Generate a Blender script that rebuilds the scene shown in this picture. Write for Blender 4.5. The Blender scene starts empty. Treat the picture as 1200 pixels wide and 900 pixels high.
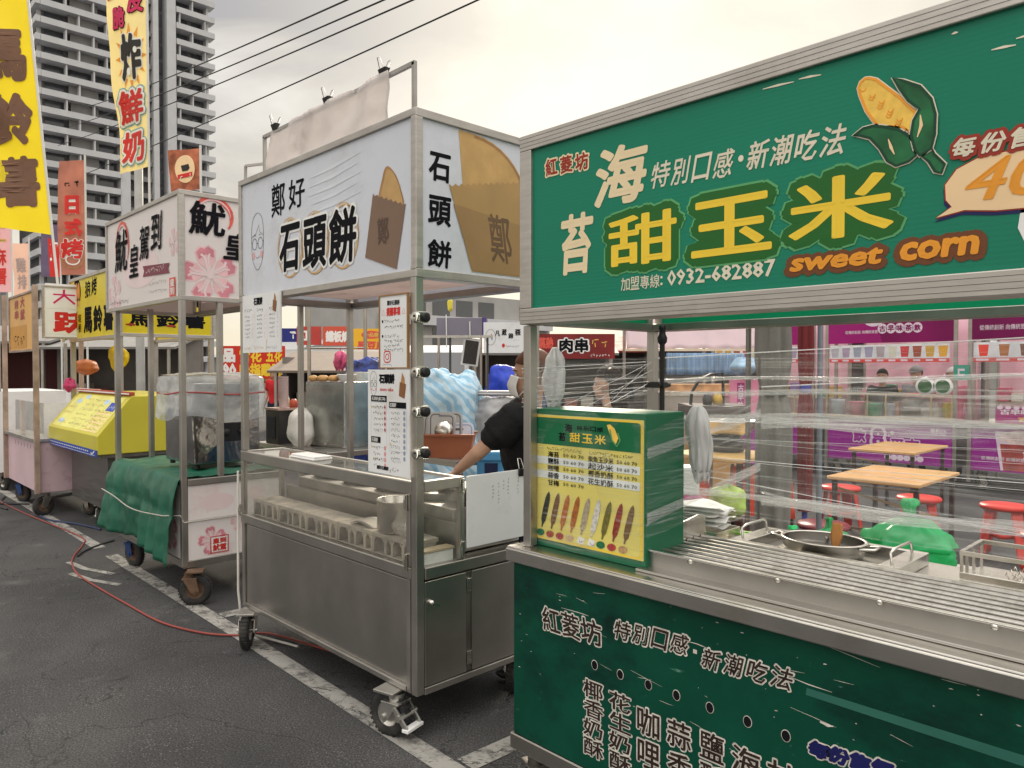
import bpy, math, random
from mathutils import Vector, Matrix
random.seed(7)
SC = bpy.context.scene
COL = SC.collection
R = math.radians
# ------------------------------------------------------------------ camera
cd = bpy.data.cameras.new('camera'); cam = bpy.data.objects.new('camera', cd); COL.objects.link(cam)
cd.sensor_width = 36; cd.lens = 26.16; cd.clip_start = 0.05; cd.clip_end = 2000
yaw, pit = R(43.895), R(1.18)
_F = Vector((-math.cos(yaw)*math.cos(pit), math.sin(yaw)*math.cos(pit), -math.sin(pit)))
_R = Vector((math.sin(yaw), math.cos(yaw), 0)); _U = _R.cross(_F)
cam.matrix_world = Matrix(((_R.x, _U.x, -_F.x, 0), (_R.y, _U.y, -_F.y, 0), (_R.z, _U.z, -_F.z, 1.6), (0, 0, 0, 1)))
SC.camera = cam
# ------------------------------------------------------------------ sky and sun
SUN_DIR = Vector((-0.62, 0.66, 0.46)).normalized()
w = bpy.data.worlds.new('World'); SC.world = w; w.use_nodes = True
N = w.node_tree.nodes; L = w.node_tree.links
bgn = N['Background']; bgn.inputs[1].default_value = 0.10
sky = N.new('ShaderNodeTexSky'); sky.sky_type = 'NISHITA'; sky.sun_disc = False
sky.sun_elevation = math.asin(SUN_DIR.z); sky.sun_rotation = math.atan2(SUN_DIR.x, SUN_DIR.y)
tc = N.new('ShaderNodeTexCoord')
mp = N.new('ShaderNodeMapping'); mp.inputs['Scale'].default_value = (1.5, 1.5, 3.6); mp.inputs['Location'].default_value = (0.35, 0.9, 0.2); L.new(tc.outputs['Generated'], mp.inputs[0])
nz = N.new('ShaderNodeTexNoise'); nz.inputs['Scale'].default_value = 1.7; nz.inputs['Detail'].default_value = 6; nz.inputs['Roughness'].default_value = .5
nz.inputs['Distortion'].default_value = .35
L.new(mp.outputs[0], nz.inputs['Vector'])
cr = N.new('ShaderNodeValToRGB'); L.new(nz.outputs['Fac'], cr.inputs[0])
e = cr.color_ramp.elements; e[0].position = .43; e[0].color = (.54, .52, .51, 1); e[1].position = .59; e[1].color = (1.0, .955, .875, 1)
e2 = cr.color_ramp.elements.new(.5); e2.color = (.74, .695, .635, 1)
# the thin cloud is brighter and warmer round the hidden sun and near the horizon
dt = N.new('ShaderNodeVectorMath'); dt.operation = 'DOT_PRODUCT'; L.new(tc.outputs['Generated'], dt.inputs[0]); dt.inputs[1].default_value = Vector((-.40, .92, .30)).normalized()
mr = N.new('ShaderNodeMapRange'); mr.inputs[1].default_value = .72; mr.inputs[2].default_value = 1.0; mr.interpolation_type = 'SMOOTHSTEP'; L.new(dt.outputs['Value'], mr.inputs[0])
sep = N.new('ShaderNodeSeparateXYZ'); L.new(tc.outputs['Generated'], sep.inputs[0])
hz = N.new('ShaderNodeMapRange'); hz.inputs[1].default_value = .38; hz.inputs[2].default_value = .02; hz.interpolation_type = 'SMOOTHSTEP'; L.new(sep.outputs['Z'], hz.inputs[0])
def wmix(a, b, fac, mode='MIX'):
    m = N.new('ShaderNodeMix'); m.data_type = 'RGBA'; m.blend_type = mode
    for sock, val in ((m.inputs[0], fac), (m.inputs[6], a), (m.inputs[7], b)):
        if hasattr(val, 'links'): L.new(val, sock)
        else: sock.default_value = val
    return m.outputs[2]
def wmul(a, k):
    m = N.new('ShaderNodeMath'); m.operation = 'MULTIPLY'; L.new(a, m.inputs[0]); m.inputs[1].default_value = k; return m.outputs[0]
c1 = wmix(cr.outputs[0], (1.16, 1.03, .78, 1), wmul(hz.outputs[0], .65))
c2 = wmix(c1, (1.62, 1.49, 1.18, 1), wmul(mr.outputs[0], .5))
# an overcast dome is brighter overhead than low down; extra gain overhead and behind the photographer is added as fill light
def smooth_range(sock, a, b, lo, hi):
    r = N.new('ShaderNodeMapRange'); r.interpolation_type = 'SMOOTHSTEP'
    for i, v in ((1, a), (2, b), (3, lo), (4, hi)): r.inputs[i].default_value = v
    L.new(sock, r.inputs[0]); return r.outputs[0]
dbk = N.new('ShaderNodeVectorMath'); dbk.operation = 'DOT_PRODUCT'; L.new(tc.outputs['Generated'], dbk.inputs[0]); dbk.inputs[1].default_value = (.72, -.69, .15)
up_ = smooth_range(sep.outputs['Z'], .40, .9, 1.0, 3.5); bk_fill = smooth_range(dbk.outputs['Value'], -.2, .7, 1.0, 1.7)
gain = N.new('ShaderNodeMath'); gain.operation = 'MULTIPLY'; L.new(up_, gain.inputs[0]); L.new(bk_fill, gain.inputs[1])
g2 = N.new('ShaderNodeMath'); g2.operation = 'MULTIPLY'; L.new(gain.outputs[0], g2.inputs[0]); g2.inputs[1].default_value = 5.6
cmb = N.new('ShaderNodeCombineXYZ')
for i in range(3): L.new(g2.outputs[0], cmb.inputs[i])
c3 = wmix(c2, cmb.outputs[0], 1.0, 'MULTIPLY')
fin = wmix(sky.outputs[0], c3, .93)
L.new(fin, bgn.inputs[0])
sd = bpy.data.lights.new('sun', 'SUN'); sd.energy = 2.0; sd.angle = R(10); sd.color = (1, .88, .70)
so = bpy.data.objects.new('sun', sd); COL.objects.link(so); so.rotation_euler = SUN_DIR.to_track_quat('Z', 'Y').to_euler()
SC.view_settings.view_transform = 'Standard'; SC.view_settings.look = 'None'; SC.view_settings.exposure = 0.58; SC.view_settings.gamma = 1.0
SC.view_settings.use_curve_mapping = False
SC.cycles.max_bounces = 10; SC.cycles.transparent_max_bounces = 24; SC.cycles.transmission_bounces = 8

# ------------------------------------------------------------------ materials
MATS = {}
def _new(name):
    m = bpy.data.materials.new(name); m.use_nodes = True
    n = m.node_tree.nodes; l = m.node_tree.links
    return m, n, l, n['Principled BSDF']
def pm(name, col, rough=.5, metal=0., var=.12, scale=6., bump=0., bscale=60., spec=.3, stretch=None, dirt=None, dscale=2.5, dlo=.52, dhi=.72, trans=0., coat=0.):
    """principled material with noise variation, optional dirt layer, bump and translucency"""
    if name in MATS: return MATS[name]
    m, n, l, b = _new(name)
    b.inputs['Roughness'].default_value = rough; b.inputs['Metallic'].default_value = metal
    b.inputs['Specular IOR Level'].default_value = spec; b.inputs['Coat Weight'].default_value = coat
    t = n.new('ShaderNodeTexCoord'); vec = t.outputs['Object']
    if stretch:
        mm = n.new('ShaderNodeMapping'); mm.inputs['Scale'].default_value = stretch; l.new(vec, mm.inputs[0]); vec2 = mm.outputs[0]
    else: vec2 = vec
    nz = n.new('ShaderNodeTexNoise'); nz.inputs['Scale'].default_value = scale; nz.inputs['Detail'].default_value = 5; l.new(vec2, nz.inputs['Vector'])
    r = n.new('ShaderNodeValToRGB'); l.new(nz.outputs['Fac'], r.inputs[0])
    k0, k1 = 1-var, 1+var
    r.color_ramp.elements[0].position = .3; r.color_ramp.elements[1].position = .7
    r.color_ramp.elements[0].color = (*[c*k0 for c in col], 1); r.color_ramp.elements[1].color = (*[min(1, c*k1) for c in col], 1)
    out = r.outputs[0]
    if dirt:
        dz = n.new('ShaderNodeTexNoise'); dz.inputs['Scale'].default_value = dscale; dz.inputs['Detail'].default_value = 8; dz.inputs['Roughness'].default_value = .68; l.new(vec, dz.inputs['Vector'])
        dr = n.new('ShaderNodeMapRange'); dr.inputs[1].default_value = dlo; dr.inputs[2].default_value = dhi; l.new(dz.outputs['Fac'], dr.inputs[0])
        mx = n.new('ShaderNodeMix'); mx.data_type = 'RGBA'; l.new(dr.outputs[0], mx.inputs[0]); l.new(out, mx.inputs[6]); mx.inputs[7].default_value = (*dirt, 1)
        out = mx.outputs[2]
    l.new(out, b.inputs['Base Color'])
    rr = n.new('ShaderNodeMapRange'); rr.inputs[3].default_value = max(.03, rough*.75); rr.inputs[4].default_value = min(1, rough*1.3); l.new(nz.outputs['Fac'], rr.inputs[0]); l.new(rr.outputs[0], b.inputs['Roughness'])
    if bump:
        bz = n.new('ShaderNodeTexNoise'); bz.inputs['Scale'].default_value = bscale; bz.inputs['Detail'].default_value = 3; l.new(vec2, bz.inputs['Vector'])
        bp = n.new('ShaderNodeBump'); bp.inputs['Strength'].default_value = bump; bp.inputs['Distance'].default_value = .01; l.new(bz.outputs['Fac'], bp.inputs['Height']); l.new(bp.outputs[0], b.inputs['Normal'])
    if trans:
        tl = n.new('ShaderNodeBsdfTranslucent'); l.new(out, tl.inputs[0]); ms = n.new('ShaderNodeMixShader'); ms.inputs[0].default_value = trans
        l.new(b.outputs[0], ms.inputs[1]); l.new(tl.outputs[0], ms.inputs[2]); l.new(ms.outputs[0], n['Material Output'].inputs[0])
    MATS[name] = m
    return m
def glassy(name, tint=(1, 1, 1), refl=.12, dust=.06, dcol=(.75, .73, .68), rough=.04, scale=9., lo=.45, hi=.8, stretch=None, dustmax=.35, bump=0.):
    """thin clear sheet: transparent with fresnel gloss and a patchy film of dust"""
    if name in MATS: return MATS[name]
    m, n, l, b = _new(name)
    tr = n.new('ShaderNodeBsdfTransparent'); tr.inputs[0].default_value = (*tint, 1)
    gl = n.new('ShaderNodeBsdfGlossy'); gl.inputs['Roughness'].default_value = rough
    lw = n.new('ShaderNodeLayerWeight'); lw.inputs[0].default_value = .5
    pw = n.new('ShaderNodeMath'); pw.operation = 'POWER'; l.new(lw.outputs['Facing'], pw.inputs[0]); pw.inputs[1].default_value = 4.
    fr_ = n.new('ShaderNodeMath'); fr_.operation = 'MULTIPLY_ADD'; l.new(pw.outputs[0], fr_.inputs[0]); fr_.inputs[1].default_value = .9; fr_.inputs[2].default_value = refl*.5
    s1 = n.new('ShaderNodeMixShader'); l.new(fr_.outputs[0], s1.inputs[0]); l.new(tr.outputs[0], s1.inputs[1]); l.new(gl.outputs[0], s1.inputs[2])
    t = n.new('ShaderNodeTexCoord'); vec = t.outputs['Object']
    if stretch:
        mm = n.new('ShaderNodeMapping'); mm.inputs['Scale'].default_value = stretch; l.new(vec, mm.inputs[0]); vec = mm.outputs[0]
    nz = n.new('ShaderNodeTexNoise'); nz.inputs['Scale'].default_value = scale; nz.inputs['Detail'].default_value = 6; nz.inputs['Roughness'].default_value = .62; l.new(vec, nz.inputs['Vector'])
    r = n.new('ShaderNodeMapRange'); r.inputs[1].default_value = lo; r.inputs[2].default_value = hi; r.inputs[3].default_value = dust; r.inputs[4].default_value = dustmax; l.new(nz.outputs['Fac'], r.inputs[0])
    df = n.new('ShaderNodeBsdfDiffuse'); df.inputs[0].default_value = (*dcol, 1)
    tl = n.new('ShaderNodeBsdfTranslucent'); tl.inputs[0].default_value = (*dcol, 1)
    sd_ = n.new('ShaderNodeMixShader'); sd_.inputs[0].default_value = .5; l.new(df.outputs[0], sd_.inputs[1]); l.new(tl.outputs[0], sd_.inputs[2])
    s2 = n.new('ShaderNodeMixShader'); l.new(r.outputs[0], s2.inputs[0]); l.new(s1.outputs[0], s2.inputs[1]); l.new(sd_.outputs[0], s2.inputs[2])
    if bump:
        bp = n.new('ShaderNodeBump'); bp.inputs['Strength'].default_value = bump; bp.inputs['Distance'].default_value = .02; l.new(nz.outputs['Fac'], bp.inputs['Height']); l.new(bp.outputs[0], gl.inputs['Normal'])
    l.new(s2.outputs[0], n['Material Output'].inputs[0])
    MATS[name] = m
    return m

STEEL = pm('stainless_steel', (.50, .48, .45), .35, 1., .04, 2., .10, 2.6, stretch=(2, 2, .8), dirt=(.36, .34, .31), dscale=2.2, dlo=.40, dhi=.9)
STEELB = pm('bright_steel', (.66, .64, .60), .24, 1., .10, 4., .04, 160., stretch=(1, 9, 1), dirt=(.50, .47, .40), dscale=2.2)
STEELD = pm('sooty_steel', (.23, .22, .20), .45, .9, .2, 5., .08, 90.)
POSTM = pm('steel_tube', (.42, .40, .375), .36, .92, .14, 5., .04, 90., dirt=(.30, .26, .21), dscale=3., dlo=.55, dhi=.8)
ALU = pm('aluminium_frame', (.46, .435, .405), .42, .75, .12, 7., .04, 120., stretch=(1, 1, 8), dirt=(.36, .33, .30), dscale=3.)
BLACKP = pm('black_plastic', (.02, .02, .021), .4)
DARKP = pm('dark_grey_plastic', (.06, .06, .063), .5)
RUBBER = pm('tyre_rubber', (.028, .027, .027), .82, 0, .2, 9., .3, 60., dirt=(.10, .095, .085), dscale=5.)
RIM = pm('wheel_rim', (.62, .6, .56), .32, .9, .1)
RUST = pm('rusty_iron', (.14, .085, .055), .8, .2, .4, 14., .3, 50.)
WHITEP = pm('white_plastic', (.78, .78, .77), .42, 0, .03)
WHITEB = pm('white_board', (.74, .75, .76), .38, 0, .03, dirt=(.62, .62, .60), dscale=4.)
PAPER = pm('white_paper', (.80, .80, .78), .6, 0, .02)
INK = pm('black_ink', (.010, .010, .013), .7, 0, .05, spec=.05)
GLASS = glassy('case_glass', (.97, .98, .97), .06, .02, dustmax=.22, lo=.45, hi=.78, scale=5.)
GLASSF = glassy('floury_glass', (.97, .97, .96), .05, .05, (.60, .56, .50), lo=.38, hi=.80, dustmax=.17, scale=7.)
POLY = glassy('clear_plastic_sheet', (.95, .97, .98), .12, .30, (.80, .84, .87), rough=.16, scale=3.4, lo=.38, hi=.74, dustmax=.62, bump=.3)
WOOD = pm('varnished_wood', (.62, .36, .13), .32, 0, .18, 3., .03, 60., stretch=(1, 9, 1), coat=.3)

# ------------------------------------------------------------------ mesh builder
class MB:
    def __init__(s): s.v = []; s.f = []; s.mi = []; s.sm = []; s.mats = []
    def slot(s, m):
        if m not in s.mats: s.mats.append(m)
        return s.mats.index(m)
    def add(s, V, Fs, m, smooth=False):
        o = len(s.v); k = s.slot(m); s.v += [tuple(p) for p in V]
        for f in Fs: s.f.append(tuple(i+o for i in f)); s.mi.append(k); s.sm.append(smooth)
        return s
    def box(s, x0, x1, y0, y1, z0, z1, m, M=None):
        V = [(x, y, z) for z in (z0, z1) for (x, y) in ((x0, y0), (x1, y0), (x1, y1), (x0, y1))]
        if M is not None: V = [M @ Vector(p) for p in V]
        return s.add(V, [(3, 2, 1, 0), (4, 5, 6, 7), (0, 1, 5, 4), (1, 2, 6, 5), (2, 3, 7, 6), (3, 0, 4, 7)], m)
    def bar(s, p, q, a, b, m, up=(0, 0, 1)):
        p = Vector(p); q = Vector(q); d = (q-p).normalized(); u = Vector(up)
        if abs(d.dot(u)) > .95: u = Vector((0, 1, 0))
        r = d.cross(u).normalized()*(a/2); t = r.cross(d).normalized()*(b/2)
        V = [c+i*r+j*t for c in (p, q) for (i, j) in ((-1, -1), (1, -1), (1, 1), (-1, 1))]
        return s.add(V, [(0, 1, 2, 3), (7, 6, 5, 4), (4, 5, 1, 0), (5, 6, 2, 1), (6, 7, 3, 2), (7, 4, 0, 3)], m)
    def tube(s, pts, r, m, n=8, closed=False):
        P = [Vector(p) for p in pts]; k = len(P); V = []
        rs = r if isinstance(r, (list, tuple)) else [r]*k
        prev = None
        for i in range(k):
            a = P[i-1] if (i or closed) else P[i]; b = P[(i+1) % k] if (i < k-1 or closed) else P[i]
            d = (b-a); d = d.normalized() if d.length > 1e-9 else Vector((0, 0, 1))
            if prev is None:
                u = Vector((0, 0, 1)) if abs(d.z) < .9 else Vector((1, 0, 0)); x = d.cross(u).normalized()
            else:
                x = prev-d*prev.dot(d); x = x.normalized() if x.length > 1e-6 else d.orthogonal().normalized()
            prev = x; y = d.cross(x)
            for j in range(n):
                t = 2*math.pi*j/n; V.append(P[i]+(x*math.cos(t)+y*math.sin(t))*rs[i])
        Fs = []
        for i in range(k if closed else k-1):
            for j in range(n):
                a = i*n+j; b = i*n+(j+1) % n; i2 = (i+1) % k
                Fs.append((a, b, i2*n+(j+1) % n, i2*n+j))
        s.add(V, Fs, m, True)
        if not closed:
            s.add(V[:n], [tuple(range(n))[::-1]], m); s.add(V[-n:], [tuple(range(n))], m)
        return s
    def lathe(s, prof, c, m, n=24, axis=(0, 0, 1), sx=1., sy=1.):
        A = Vector(axis).normalized(); X = A.orthogonal().normalized() if abs(A.z) < .99 else Vector((1, 0, 0)); Y = A.cross(X); c = Vector(c); V = []
        for (r, z) in prof:
            for j in range(n):
                t = 2*math.pi*j/n; V.append(c+A*z+X*(r*sx*math.cos(t))+Y*(r*sy*math.sin(t)))
        Fs = [(i*n+j, i*n+(j+1) % n, (i+1)*n+(j+1) % n, (i+1)*n+j) for i in range(len(prof)-1) for j in range(n)]
        return s.add(V, Fs, m, True)
    def ell(s, c, rx, ry, rz, m, n=16, k=10, M=None):
        V = []; c = Vector(c)
        for i in range(k+1):
            a = math.pi*i/k
            for j in range(n):
                t = 2*math.pi*j/n; p = Vector((rx*math.sin(a)*math.cos(t), ry*math.sin(a)*math.sin(t), rz*math.cos(a)))
                V.append(c+(M @ p if M is not None else p))
        Fs = [(i*n+j, (i+1)*n+j, (i+1)*n+(j+1) % n, i*n+(j+1) % n) for i in range(k) for j in range(n)]
        return s.add(V, Fs, m, True)
    def grid(s, fn, nu, nv, m, smooth=True, closed_u=False):
        V = [fn(i/nu, j/nv) for i in range(nu+1) for j in range(nv+1)]
        Fs = [(i*(nv+1)+j, (i+1)*(nv+1)+j, (i+1)*(nv+1)+j+1, i*(nv+1)+j+1) for i in range(nu) for j in range(nv)]
        return s.add(V, Fs, m, smooth)
    def capsule(s, p, q, r0, r1, m, n=12):
        p = Vector(p); q = Vector(q); d = (q-p).normalized()
        pts = []; rs = []
        for a in (85, 60, 30): pts.append(p-d*r0*math.sin(R(a))); rs.append(r0*math.cos(R(a)))
        pts += [p, q]; rs += [r0, r1]
        for a in (30, 60, 85): pts.append(q+d*r1*math.sin(R(a))); rs.append(r1*math.cos(R(a)))
        return s.tube(pts, rs, m, n)
    def build(s, name, parent=None, loc=(0, 0, 0), rotz=0., bevel=0., solid=0., sub=0, label=None):
        me = bpy.data.meshes.new(name); me.from_pydata(s.v, [], s.f)
        for m in s.mats: me.materials.append(m)
        me.polygons.foreach_set('material_index', s.mi); me.polygons.foreach_set('use_smooth', s.sm); me.update()
        o = bpy.data.objects.new(name, me); COL.objects.link(o)
        o.location = loc; o.rotation_euler = (0, 0, rotz)
        if parent is not None: o.parent = parent
        if solid: md = o.modifiers.new('solid', 'SOLIDIFY'); md.thickness = solid; md.offset = 0
        if sub: md = o.modifiers.new('sub', 'SUBSURF'); md.levels = sub; md.render_levels = sub
        if bevel: md = o.modifiers.new('bevel', 'BEVEL'); md.width = bevel; md.segments = 2; md.limit_method = 'ANGLE'; md.angle_limit = R(40); md.harden_normals = False
        if label: o['label'] = label
        return o
def tag(o, label, cat, group=None, kind=None):
    o['label'] = label; o['category'] = cat
    if group: o['group'] = group
    if kind: o['kind'] = kind
    return o
def thing(name, label, cat, loc=(0, 0, 0), rotz=0., group=None):
    o = bpy.data.objects.new(name, None); COL.objects.link(o); o.location = loc; o.rotation_euler = (0, 0, rotz); o.empty_display_size = .1
    return tag(o, label, cat, group)
def structure(o): o['kind'] = 'structure'; return o
def copy_tree(o, parent=None):
    c = o.copy(); COL.objects.link(c)
    if parent is not None: c.parent = parent
    for ch in list(o.children): copy_tree(ch, c)
    return c
def crease(o, size, amount, depth=3):
    """crumple a soft sheet: displacement by a cloud texture, applied before any thickness"""
    key = 'crease_%d' % int(size*1000); tx = bpy.data.textures.get(key) or bpy.data.textures.new(key, 'CLOUDS'); tx.noise_scale = size; tx.noise_depth = depth
    d = o.modifiers.new('crease', 'DISPLACE'); d.texture = tx; d.strength = amount; d.mid_level = .5; d.texture_coords = 'GLOBAL'
    o.modifiers.move(len(o.modifiers)-1, 0); return o
# ------------------------------------------------------------------ flat lettering and drawing on a panel
_TX = {}
def glyphs(t, bold=0., shear=0., res=1):
    k = (t, bold, shear, res)
    if k in _TX: return _TX[k]
    cu = bpy.data.curves.new('t', 'FONT'); cu.body = t; cu.size = 1; cu.resolution_u = res; cu.shear = shear
    o = bpy.data.objects.new('t', cu); me = bpy.data.meshes.new_from_object(o)
    V = [tuple(v.co) for v in me.vertices]; Fs = [tuple(p.vertices) for p in me.polygons]
    bpy.data.objects.remove(o); bpy.data.curves.remove(cu); bpy.data.meshes.remove(me)
    if bold:      # thicken: a strip along every outline edge and a small disc at every corner
        cnt = {}
        for f in Fs:
            for i in range(len(f)): e_ = tuple(sorted((f[i], f[i-1]))); cnt[e_] = cnt.get(e_, 0)+1
        used = set(); jj = 0
        for (i, j), c in cnt.items():
            if c != 1: continue
            ax, ay, bx_, by = V[i][0], V[i][1], V[j][0], V[j][1]; dx, dy = bx_-ax, by-ay; ln = math.hypot(dx, dy)
            if ln < 1e-6: continue
            nx, ny = -dy/ln*bold, dx/ln*bold; z = .1+.8*((jj*17) % 41)/41; jj += 1; o = len(V)
            V += [(ax+nx, ay+ny, z), (ax-nx, ay-ny, z), (bx_-nx, by-ny, z), (bx_+nx, by+ny, z)]; Fs.append((o, o+1, o+2, o+3))
            used |= {i, j}
        if bold > .011:
            for q_, i in enumerate(used):
                o = len(V); z = .108+.8*((q_*13) % 37)/37; V += [(V[i][0]+bold*math.cos(R(60*h_+15)), V[i][1]+bold*math.sin(R(60*h_+15)), z) for h_ in range(6)]; Fs.append(tuple(range(o, o+6)))
    xs = [p[0] for p in V]; ys = [p[1] for p in V]
    x0, x1, y0, y1 = min(xs), max(xs), min(ys), max(ys)
    out = ([((x-x0)/(x1-x0), (y-y0)/(y1-y0), z) for x, y, z in V], Fs, (x1-x0)/(y1-y0), bold)
    _TX[k] = out
    return out
class Panel:
    """draws flat marks on the plane O + u*U + v*V of a mesh under construction; each layer lies 0.8 mm above the last"""
    def __init__(s, mb, O, U, V): s.mb = mb; s.O = Vector(O); s.U = Vector(U).normalized(); s.V = Vector(V).normalized(); s.n = s.U.cross(s.V); s.warp = None; s.step = .0008; s.squeeze = None; s.wid = 0.
    def p(s, u, v, k):
        d = s.warp(u, v) if s.warp else 0.
        if s.squeeze: q = s.squeeze(v); r_ = s.wid-u; u = s.wid-r_*q; d -= r_*math.sqrt(max(0, 1-q*q))
        return s.O+s.U*u+s.V*v+s.n*(k*s.step+d)
    def poly(s, pts, k, m): s.mb.add([s.p(u, v, k) for u, v in pts], [tuple(range(len(pts)))], m); return s
    def rect(s, u0, v0, u1, v1, k, m): return s.poly([(u0, v0), (u1, v0), (u1, v1), (u0, v1)], k, m)
    def oval(s, u, v, a, b, k, m, n=28, rot=0.):
        c, q = math.cos(rot), math.sin(rot)
        return s.poly([(u+a*math.cos(t)*c-b*math.sin(t)*q, v+a*math.cos(t)*q+b*math.sin(t)*c) for t in [2*math.pi*i/n for i in range(n)]], k, m)
    def stroke(s, pts, wd, k, m, closed=False):
        P = [Vector(q) for q in pts]; n = len(P); A = []; B = []
        for i in range(n):
            a = P[i-1] if (i or closed) else P[i]; b = P[(i+1) % n] if (i < n-1 or closed) else P[i]
            d = (b-a).normalized() if (b-a).length > 1e-9 else Vector((1, 0)); nn = Vector((-d.y, d.x)); ww = wd[i] if isinstance(wd, (list, tuple)) else wd
            A.append(P[i]+nn*ww/2); B.append(P[i]-nn*ww/2)
        V = [s.p(q.x, q.y, k) for q in A]+[s.p(q.x, q.y, k) for q in B]
        s.mb.add(V, [(i, i+n, (i+1) % n+n, (i+1) % n) for i in range(n if closed else n-1)], m); return s
    def ring(s, u, v, a, b, wd, k, m, t0=0., t1=360., n=36):
        cl = abs(t1-t0) >= 360
        return s.stroke([(u+a*math.cos(R(t0+(t1-t0)*i/n)), v+b*math.sin(R(t0+(t1-t0)*i/n))) for i in range(n if cl else n+1)], wd, k, m, cl)
    def text(s, t, u0, v0, u1, v1, k, m, bold=.02, shear=0., res=1, slant=0.):
        """fits the words into the box; slant lifts the right end by that many metres"""
        V, Fs, asp, b = glyphs(t, bold, shear, res)
        s.mb.add([s.p(u0+x*(u1-u0), v0+y*(v1-v0)+slant*x, k+max(0, z)*.8) for x, y, z in V], Fs, m); return s
    def vtext(s, t, u0, v0, u1, v1, k, m, bold=.02, gap=.12, res=1, shear=0.):
        """one character under another"""
        n = len(t); h = (v1-v0)/(n+(n-1)*gap)
        for i, ch in enumerate(t):
            vt = v1-i*h*(1+gap); s.text(ch, u0, vt-h, u1, vt, k, m, bold, shear, res)
        return s
    def scrawl(s, u0, v0, u1, h, k, m, seed=0, cell=None):
        """a line of small handwriting, too small to read: short strokes cell by cell"""
        rd = random.Random(seed); c = cell or h; u = u0
        while u+c*.8 < u1:
            for _ in range(3):
                a = (u+rd.uniform(.05, .75)*c, v0+rd.uniform(.1, .9)*h); hor = rd.random() < .6
                b = (min(u+c*.85, a[0]+(c*rd.uniform(.35, .7) if hor else c*rd.uniform(-.1, .1))), a[1]+(h*rd.uniform(-.12, .12) if hor else -h*rd.uniform(.3, .6)))
                s.stroke([a, b], h*.13, k, m)
            u += c
        return s
FU, FV = (1, 0, 0), (0, 0, 1)      # a front facing the road
SU = (0, 1, 0)                     # a side facing the camera's end of the row
# ================================================================== ground
def ground_mat():
    m, n, l, b = _new('asphalt'); t = n.new('ShaderNodeTexCoord')
    def noise(sc, det=4, ro=.6):
        z = n.new('ShaderNodeTexNoise'); z.inputs['Scale'].default_value = sc; z.inputs['Detail'].default_value = det; z.inputs['Roughness'].default_value = ro; l.new(t.outputs['Object'], z.inputs['Vector']); return z.outputs['Fac']
    def ramp(f, a, b_, ca, cb):
        r = n.new('ShaderNodeValToRGB'); r.color_ramp.elements[0].position = a; r.color_ramp.elements[1].position = b_; r.color_ramp.elements[0].color = (*ca, 1); r.color_ramp.elements[1].color = (*cb, 1); l.new(f, r.inputs[0]); return r.outputs[0]
    def mix(fac, a, b_, mode='MIX'):
        m_ = n.new('ShaderNodeMix'); m_.data_type = 'RGBA'; m_.blend_type = mode
        if hasattr(fac, 'links'): l.new(fac, m_.inputs[0])
        else: m_.inputs[0].default_value = fac
        l.new(a, m_.inputs[6]); 
        if hasattr(b_, 'links'): l.new(b_, m_.inputs[7])
        else: m_.inputs[7].default_value = (*b_, 1)
        return m_.outputs[2]
    base = ramp(noise(.9, 6), .35, .7, (.027, .0275, .0295), (.060, .060, .062))
    agg = ramp(noise(120, 3, .6), .38, .72, (.42, .42, .42), (2.3, 2.25, 2.15))
    c = mix(1.0, base, agg, 'MULTIPLY')
    sp = n.new('ShaderNodeTexVoronoi'); sp.inputs['Scale'].default_value = 62; l.new(t.outputs['Object'], sp.inputs['Vector'])
    s2 = n.new('ShaderNodeMapRange'); s2.inputs[1].default_value = .24; s2.inputs[2].default_value = .10; l.new(sp.outputs['Distance'], s2.inputs[0])
    gate = n.new('ShaderNodeMapRange'); gate.inputs[1].default_value = .40; gate.inputs[2].default_value = .66; l.new(noise(3.2, 5), gate.inputs[0])
    mu = n.new('ShaderNodeMath'); mu.operation = 'MULTIPLY'; l.new(s2.outputs[0], mu.inputs[0]); l.new(gate.outputs[0], mu.inputs[1])
    c = mix(mu.outputs[0], c, (.25, .245, .23))
    # worn pale scuffs
    sc = n.new('ShaderNodeMapRange'); sc.inputs[1].default_value = .60; sc.inputs[2].default_value = .74; l.new(noise(2.1, 9, .72), sc.inputs[0])
    c = mix(sc.outputs[0], c, (.115, .113, .110))
    st = n.new('ShaderNodeMapRange'); st.inputs[1].default_value = .60; st.inputs[2].default_value = .70; st.inputs[4].default_value = .75; l.new(noise(.75, 7, .6), st.inputs[0])
    c = mix(st.outputs[0], c, (.014, .0135, .013))          # old oil stains
    ck = n.new('ShaderNodeTexNoise'); ck.inputs['Scale'].default_value = .9; ck.inputs['Detail'].default_value = 12; ck.inputs['Roughness'].default_value = .52; ck.inputs['Distortion'].default_value = .6; l.new(t.outputs['Object'], ck.inputs['Vector'])
    k1 = n.new('ShaderNodeMath'); k1.operation = 'SUBTRACT'; l.new(ck.outputs['Fac'], k1.inputs[0]); k1.inputs[1].default_value = .5
    k2 = n.new('ShaderNodeMath'); k2.operation = 'ABSOLUTE'; l.new(k1.outputs[0], k2.inputs[0])
    k3 = n.new('ShaderNodeMapRange'); k3.inputs[1].default_value = .0035; k3.inputs[2].default_value = .0012; k3.inputs[4].default_value = .8; l.new(k2.outputs[0], k3.inputs[0])
    c = mix(k3.outputs[0], c, (.010, .010, .010))           # hairline cracks
    l.new(c, b.inputs['Base Color']); b.inputs['Roughness'].default_value = .86
    bz = noise(110, 3, .7); bp = n.new('ShaderNodeBump'); bp.inputs['Strength'].default_value = .75; bp.inputs['Distance'].default_value = .008; l.new(bz, bp.inputs['Height']); l.new(bp.outputs[0], b.inputs['Normal'])
    return m
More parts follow.
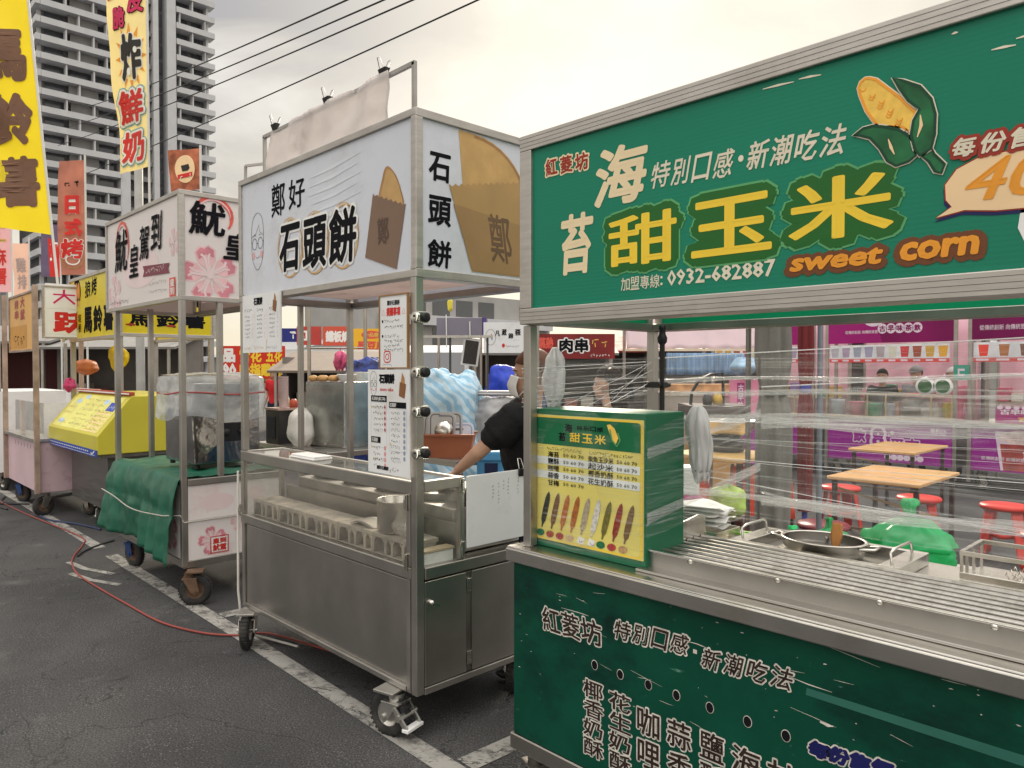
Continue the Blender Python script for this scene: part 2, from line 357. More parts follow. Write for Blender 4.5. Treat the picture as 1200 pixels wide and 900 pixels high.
def worn_paint():
    m, n, l, b = _new('worn_line_paint'); t = n.new('ShaderNodeTexCoord')
    z = n.new('ShaderNodeTexNoise'); z.inputs['Scale'].default_value = 7; z.inputs['Detail'].default_value = 9; z.inputs['Roughness'].default_value = .74; l.new(t.outputs['Object'], z.inputs['Vector'])
    r = n.new('ShaderNodeMapRange'); r.inputs[1].default_value = .30; r.inputs[2].default_value = .52; l.new(z.outputs['Fac'], r.inputs[0])
    z2 = n.new('ShaderNodeTexNoise'); z2.inputs['Scale'].default_value = 2.3; z2.inputs['Detail'].default_value = 10; z2.inputs['Roughness'].default_value = .6; z2.inputs['Distortion'].default_value = 1.2; l.new(t.outputs['Object'], z2.inputs['Vector'])
    ab = n.new('ShaderNodeMath'); ab.operation = 'SUBTRACT'; l.new(z2.outputs['Fac'], ab.inputs[0]); ab.inputs[1].default_value = .5
    ab2 = n.new('ShaderNodeMath'); ab2.operation = 'ABSOLUTE'; l.new(ab.outputs[0], ab2.inputs[0])
    r2 = n.new('ShaderNodeMapRange'); r2.inputs[1].default_value = .002; r2.inputs[2].default_value = .009; l.new(ab2.outputs[0], r2.inputs[0])
    mu = n.new('ShaderNodeMath'); mu.operation = 'MULTIPLY'; l.new(r.outputs[0], mu.inputs[0]); l.new(r2.outputs[0], mu.inputs[1])
    b.inputs['Base Color'].default_value = (.31, .30, .275, 1); b.inputs['Roughness'].default_value = .8
    tr = n.new('ShaderNodeBsdfTransparent'); ms = n.new('ShaderNodeMixShader'); l.new(mu.outputs[0], ms.inputs[0]); l.new(tr.outputs[0], ms.inputs[1]); l.new(b.outputs[0], ms.inputs[2]); l.new(ms.outputs[0], n['Material Output'].inputs[0])
    return m
def strip(mb, pts, w, z, m):
    Panel(mb, (0, 0, z), (1, 0, 0), (0, 1, 0)).stroke(pts, w, 0, m)
g = MB(); g.add([(-700, -700, 0), (700, -700, 0), (700, 700, 0), (-700, 700, 0)], [(0, 1, 2, 3)], ground_mat())
structure(g.build('ground'))
PAINT = worn_paint()
g = MB()
strip(g, [(-14, 1.93), (-7.3, 1.93)], .10, .004, PAINT); strip(g, [(-6.95, 1.925), (-4.2, 1.90), (-2.3, 1.86), (3, 1.80)], .10, .004, PAINT)
strip(g, [(-2.27, 1.925), (-2.24, 2.9), (-2.2, 6.5)], .11, .004, PAINT); strip(g, [(-4.75, 1.96), (-4.72, 6.5)], .11, .004, PAINT)
strip(g, [(-6.95, 1.60), (-6.62, 1.64), (-6.30, 1.76)], .05, .004, PAINT); strip(g, [(-6.55, 1.52), (-6.25, 1.58), (-5.95, 1.70)], .05, .004, PAINT)
structure(g.build('painted_parking_lines'))

# ================================================================== far buildings
def tower_mats():
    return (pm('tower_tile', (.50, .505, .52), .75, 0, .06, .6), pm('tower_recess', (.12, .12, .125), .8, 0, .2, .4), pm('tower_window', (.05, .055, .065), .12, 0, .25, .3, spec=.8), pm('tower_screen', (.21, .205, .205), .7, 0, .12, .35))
TILE, RECESS, TWIN, TSCR = tower_mats()
def build_tower():
    X0 = -154.; t = thing('apartment_tower', 'tall grey apartment tower with rows of dark balconies, rising behind the upright banners', 'apartment tower', (-154, 48, 0))
    O = (154, -48, 0)
    H = 96.; FH = 3.15
    def B(mb, name): o = mb.build(name, t); o.location = O; return o
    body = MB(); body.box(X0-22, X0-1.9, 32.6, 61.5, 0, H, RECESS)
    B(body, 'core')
    for (a, b, d) in ((44.9, 46.6, .5), (51.0, 52.0, .3), (53.5, 55.2, .6), (31.96, 32.6, -2.0), (61.5, 61.9, -.2), (48.4, 49.0, .0)):
        pier = MB(); pier.box(X0-2.4, X0+d, a, b, 0, H+1, TILE); B(pier, 'pier')
    nf = int(H/FH); cache = {}
    rest = {'balcony': MB(), 'window': MB(), 'fin': MB(), 'screen': MB()}
    def piece(name, k, bx, m):
        z = k*FH
        if not 3 <= k <= 21:                                              # floors out of the picture
            rest[name].box(*bx[:4], bx[4]+z, bx[5]+z, m); return
        key = (name, bx)
        if key in cache: o = cache[key].copy(); COL.objects.link(o)
        else: mb = MB(); mb.box(*bx, m); o = mb.build(name, t); cache[key] = o
        o.location = (O[0], O[1], z)
    rd = random.Random(3)
    for k in range(nf):
        for (a, b) in ((32.0, 44.8), (55.3, 62.9)): piece('balcony', k, (X0-1.9, X0+.75, a, b, -.15, .95), TILE)
        piece('balcony', k, (X0-12, X0+.75, 31.2, 31.95, -.15, .95), TILE)    # the balcony turning the corner
        for (a, b) in ((32.8, 36.2), (36.8, 41.2), (41.6, 44.6), (55.5, 58.4), (58.9, 61.0)):
            piece('window', k, (X0-1.87, X0-1.7, a+.2, b-.2, 1.0, FH-.35), TWIN)
        if rd.random() < .85: piece('screen', k, (X0-.9, X0-.7, 36.6+(k % 2)*.3, 41.5, .95, FH-.16), TSCR)
        for y in ((35.9, 40.4) if k % 2 else (38.0, 42.6)): piece('fin', k, (X0-1.0, X0+.55, y, y+.24, .95, FH-.15), TILE)
        for y in ((58.4,) if k % 2 else (55.9, 60.9)): piece('fin', k, (X0-1.0, X0+.55, y, y+.22, .95, FH-.15), TILE)
        rest['screen'].box(X0-1.88, X0-1.7, 52.2, 53.3, k*FH+.3, k*FH+FH-.6, TWIN); rest['screen'].box(X0-1.9, X0-.5, 46.7, 48.3, k*FH+.2, k*FH+1.15, TSCR); rest['screen'].box(X0-1.9, X0-.5, 49.1, 50.9, k*FH+.2, k*FH+1.15, TSCR)
    for nm, mb in rest.items():
        o = B(mb, nm); o['kind'] = 'stuff'
build_tower()
def build_block(name, label, x, y0, y1, depth, h, fh, wall, seed):
    t = thing(name, label, 'building', (x, (y0+y1)/2, 0)); O = (-x, -(y0+y1)/2, 0)
    b = MB(); b.box(x-depth, x, y0, y1, 0, h, wall); o = b.build('wall', t); o.location = O
    rd = random.Random(seed); n = int((y1-y0)/3.2)
    for k in range(int(h/fh)):
        z = k*fh
        sl = MB(); sl.box(x+.004, x+.9, y0+.4, y1-.4, z-.1, z+.9, TILE); o = sl.build('balcony', t); o.location = O
        for i in range(n):
            a = y0+.7+i*3.2
            if rd.random() < .85: wn = MB(); wn.box(x+.002, x+.06, a, a+2.3, z+1.0, z+fh-.35, TWIN); o = wn.build('window', t); o.location = O
    r = MB(); r.box(x-depth*.7, x-depth*.3, y0+3, y0+8, h, h+3, wall); o = r.build('stair_house', t); o.location = O
build_block('grey_housing_block', 'grey balcony building far behind the white sign with the round emblem', -62, 41, 66, 14, 9.6, 3.1, pm('grey_render', (.34, .33, .32), .85, 0, .08, .5), 5)
def build_ribbed():
    t = thing('ribbed_tower', 'grey tower with tall vertical ribs, at the far left behind the pink banner', 'tower block', (-170, 22, 0))
    b = MB(); b.box(-190, -170, 19.0, 29.5, 0, 58, pm('grey_tile', (.30, .31, .33), .7, 0, .08, .4)); o = b.build('wall', t); o.location = (170, -22, 0)
    for i in range(9):
        r = MB(); r.box(-170.01, -169.3, 19.1+i*1.25, 19.4+i*1.25, 0, 58.6, TILE); o = r.build('rib', t); o.location = (170, -22, 0)
    for k in range(18):
        for i in range(0, 8, 3):
            wn = MB(); wn.box(-170.01, -169.9, 19.5+i*1.25, 20.2+i*1.25, k*3.2+.8, k*3.2+2.5, TWIN); o = wn.build('window', t); o.location = (170, -22, 0)
build_ribbed()
# far wood and low roofs that close the horizon
farm = pm('far_grey', (.24, .235, .22), .9, 0, .3, .1)
def low_house(x, y, a, b, h, col, lab):
    t = thing('low_building', lab, 'building', (x, y, 0))
    m = MB(); m.box(-a, a, -b, b, 0, h, col); m.build('wall', t)
    m = MB(); m.add([(-a-.4, -b-.4, h), (a+.4, -b-.4, h), (a+.4, b+.4, h), (-a-.4, b+.4, h), (-a-.4, 0, h+1.6), (a+.4, 0, h+1.6)], [(0, 1, 5, 4), (2, 3, 4, 5), (1, 2, 5), (3, 0, 4), (3, 2, 1, 0)], pm('metal_roof', (.30, .31, .32), .6, .2, .1)); m.build('roof', t)
    for i in range(4):
        wn = MB(); wn.box(a-.01, a+.05, -b*.8+i*b*.42, -b*.8+i*b*.42+b*.25, h*.45, h*.75, TWIN); wn.build('window', t)
    # (kept low: only its roofline shows between the stalls)
low_house(-62, 34, 6, 7, 2.6, farm, 'low grey shed with a ridged metal roof, beyond the far red signs')
low_house(-40, 66, 9, 6, 3.0, farm, 'low grey shed with a metal roof behind the maroon banner with white letters')
low_house(-20, 74, 10, 6, 3.2, farm, 'low grey shed with a metal roof far behind the pale pink awning')
# overhead wires
WIRE = pm('wire_black', (.02, .02, .022), .6)
for i, ((x0, y0, z0), (x1, y1, z1), lab) in enumerate((
        ((-61.25, 15.39, 20.65), (-2.78, 7.08, 7.12), 'overhead black wire crossing the sky, uppermost of the four'),
        ((-61.91, 14.66, 19.28), (-1.88, 8.03, 7.49), 'overhead black wire crossing the sky, second from the top of four'),
        ((-62.46, 14.05, 17.91), (-1.13, 8.82, 7.87), 'overhead black wire crossing the sky, third from the top of four'),
        ((-63.65, 12.7, 14.39), (0.52, 10.57, 8.83), 'overhead black wire crossing the sky, lowest of the four'))):
    m = MB(); n = 30
    m.tube([(x0+(x1-x0)*k/n, y0+(y1-y0)*k/n, z0+(z1-z0)*k/n-1.2*.25*(1-(2*k/n-1)**2)) for k in range(n+1)], .021, WIRE, 5)
    tag(m.build('power_line'), lab, 'power line', 'overhead power lines')
def power_pole(x, y, h, lab):
    t = thing('power_pole', lab, 'utility pole', (x, y, 0), 0)
    m = MB(); m.lathe([(.17, 0), (.11, h), (0, h)], (0, 0, 0), pm('concrete_pole', (.36, .35, .33), .85), 12); m.build('pole', t)
    m = MB(); m.box(-.05, .05, -1.6, 1.6, h-.6, h-.48, RUST); m.build('crossarm', t)
# ================================================================== cart parts
def tube_frame(root, O, members, name, m=POSTM, a=.034, bevel=.003):
    mb = MB()
    for p, q in members: mb.bar(p, q, a, a, m)
    o = mb.build(name, root, bevel=bevel); o.location = O; return o
def caster(root, x, y, r, ang, fork_m, O, wdt=.05, top=.24, brake=False, rim=RIM):
    """a fork (the part) carrying a tyre and a rim (its sub-parts); ang turns the wheel's rolling direction"""
    c, s_ = math.cos(ang), math.sin(ang); f = MB()
    def w(u, v, z): return (u*c-v*s_, u*s_+v*c, z)
    hw = wdt/2+.014
    f.box(-.055, .055, -.05, .05, top-r-.012, top-r, fork_m, Matrix.Rotation(ang, 4, 'Z'))
    f.lathe([(.032, top-r-.045), (.036, top-r-.012)], w(-.035, 0, 0), fork_m, 14)
    for sgn in (-1, 1):
        f.add([w(-.075, sgn*hw, top-r-.045), w(.012, sgn*hw, top-r-.045), w(.03, sgn*hw, -.005), w(.0, sgn*hw, -.03), w(-.028, sgn*hw, -.005),
               w(-.075, sgn*(hw+.006), top-r-.045), w(.012, sgn*(hw+.006), top-r-.045), w(.03, sgn*(hw+.006), -.005), w(.0, sgn*(hw+.006), -.03), w(-.028, sgn*(hw+.006), -.005)],
              [(0, 1, 2, 3, 4), (9, 8, 7, 6, 5), (0, 5, 6, 1), (1, 6, 7, 2), (2, 7, 8, 3), (3, 8, 9, 4), (4, 9, 5, 0)], fork_m)
    f.bar(w(-.08, 0, top-r-.047), w(.015, 0, top-r-.047), wdt+.04, .008, fork_m)
    f.tube([w(0, -hw-.016, 0), w(0, hw+.016, 0)], .011, fork_m, 8)
    if brake:
        f.bar(w(-.06, -hw-.008, .05), w(-.125, -hw-.004, -.03), .010, .022, fork_m); f.bar(w(-.06, hw+.008, .05), w(-.125, hw+.004, -.03), .010, .022, fork_m)
        f.bar(w(-.125, -hw-.014, -.034), w(-.125, hw+.014, -.034), .034, .014, WHITEP if fork_m is not RUST else RUST); f.tube([w(-.09, -hw-.02, .012), w(-.09, hw+.02, .012)], .014, fork_m, 8)
    o = f.build('caster', root, loc=(x+O[0], y+O[1], r), bevel=.002)
    t = MB(); prof = []
    for i in range(17):
        a = -math.pi/2+math.pi*i/16; prof.append((r*.70+r*.30*abs(math.cos(a))**.55, math.sin(a)*wdt/2))
    ax = (-s_, c, 0)
    t.lathe([(r*.55, -wdt*.42)]+prof+[(r*.55, wdt*.42)], (0, 0, 0), RUBBER, 36, ax)
    for i in range(30):
        a = 2*math.pi*i/30; d = Vector((c*math.cos(a), s_*math.cos(a), math.sin(a))); A = Vector(ax)
        t.bar(d*r*.99-A*wdt*.36+d*.001, d*r*.99+A*wdt*.36+d*.001, r*.10, .006, RUBBER, up=tuple(d))
    t.build('tyre', o)
    h = MB(); h.lathe([(0, -wdt*.30), (r*.16, -wdt*.32), (r*.2, -wdt*.2), (r*.42, -wdt*.16), (r*.5, -wdt*.34), (r*.58, -wdt*.40), (r*.6, -wdt*.3), (r*.6, wdt*.3), (r*.58, wdt*.40), (r*.5, wdt*.34), (r*.42, wdt*.16), (r*.2, wdt*.2), (r*.16, wdt*.32), (0, wdt*.30)], (0, 0, 0), rim, 28, ax)
    h.build('rim', o)
    return o
def sign_board(root, O, name, o3, U, wd, ht, th, fr, face, frame_m, draw=None, fw=.05, grooves=True):
    """a light-box board: frame (sub-part of nothing) + panel, both parts of the cart. o3 = lower left corner seen from outside"""
    U = Vector(U); V = Vector((0, 0, 1)); n = U.cross(V); o3 = Vector(o3)
    p = MB()
    def C(u, v, d): return o3+U*u+V*v+n*d
    e = fw-.004
    V8 = [C(u, v, d) for d in (-th+.012, -.012) for (u, v) in ((e, e), (wd-e, e), (wd-e, ht-e), (e, ht-e))]
    p.add(V8, [(3, 2, 1, 0), (4, 5, 6, 7), (0, 1, 5, 4), (1, 2, 6, 5), (2, 3, 7, 6), (3, 0, 4, 7)], face)
    pan = Panel(p, C(0, 0, -.0115), U, V)
    if draw: draw(pan)
    ob = p.build(name, root); ob.location = O
    f = MB()
    def mem(a, b, c_, d_):
        f.add([C(a, b, -th), C(c_, b, -th), C(c_, d_, -th), C(a, d_, -th), C(a, b, 0), C(c_, b, 0), C(c_, d_, 0), C(a, d_, 0)],
              [(3, 2, 1, 0), (4, 5, 6, 7), (0, 1, 5, 4), (1, 2, 6, 5), (2, 3, 7, 6), (3, 0, 4, 7)], frame_m)
    mem(0, 0, wd, fw); mem(0, ht-fw, wd, ht); mem(0, fw, fw, ht-fw); mem(wd-fw, fw, wd, ht-fw)
    if grooves:
        gp = Panel(f, C(0, 0, .0004), U, V)
        for k in (.25, .5, .75):
            for q in ((0, fw*k-.0005, wd, fw*k+.0005), (0, ht-fw+fw*k-.0005, wd, ht-fw+fw*k+.0005)): gp.rect(*q, 1, DARKP)
    fo = f.build(fr, root, bevel=.003); fo.location = O
    return ob
# ================================================================== corn stall (nearest, right)
GREENP = None
def green_paint():
    m, n, l, b = _new('scratched_green_paint'); t = n.new('ShaderNodeTexCoord')
    def noise(sc, det, ro, st=(1, 1, 1)):
        mm = n.new('ShaderNodeMapping'); mm.inputs['Scale'].default_value = st; l.new(t.outputs['Object'], mm.inputs[0])
        z = n.new('ShaderNodeTexNoise'); z.inputs['Scale'].default_value = sc; z.inputs['Detail'].default_value = det; z.inputs['Roughness'].default_value = ro; l.new(mm.outputs[0], z.inputs['Vector']); return z.outputs['Fac']
    def rng(f, a, b_):
        r = n.new('ShaderNodeMapRange'); r.inputs[1].default_value = a; r.inputs[2].default_value = b_; l.new(f, r.inputs[0]); return r.outputs[0]
    def mix(f, a, b_):
        x = n.new('ShaderNodeMix'); x.data_type = 'RGBA'; l.new(f, x.inputs[0])
        for s_, v in ((6, a), (7, b_)):
            if hasattr(v, 'links'): l.new(v, x.inputs[s_])
            else: x.inputs[s_].default_value = (*v, 1)
        return x.outputs[2]
    c = mix(rng(noise(1.6, 5, .6), .35, .65), (.001, .044, .026), (.004, .076, .046))
    c = mix(rng(noise(1.9, 8, .72, (1, 1, 1.5)), .52, .70), c, (.003, .022, .017))
    c = mix(rng(noise(7, 6, .75, (1, 1, 5)), .66, .72), c, (.10, .24, .19))
    c = mix(rng(noise(26, 5, .8), .70, .735), c, (.50, .56, .53))
    l.new(c, b.inputs['Base Color']); b.inputs['Roughness'].default_value = .34; b.inputs['Specular IOR Level'].default_value = .25
    bp = n.new('ShaderNodeBump'); bp.inputs['Strength'].default_value = .06; bp.inputs['Distance'].default_value = .01; l.new(noise(5, 3, .5), bp.inputs['Height']); l.new(bp.outputs[0], b.inputs['Normal'])
    return m
def ribbed(name, col, trans):
    """twin-wall plastic sheet: fine horizontal ribs, some daylight through it"""
    m = pm(name, col, .28, 0, .07, 1.2, 0, trans=trans, dirt=tuple(c*.35 for c in col), dscale=42, dlo=.70, dhi=.76)
    n = m.node_tree.nodes; l = m.node_tree.links; b = n['Principled BSDF']
    t = n.new('ShaderNodeTexCoord'); wv = n.new('ShaderNodeTexWave'); wv.bands_direction = 'Z'; wv.inputs['Scale'].default_value = 26; l.new(t.outputs['Object'], wv.inputs['Vector'])
    bp = n.new('ShaderNodeBump'); bp.inputs['Strength'].default_value = .05; bp.inputs['Distance'].default_value = .003; l.new(wv.outputs['Fac'], bp.inputs['Height']); l.new(bp.outputs[0], b.inputs['Normal'])
    return m
GREENP = green_paint()
GSIGN = ribbed('green_sign_sheet', (.010, .26, .16), .28)
YEL = pm('sign_yellow', (.86, .60, .045), .4, 0, .04, 9)
DGRN = pm('sign_dark_green', (.012, .12, .018), .4, 0, .08)
LGRN = pm('sign_edge_green', (.10, .36, .14), .4)
CREAM = pm('sign_cream', (.80, .66, .42), .45, 0, .05)
CREAM2 = pm('sign_pale_cream', (.76, .70, .55), .45, 0, .05)
REDB = pm('sign_brick_red', (.34, .035, .02), .45)
ORNG = pm('sign_orange', (.82, .33, .03), .45)
BROWN = pm('sign_brown', (.16, .055, .02), .5)
NAVY = pm('sign_navy', (.010, .013, .10), .45)
PEACH = pm('sign_peach', (.86, .62, .36), .45, 0, .06)
LEAF = pm('sign_leaf', (.012, .13, .045), .4, 0, .5, 14)
LEAFD = pm('sign_leaf_dark', (.004, .05, .022), .4)
KERN = pm('sign_kernel', (.88, .56, .10), .4, 0, .12, 40)
WHT = pm('sign_white', (.80, .80, .78), .45, 0, .03)
LBRN = pm('letter_brown_black', (.030, .018, .014), .5, 0, .4, 30)
LOUT = pm('letter_pale_outline', (.60, .56, .51), .5, 0, .3, 40)
SILV = pm('worn_silver', (.5, .49, .46), .5)
CX0, CX1, CY0, CY1 = -1.945, -.22, 1.87, 2.66
corn = thing('food_cart', 'big green sweet corn cart wrapped in cling film, nearest at the right', 'food cart', (-1.08, 2.27, 0), group='food carts along the parking line')
O = (1.08, -2.27, 0)
def put(mb, name, root, off, **k): o = mb.build(name, root, **k); o.location = off; return o
def draw_corn(p):
    # u = x + 1.905 ; v = z - 1.757
    X = lambda x: x+1.905
    Z = lambda z: z-1.757
    def T(t, x0, z0, x1, z1, k, m, **a): p.text(t, X(x0), Z(z0), X(x1), Z(z1), k, m, **a)
    for i, c in enumerate('紅菱坊'):
        x = -1.79+i*.068; T(c, x-.003, 2.258-i*.004, x+.066, 2.328-i*.004, 1, CREAM, bold=.085, shear=-.1); T(c, x+.003, 2.264-i*.004, x+.060, 2.322-i*.004, 2, REDB, bold=.03, shear=-.1)
    T('海', -1.568, 2.118, -1.357, 2.305, 1, CREAM, bold=.030, shear=.12, res=2)
    T('苔', -1.714, 1.915, -1.572, 2.118, 1, CREAM, bold=.030, shear=.08, res=2)
    for i, c in enumerate('特別口感'): T(c, -1.345+i*.070, 2.145-i*.003, -1.275+i*.070, 2.222-i*.003, 1, CREAM2, bold=.012, shear=.25)
    p.oval(X(-1.047), Z(2.178), .008, .009, 1, CREAM2)
    for i, c in enumerate('新潮吃法'): T(c, -1.030+i*.067, 2.140-i*.002, -.962+i*.067, 2.216-i*.002, 1, CREAM2, bold=.016, shear=.25)
    for c, a in (('甜', (-1.507, 1.921, -1.252, 2.077)), ('玉', (-1.202, 1.919, -.954, 2.078)), ('米', (-.908, 1.926, -.649, 2.081))):
        e = .024
        T(c, a[0]-e-.006, a[1]-e-.006, a[2]+e+.006, a[3]+e+.006, 1, LGRN, bold=.175, res=2); T(c, a[0]-e, a[1]-e, a[2]+e, a[3]+e, 2, DGRN, bold=.165, res=2)
        T(c, *a, 3, YEL, bold=.020, res=2)
    for i, c in enumerate('加盟專線'): T(c, -1.458+i*.037, 1.845, -1.424+i*.037, 1.886, 1, CREAM2, bold=.008)
    p.oval(X(-1.306), Z(1.855), .004, .004, 1, CREAM2, 10); p.oval(X(-1.306), Z(1.875), .004, .004, 1, CREAM2, 10)
    T('0932-682887', -1.285, 1.847, -.945, 1.893, 1, CREAM2, bold=.022)
    T('sweet', -.922, 1.838, -.658, 1.904, 1, BROWN, bold=.15, shear=.18, res=2); T('sweet', -.905, 1.852, -.672, 1.892, 3, ORNG, bold=.04, shear=.18, res=2)
    T('corn', -.650, 1.838, -.455, 1.908, 1, BROWN, bold=.15, shear=.12, res=2); T('corn', -.635, 1.852, -.470, 1.896, 3, ORNG, bold=.045, shear=.12, res=2)
    def S(pts): return [(X(x), Z(z)) for x, z in pts]
    kern = S([(-.728, 2.298), (-.718, 2.304), (-.708, 2.302), (-.692, 2.294), (-.676, 2.277), (-.637, 2.236), (-.605, 2.195), (-.612, 2.147), (-.63, 2.166), (-.655, 2.174), (-.684, 2.178), (-.699, 2.201), (-.714, 2.226), (-.729, 2.267), (-.733, 2.286)])
    leaf1 = S([(-.653, 2.287), (-.631, 2.274), (-.594, 2.251), (-.57, 2.216), (-.561, 2.179), (-.562, 2.134), (-.569, 2.103), (-.593, 2.092), (-.604, 2.11), (-.612, 2.145), (-.607, 2.176), (-.594, 2.199), (-.603, 2.208), (-.619, 2.225), (-.637, 2.256)])
    leaf2 = S([(-.744, 2.171), (-.721, 2.184), (-.697, 2.185), (-.675, 2.178), (-.64, 2.163), (-.618, 2.143), (-.606, 2.124), (-.602, 2.094), (-.617, 2.084), (-.645, 2.079), (-.664, 2.094), (-.681, 2.127), (-.704, 2.157), (-.727, 2.168)])
    stem = S([(-.569, 2.106), (-.563, 2.089), (-.541, 2.062), (-.548, 2.043), (-.561, 2.05), (-.574, 2.075), (-.588, 2.089)])
    for q, m, ed in ((kern, KERN, ORNG), (stem, LEAF, LEAFD), (leaf2, LEAF, LEAFD), (leaf1, LEAF, LEAFD)):
        k0 = 1 if q is kern else (3 if q in (stem, leaf2) else 5)
        p.stroke(q, .011, k0, CREAM2, True); p.poly(q, k0+1, m); p.stroke(q, .006, k0+2, ed, True)
    rd = random.Random(2)
    for i in range(3):
        for j in range(5):
            u = X(-.712+i*.026+j*.020-.004*i); v = Z(2.283-j*.026-i*.020)
            if i*.0+j < 5: p.ring(u-.01, v-.002, .006, .007, .0025, 3, ORNG, 180, 360, 8)
    p.stroke(S([(-.592, 2.185), (-.590, 2.16), (-.598, 2.135)]), [.002, .008, .002], 8, PEACH); p.stroke(S([(-.662, 2.145), (-.656, 2.125), (-.648, 2.106)]), [.002, .007, .002], 6, PEACH)
    bub = S([(-.558, 1.944), (-.526, 1.964), (-.538, 1.981), (-.540, 2.015), (-.517, 2.046), (-.478, 2.062), (-.43, 2.066), (-.36, 2.064), (-.31, 2.045), (-.292, 2.00), (-.31, 1.96), (-.37, 1.94), (-.439, 1.943), (-.501, 1.953)])
    p.poly([(u-.004, v-.010) for u, v in bub], 1, NAVY); p.stroke(bub, .006, 2, REDB, True); p.poly(bub, 3, PEACH)
    T('40', -.500, 1.968, -.335, 2.058, 4, ORNG, bold=.012, shear=.3, res=3)
    for i, c in enumerate('每份售價'): T(c, -.534+i*.056, 2.062-i*.001, -.470+i*.056, 2.122-i*.001, 4, REDB, bold=.15, shear=.2); T(c, -.526+i*.056, 2.071-i*.001, -.478+i*.056, 2.114-i*.001, 6, CREAM2, bold=.03, shear=.2)
    # scuffs where the ink has come off, near the top
    for (a, b_, c, d) in ((-.984, 2.350, -.897, 2.346), (-.884, 2.349, -.826, 2.344), (-.531, 2.351, -.518, 2.351), (-.453, 2.292, -.408, 2.289), (-.408, 2.302, -.36, 2.302)):
        p.stroke([(X(a), Z(b_)), (X((a+c)/2), Z((b_+d)/2+.001)), (X(c), Z(d))], [.002, .006, .002], 1, CREAM2)
    p.poly(S([(-.40, 1.90), (-.395, 1.94), (-.36, 1.955), (-.30, 1.95), (-.27, 1.91), (-.29, 1.86), (-.38, 1.85)]), 1, WHT)
sign_board(corn, O, 'sign_panel', (-1.905, CY0, 1.757), FU, 1.70, .668, .10, 'sign_frame', GSIGN, ALU, draw_corn, fw=.056)
GBACK = ribbed('green_back_sheet', (.03, .40, .24), .65)
sign_board(corn, O, 'side_sign_panel', (-1.905, CY1-.02, 1.757), (0, -1, 0), CY1-CY0-.14, .668, .03, 'sign_frame', GBACK, ALU, fw=.03, grooves=False)
sign_board(corn, O, 'back_sign_panel', (-.22, CY1+.03, 1.757), (-1, 0, 0), 1.66, .668, .03, 'sign_frame', GBACK, ALU, fw=.03, grooves=False)
for (x, y) in ((-1.895, 1.915), (-1.88, 2.645), (-.26, 1.915), (-.26, 2.645)):
    tube_frame(corn, O, [((x, y, .96), (x, y, 1.755 if y < 2 else 1.76))], 'post', POSTM, .036)
tube_frame(corn, O, [((-1.90, 2.645, 1.775), (-.24, 2.645, 1.775)), ((-1.885, 1.97, 1.775), (-1.885, 2.625, 1.775)), ((-.245, 1.97, 1.775), (-.245, 2.625, 1.775))], 'roof_rail', POSTM, .03)
# cabinet
mb = MB(); mb.box(CX0, CX1, CY0+.012, CY1+.03, .27, .905, GREENP); put(mb, 'cabinet', corn, O)
mb = MB(); mb.box(CX0+.012, CX1-.012, CY0, CY0+.0115, .275, .905, GREENP)
pp = Panel(mb, (0, CY0, 0), FU, FV)
def L2(t, x0, z0, x1, z1, shear=0.):
    pp.text(t, x0-.005, z0-.005, x1+.005, z1+.005, 1, LOUT, bold=.055, shear=shear); pp.text(t, x0, z0, x1, z1, 2, LBRN, bold=.014, shear=shear)
for i, c in enumerate('紅菱坊'): L2(c, -1.790+i*.088, .690+i*.003, -1.702+i*.088, .772+i*.003, -.15)
for i, c in enumerate('特別口感'): L2(c, -1.472+i*.070, .742+i*.005, -1.406+i*.070, .803+i*.005, .2)
pp.rect(-1.183, .773, -1.170, .785, 1, LOUT)
for i, c in enumerate('新潮吃法'): L2(c, -1.155+i*.070, .741+i*.004, -1.091+i*.070, .800+i*.004, .25)
for x in (-1.553, -1.448, -1.340, -1.239, -1.127, -1.010, -.90, -.79): pp.oval(x, .631, .0135, .0165, 1, LOUT, 24); pp.oval(x, .631, .0115, .0145, 2, INK, 24)
def col(t, x, z, w_, h, gap=.006):
    for i, c in enumerate(t): L2(c, x+(i % 2)*.002, z-h-i*(h+gap), x+w_+(i % 2)*.002, z-i*(h+gap))
col('椰香奶酥', -1.600, .575, .082, .058); col('花生奶酥', -1.492, .570, .086, .058)
col('咖哩', -1.381, .556, .083, .086, .014); col('蒜香', -1.271, .556, .083, .082, .014); col('鹽酥', -1.159, .560, .078, .080, .012); col('海苔', -1.056, .556, .086, .074, .014); col('甘梅', -.95, .556, .08, .08, .014)
for i, c in enumerate('每份售價'):
    x = -.838+i*.052; pp.text(c, x-.006, .600+i*.004, x+.056, .652+i*.004, 1, LOUT, bold=.12, shear=.2); pp.text(c, x-.002, .604+i*.004, x+.052, .648+i*.004, 2, NAVY, bold=.07, shear=.2)
pp.poly([(-.83, .52), (-.80, .575), (-.74, .592), (-.64, .59), (-.58, .55), (-.6, .49), (-.7, .47), (-.8, .48)], 1, BROWN)
pp.poly([(-.848, .757), (-.37, .754), (-.22, .754), (-.22, .777), (-.37, .778), (-.845, .776)], 1, pm('old_tape', (.03, .13, .10), .3))
rd = random.Random(11)
for i in range(70):   # flakes and long scratches of the paint
    x = rd.uniform(-1.93, -.3); z = rd.choice((rd.uniform(.78, .9), rd.uniform(.5, .75), rd.uniform(.28, .9))); ln = rd.choice((.002, .004, .006, .01, .05, .12)); a = rd.uniform(-.25, .15)
    pp.stroke([(x, z), (x+ln*.5, z+ln*.5*a+rd.uniform(-.001, .001)), (x+ln, z+ln*a)], [.0006, rd.uniform(.001, .0035) if ln < .02 else .0012, .0004], 1, LOUT)
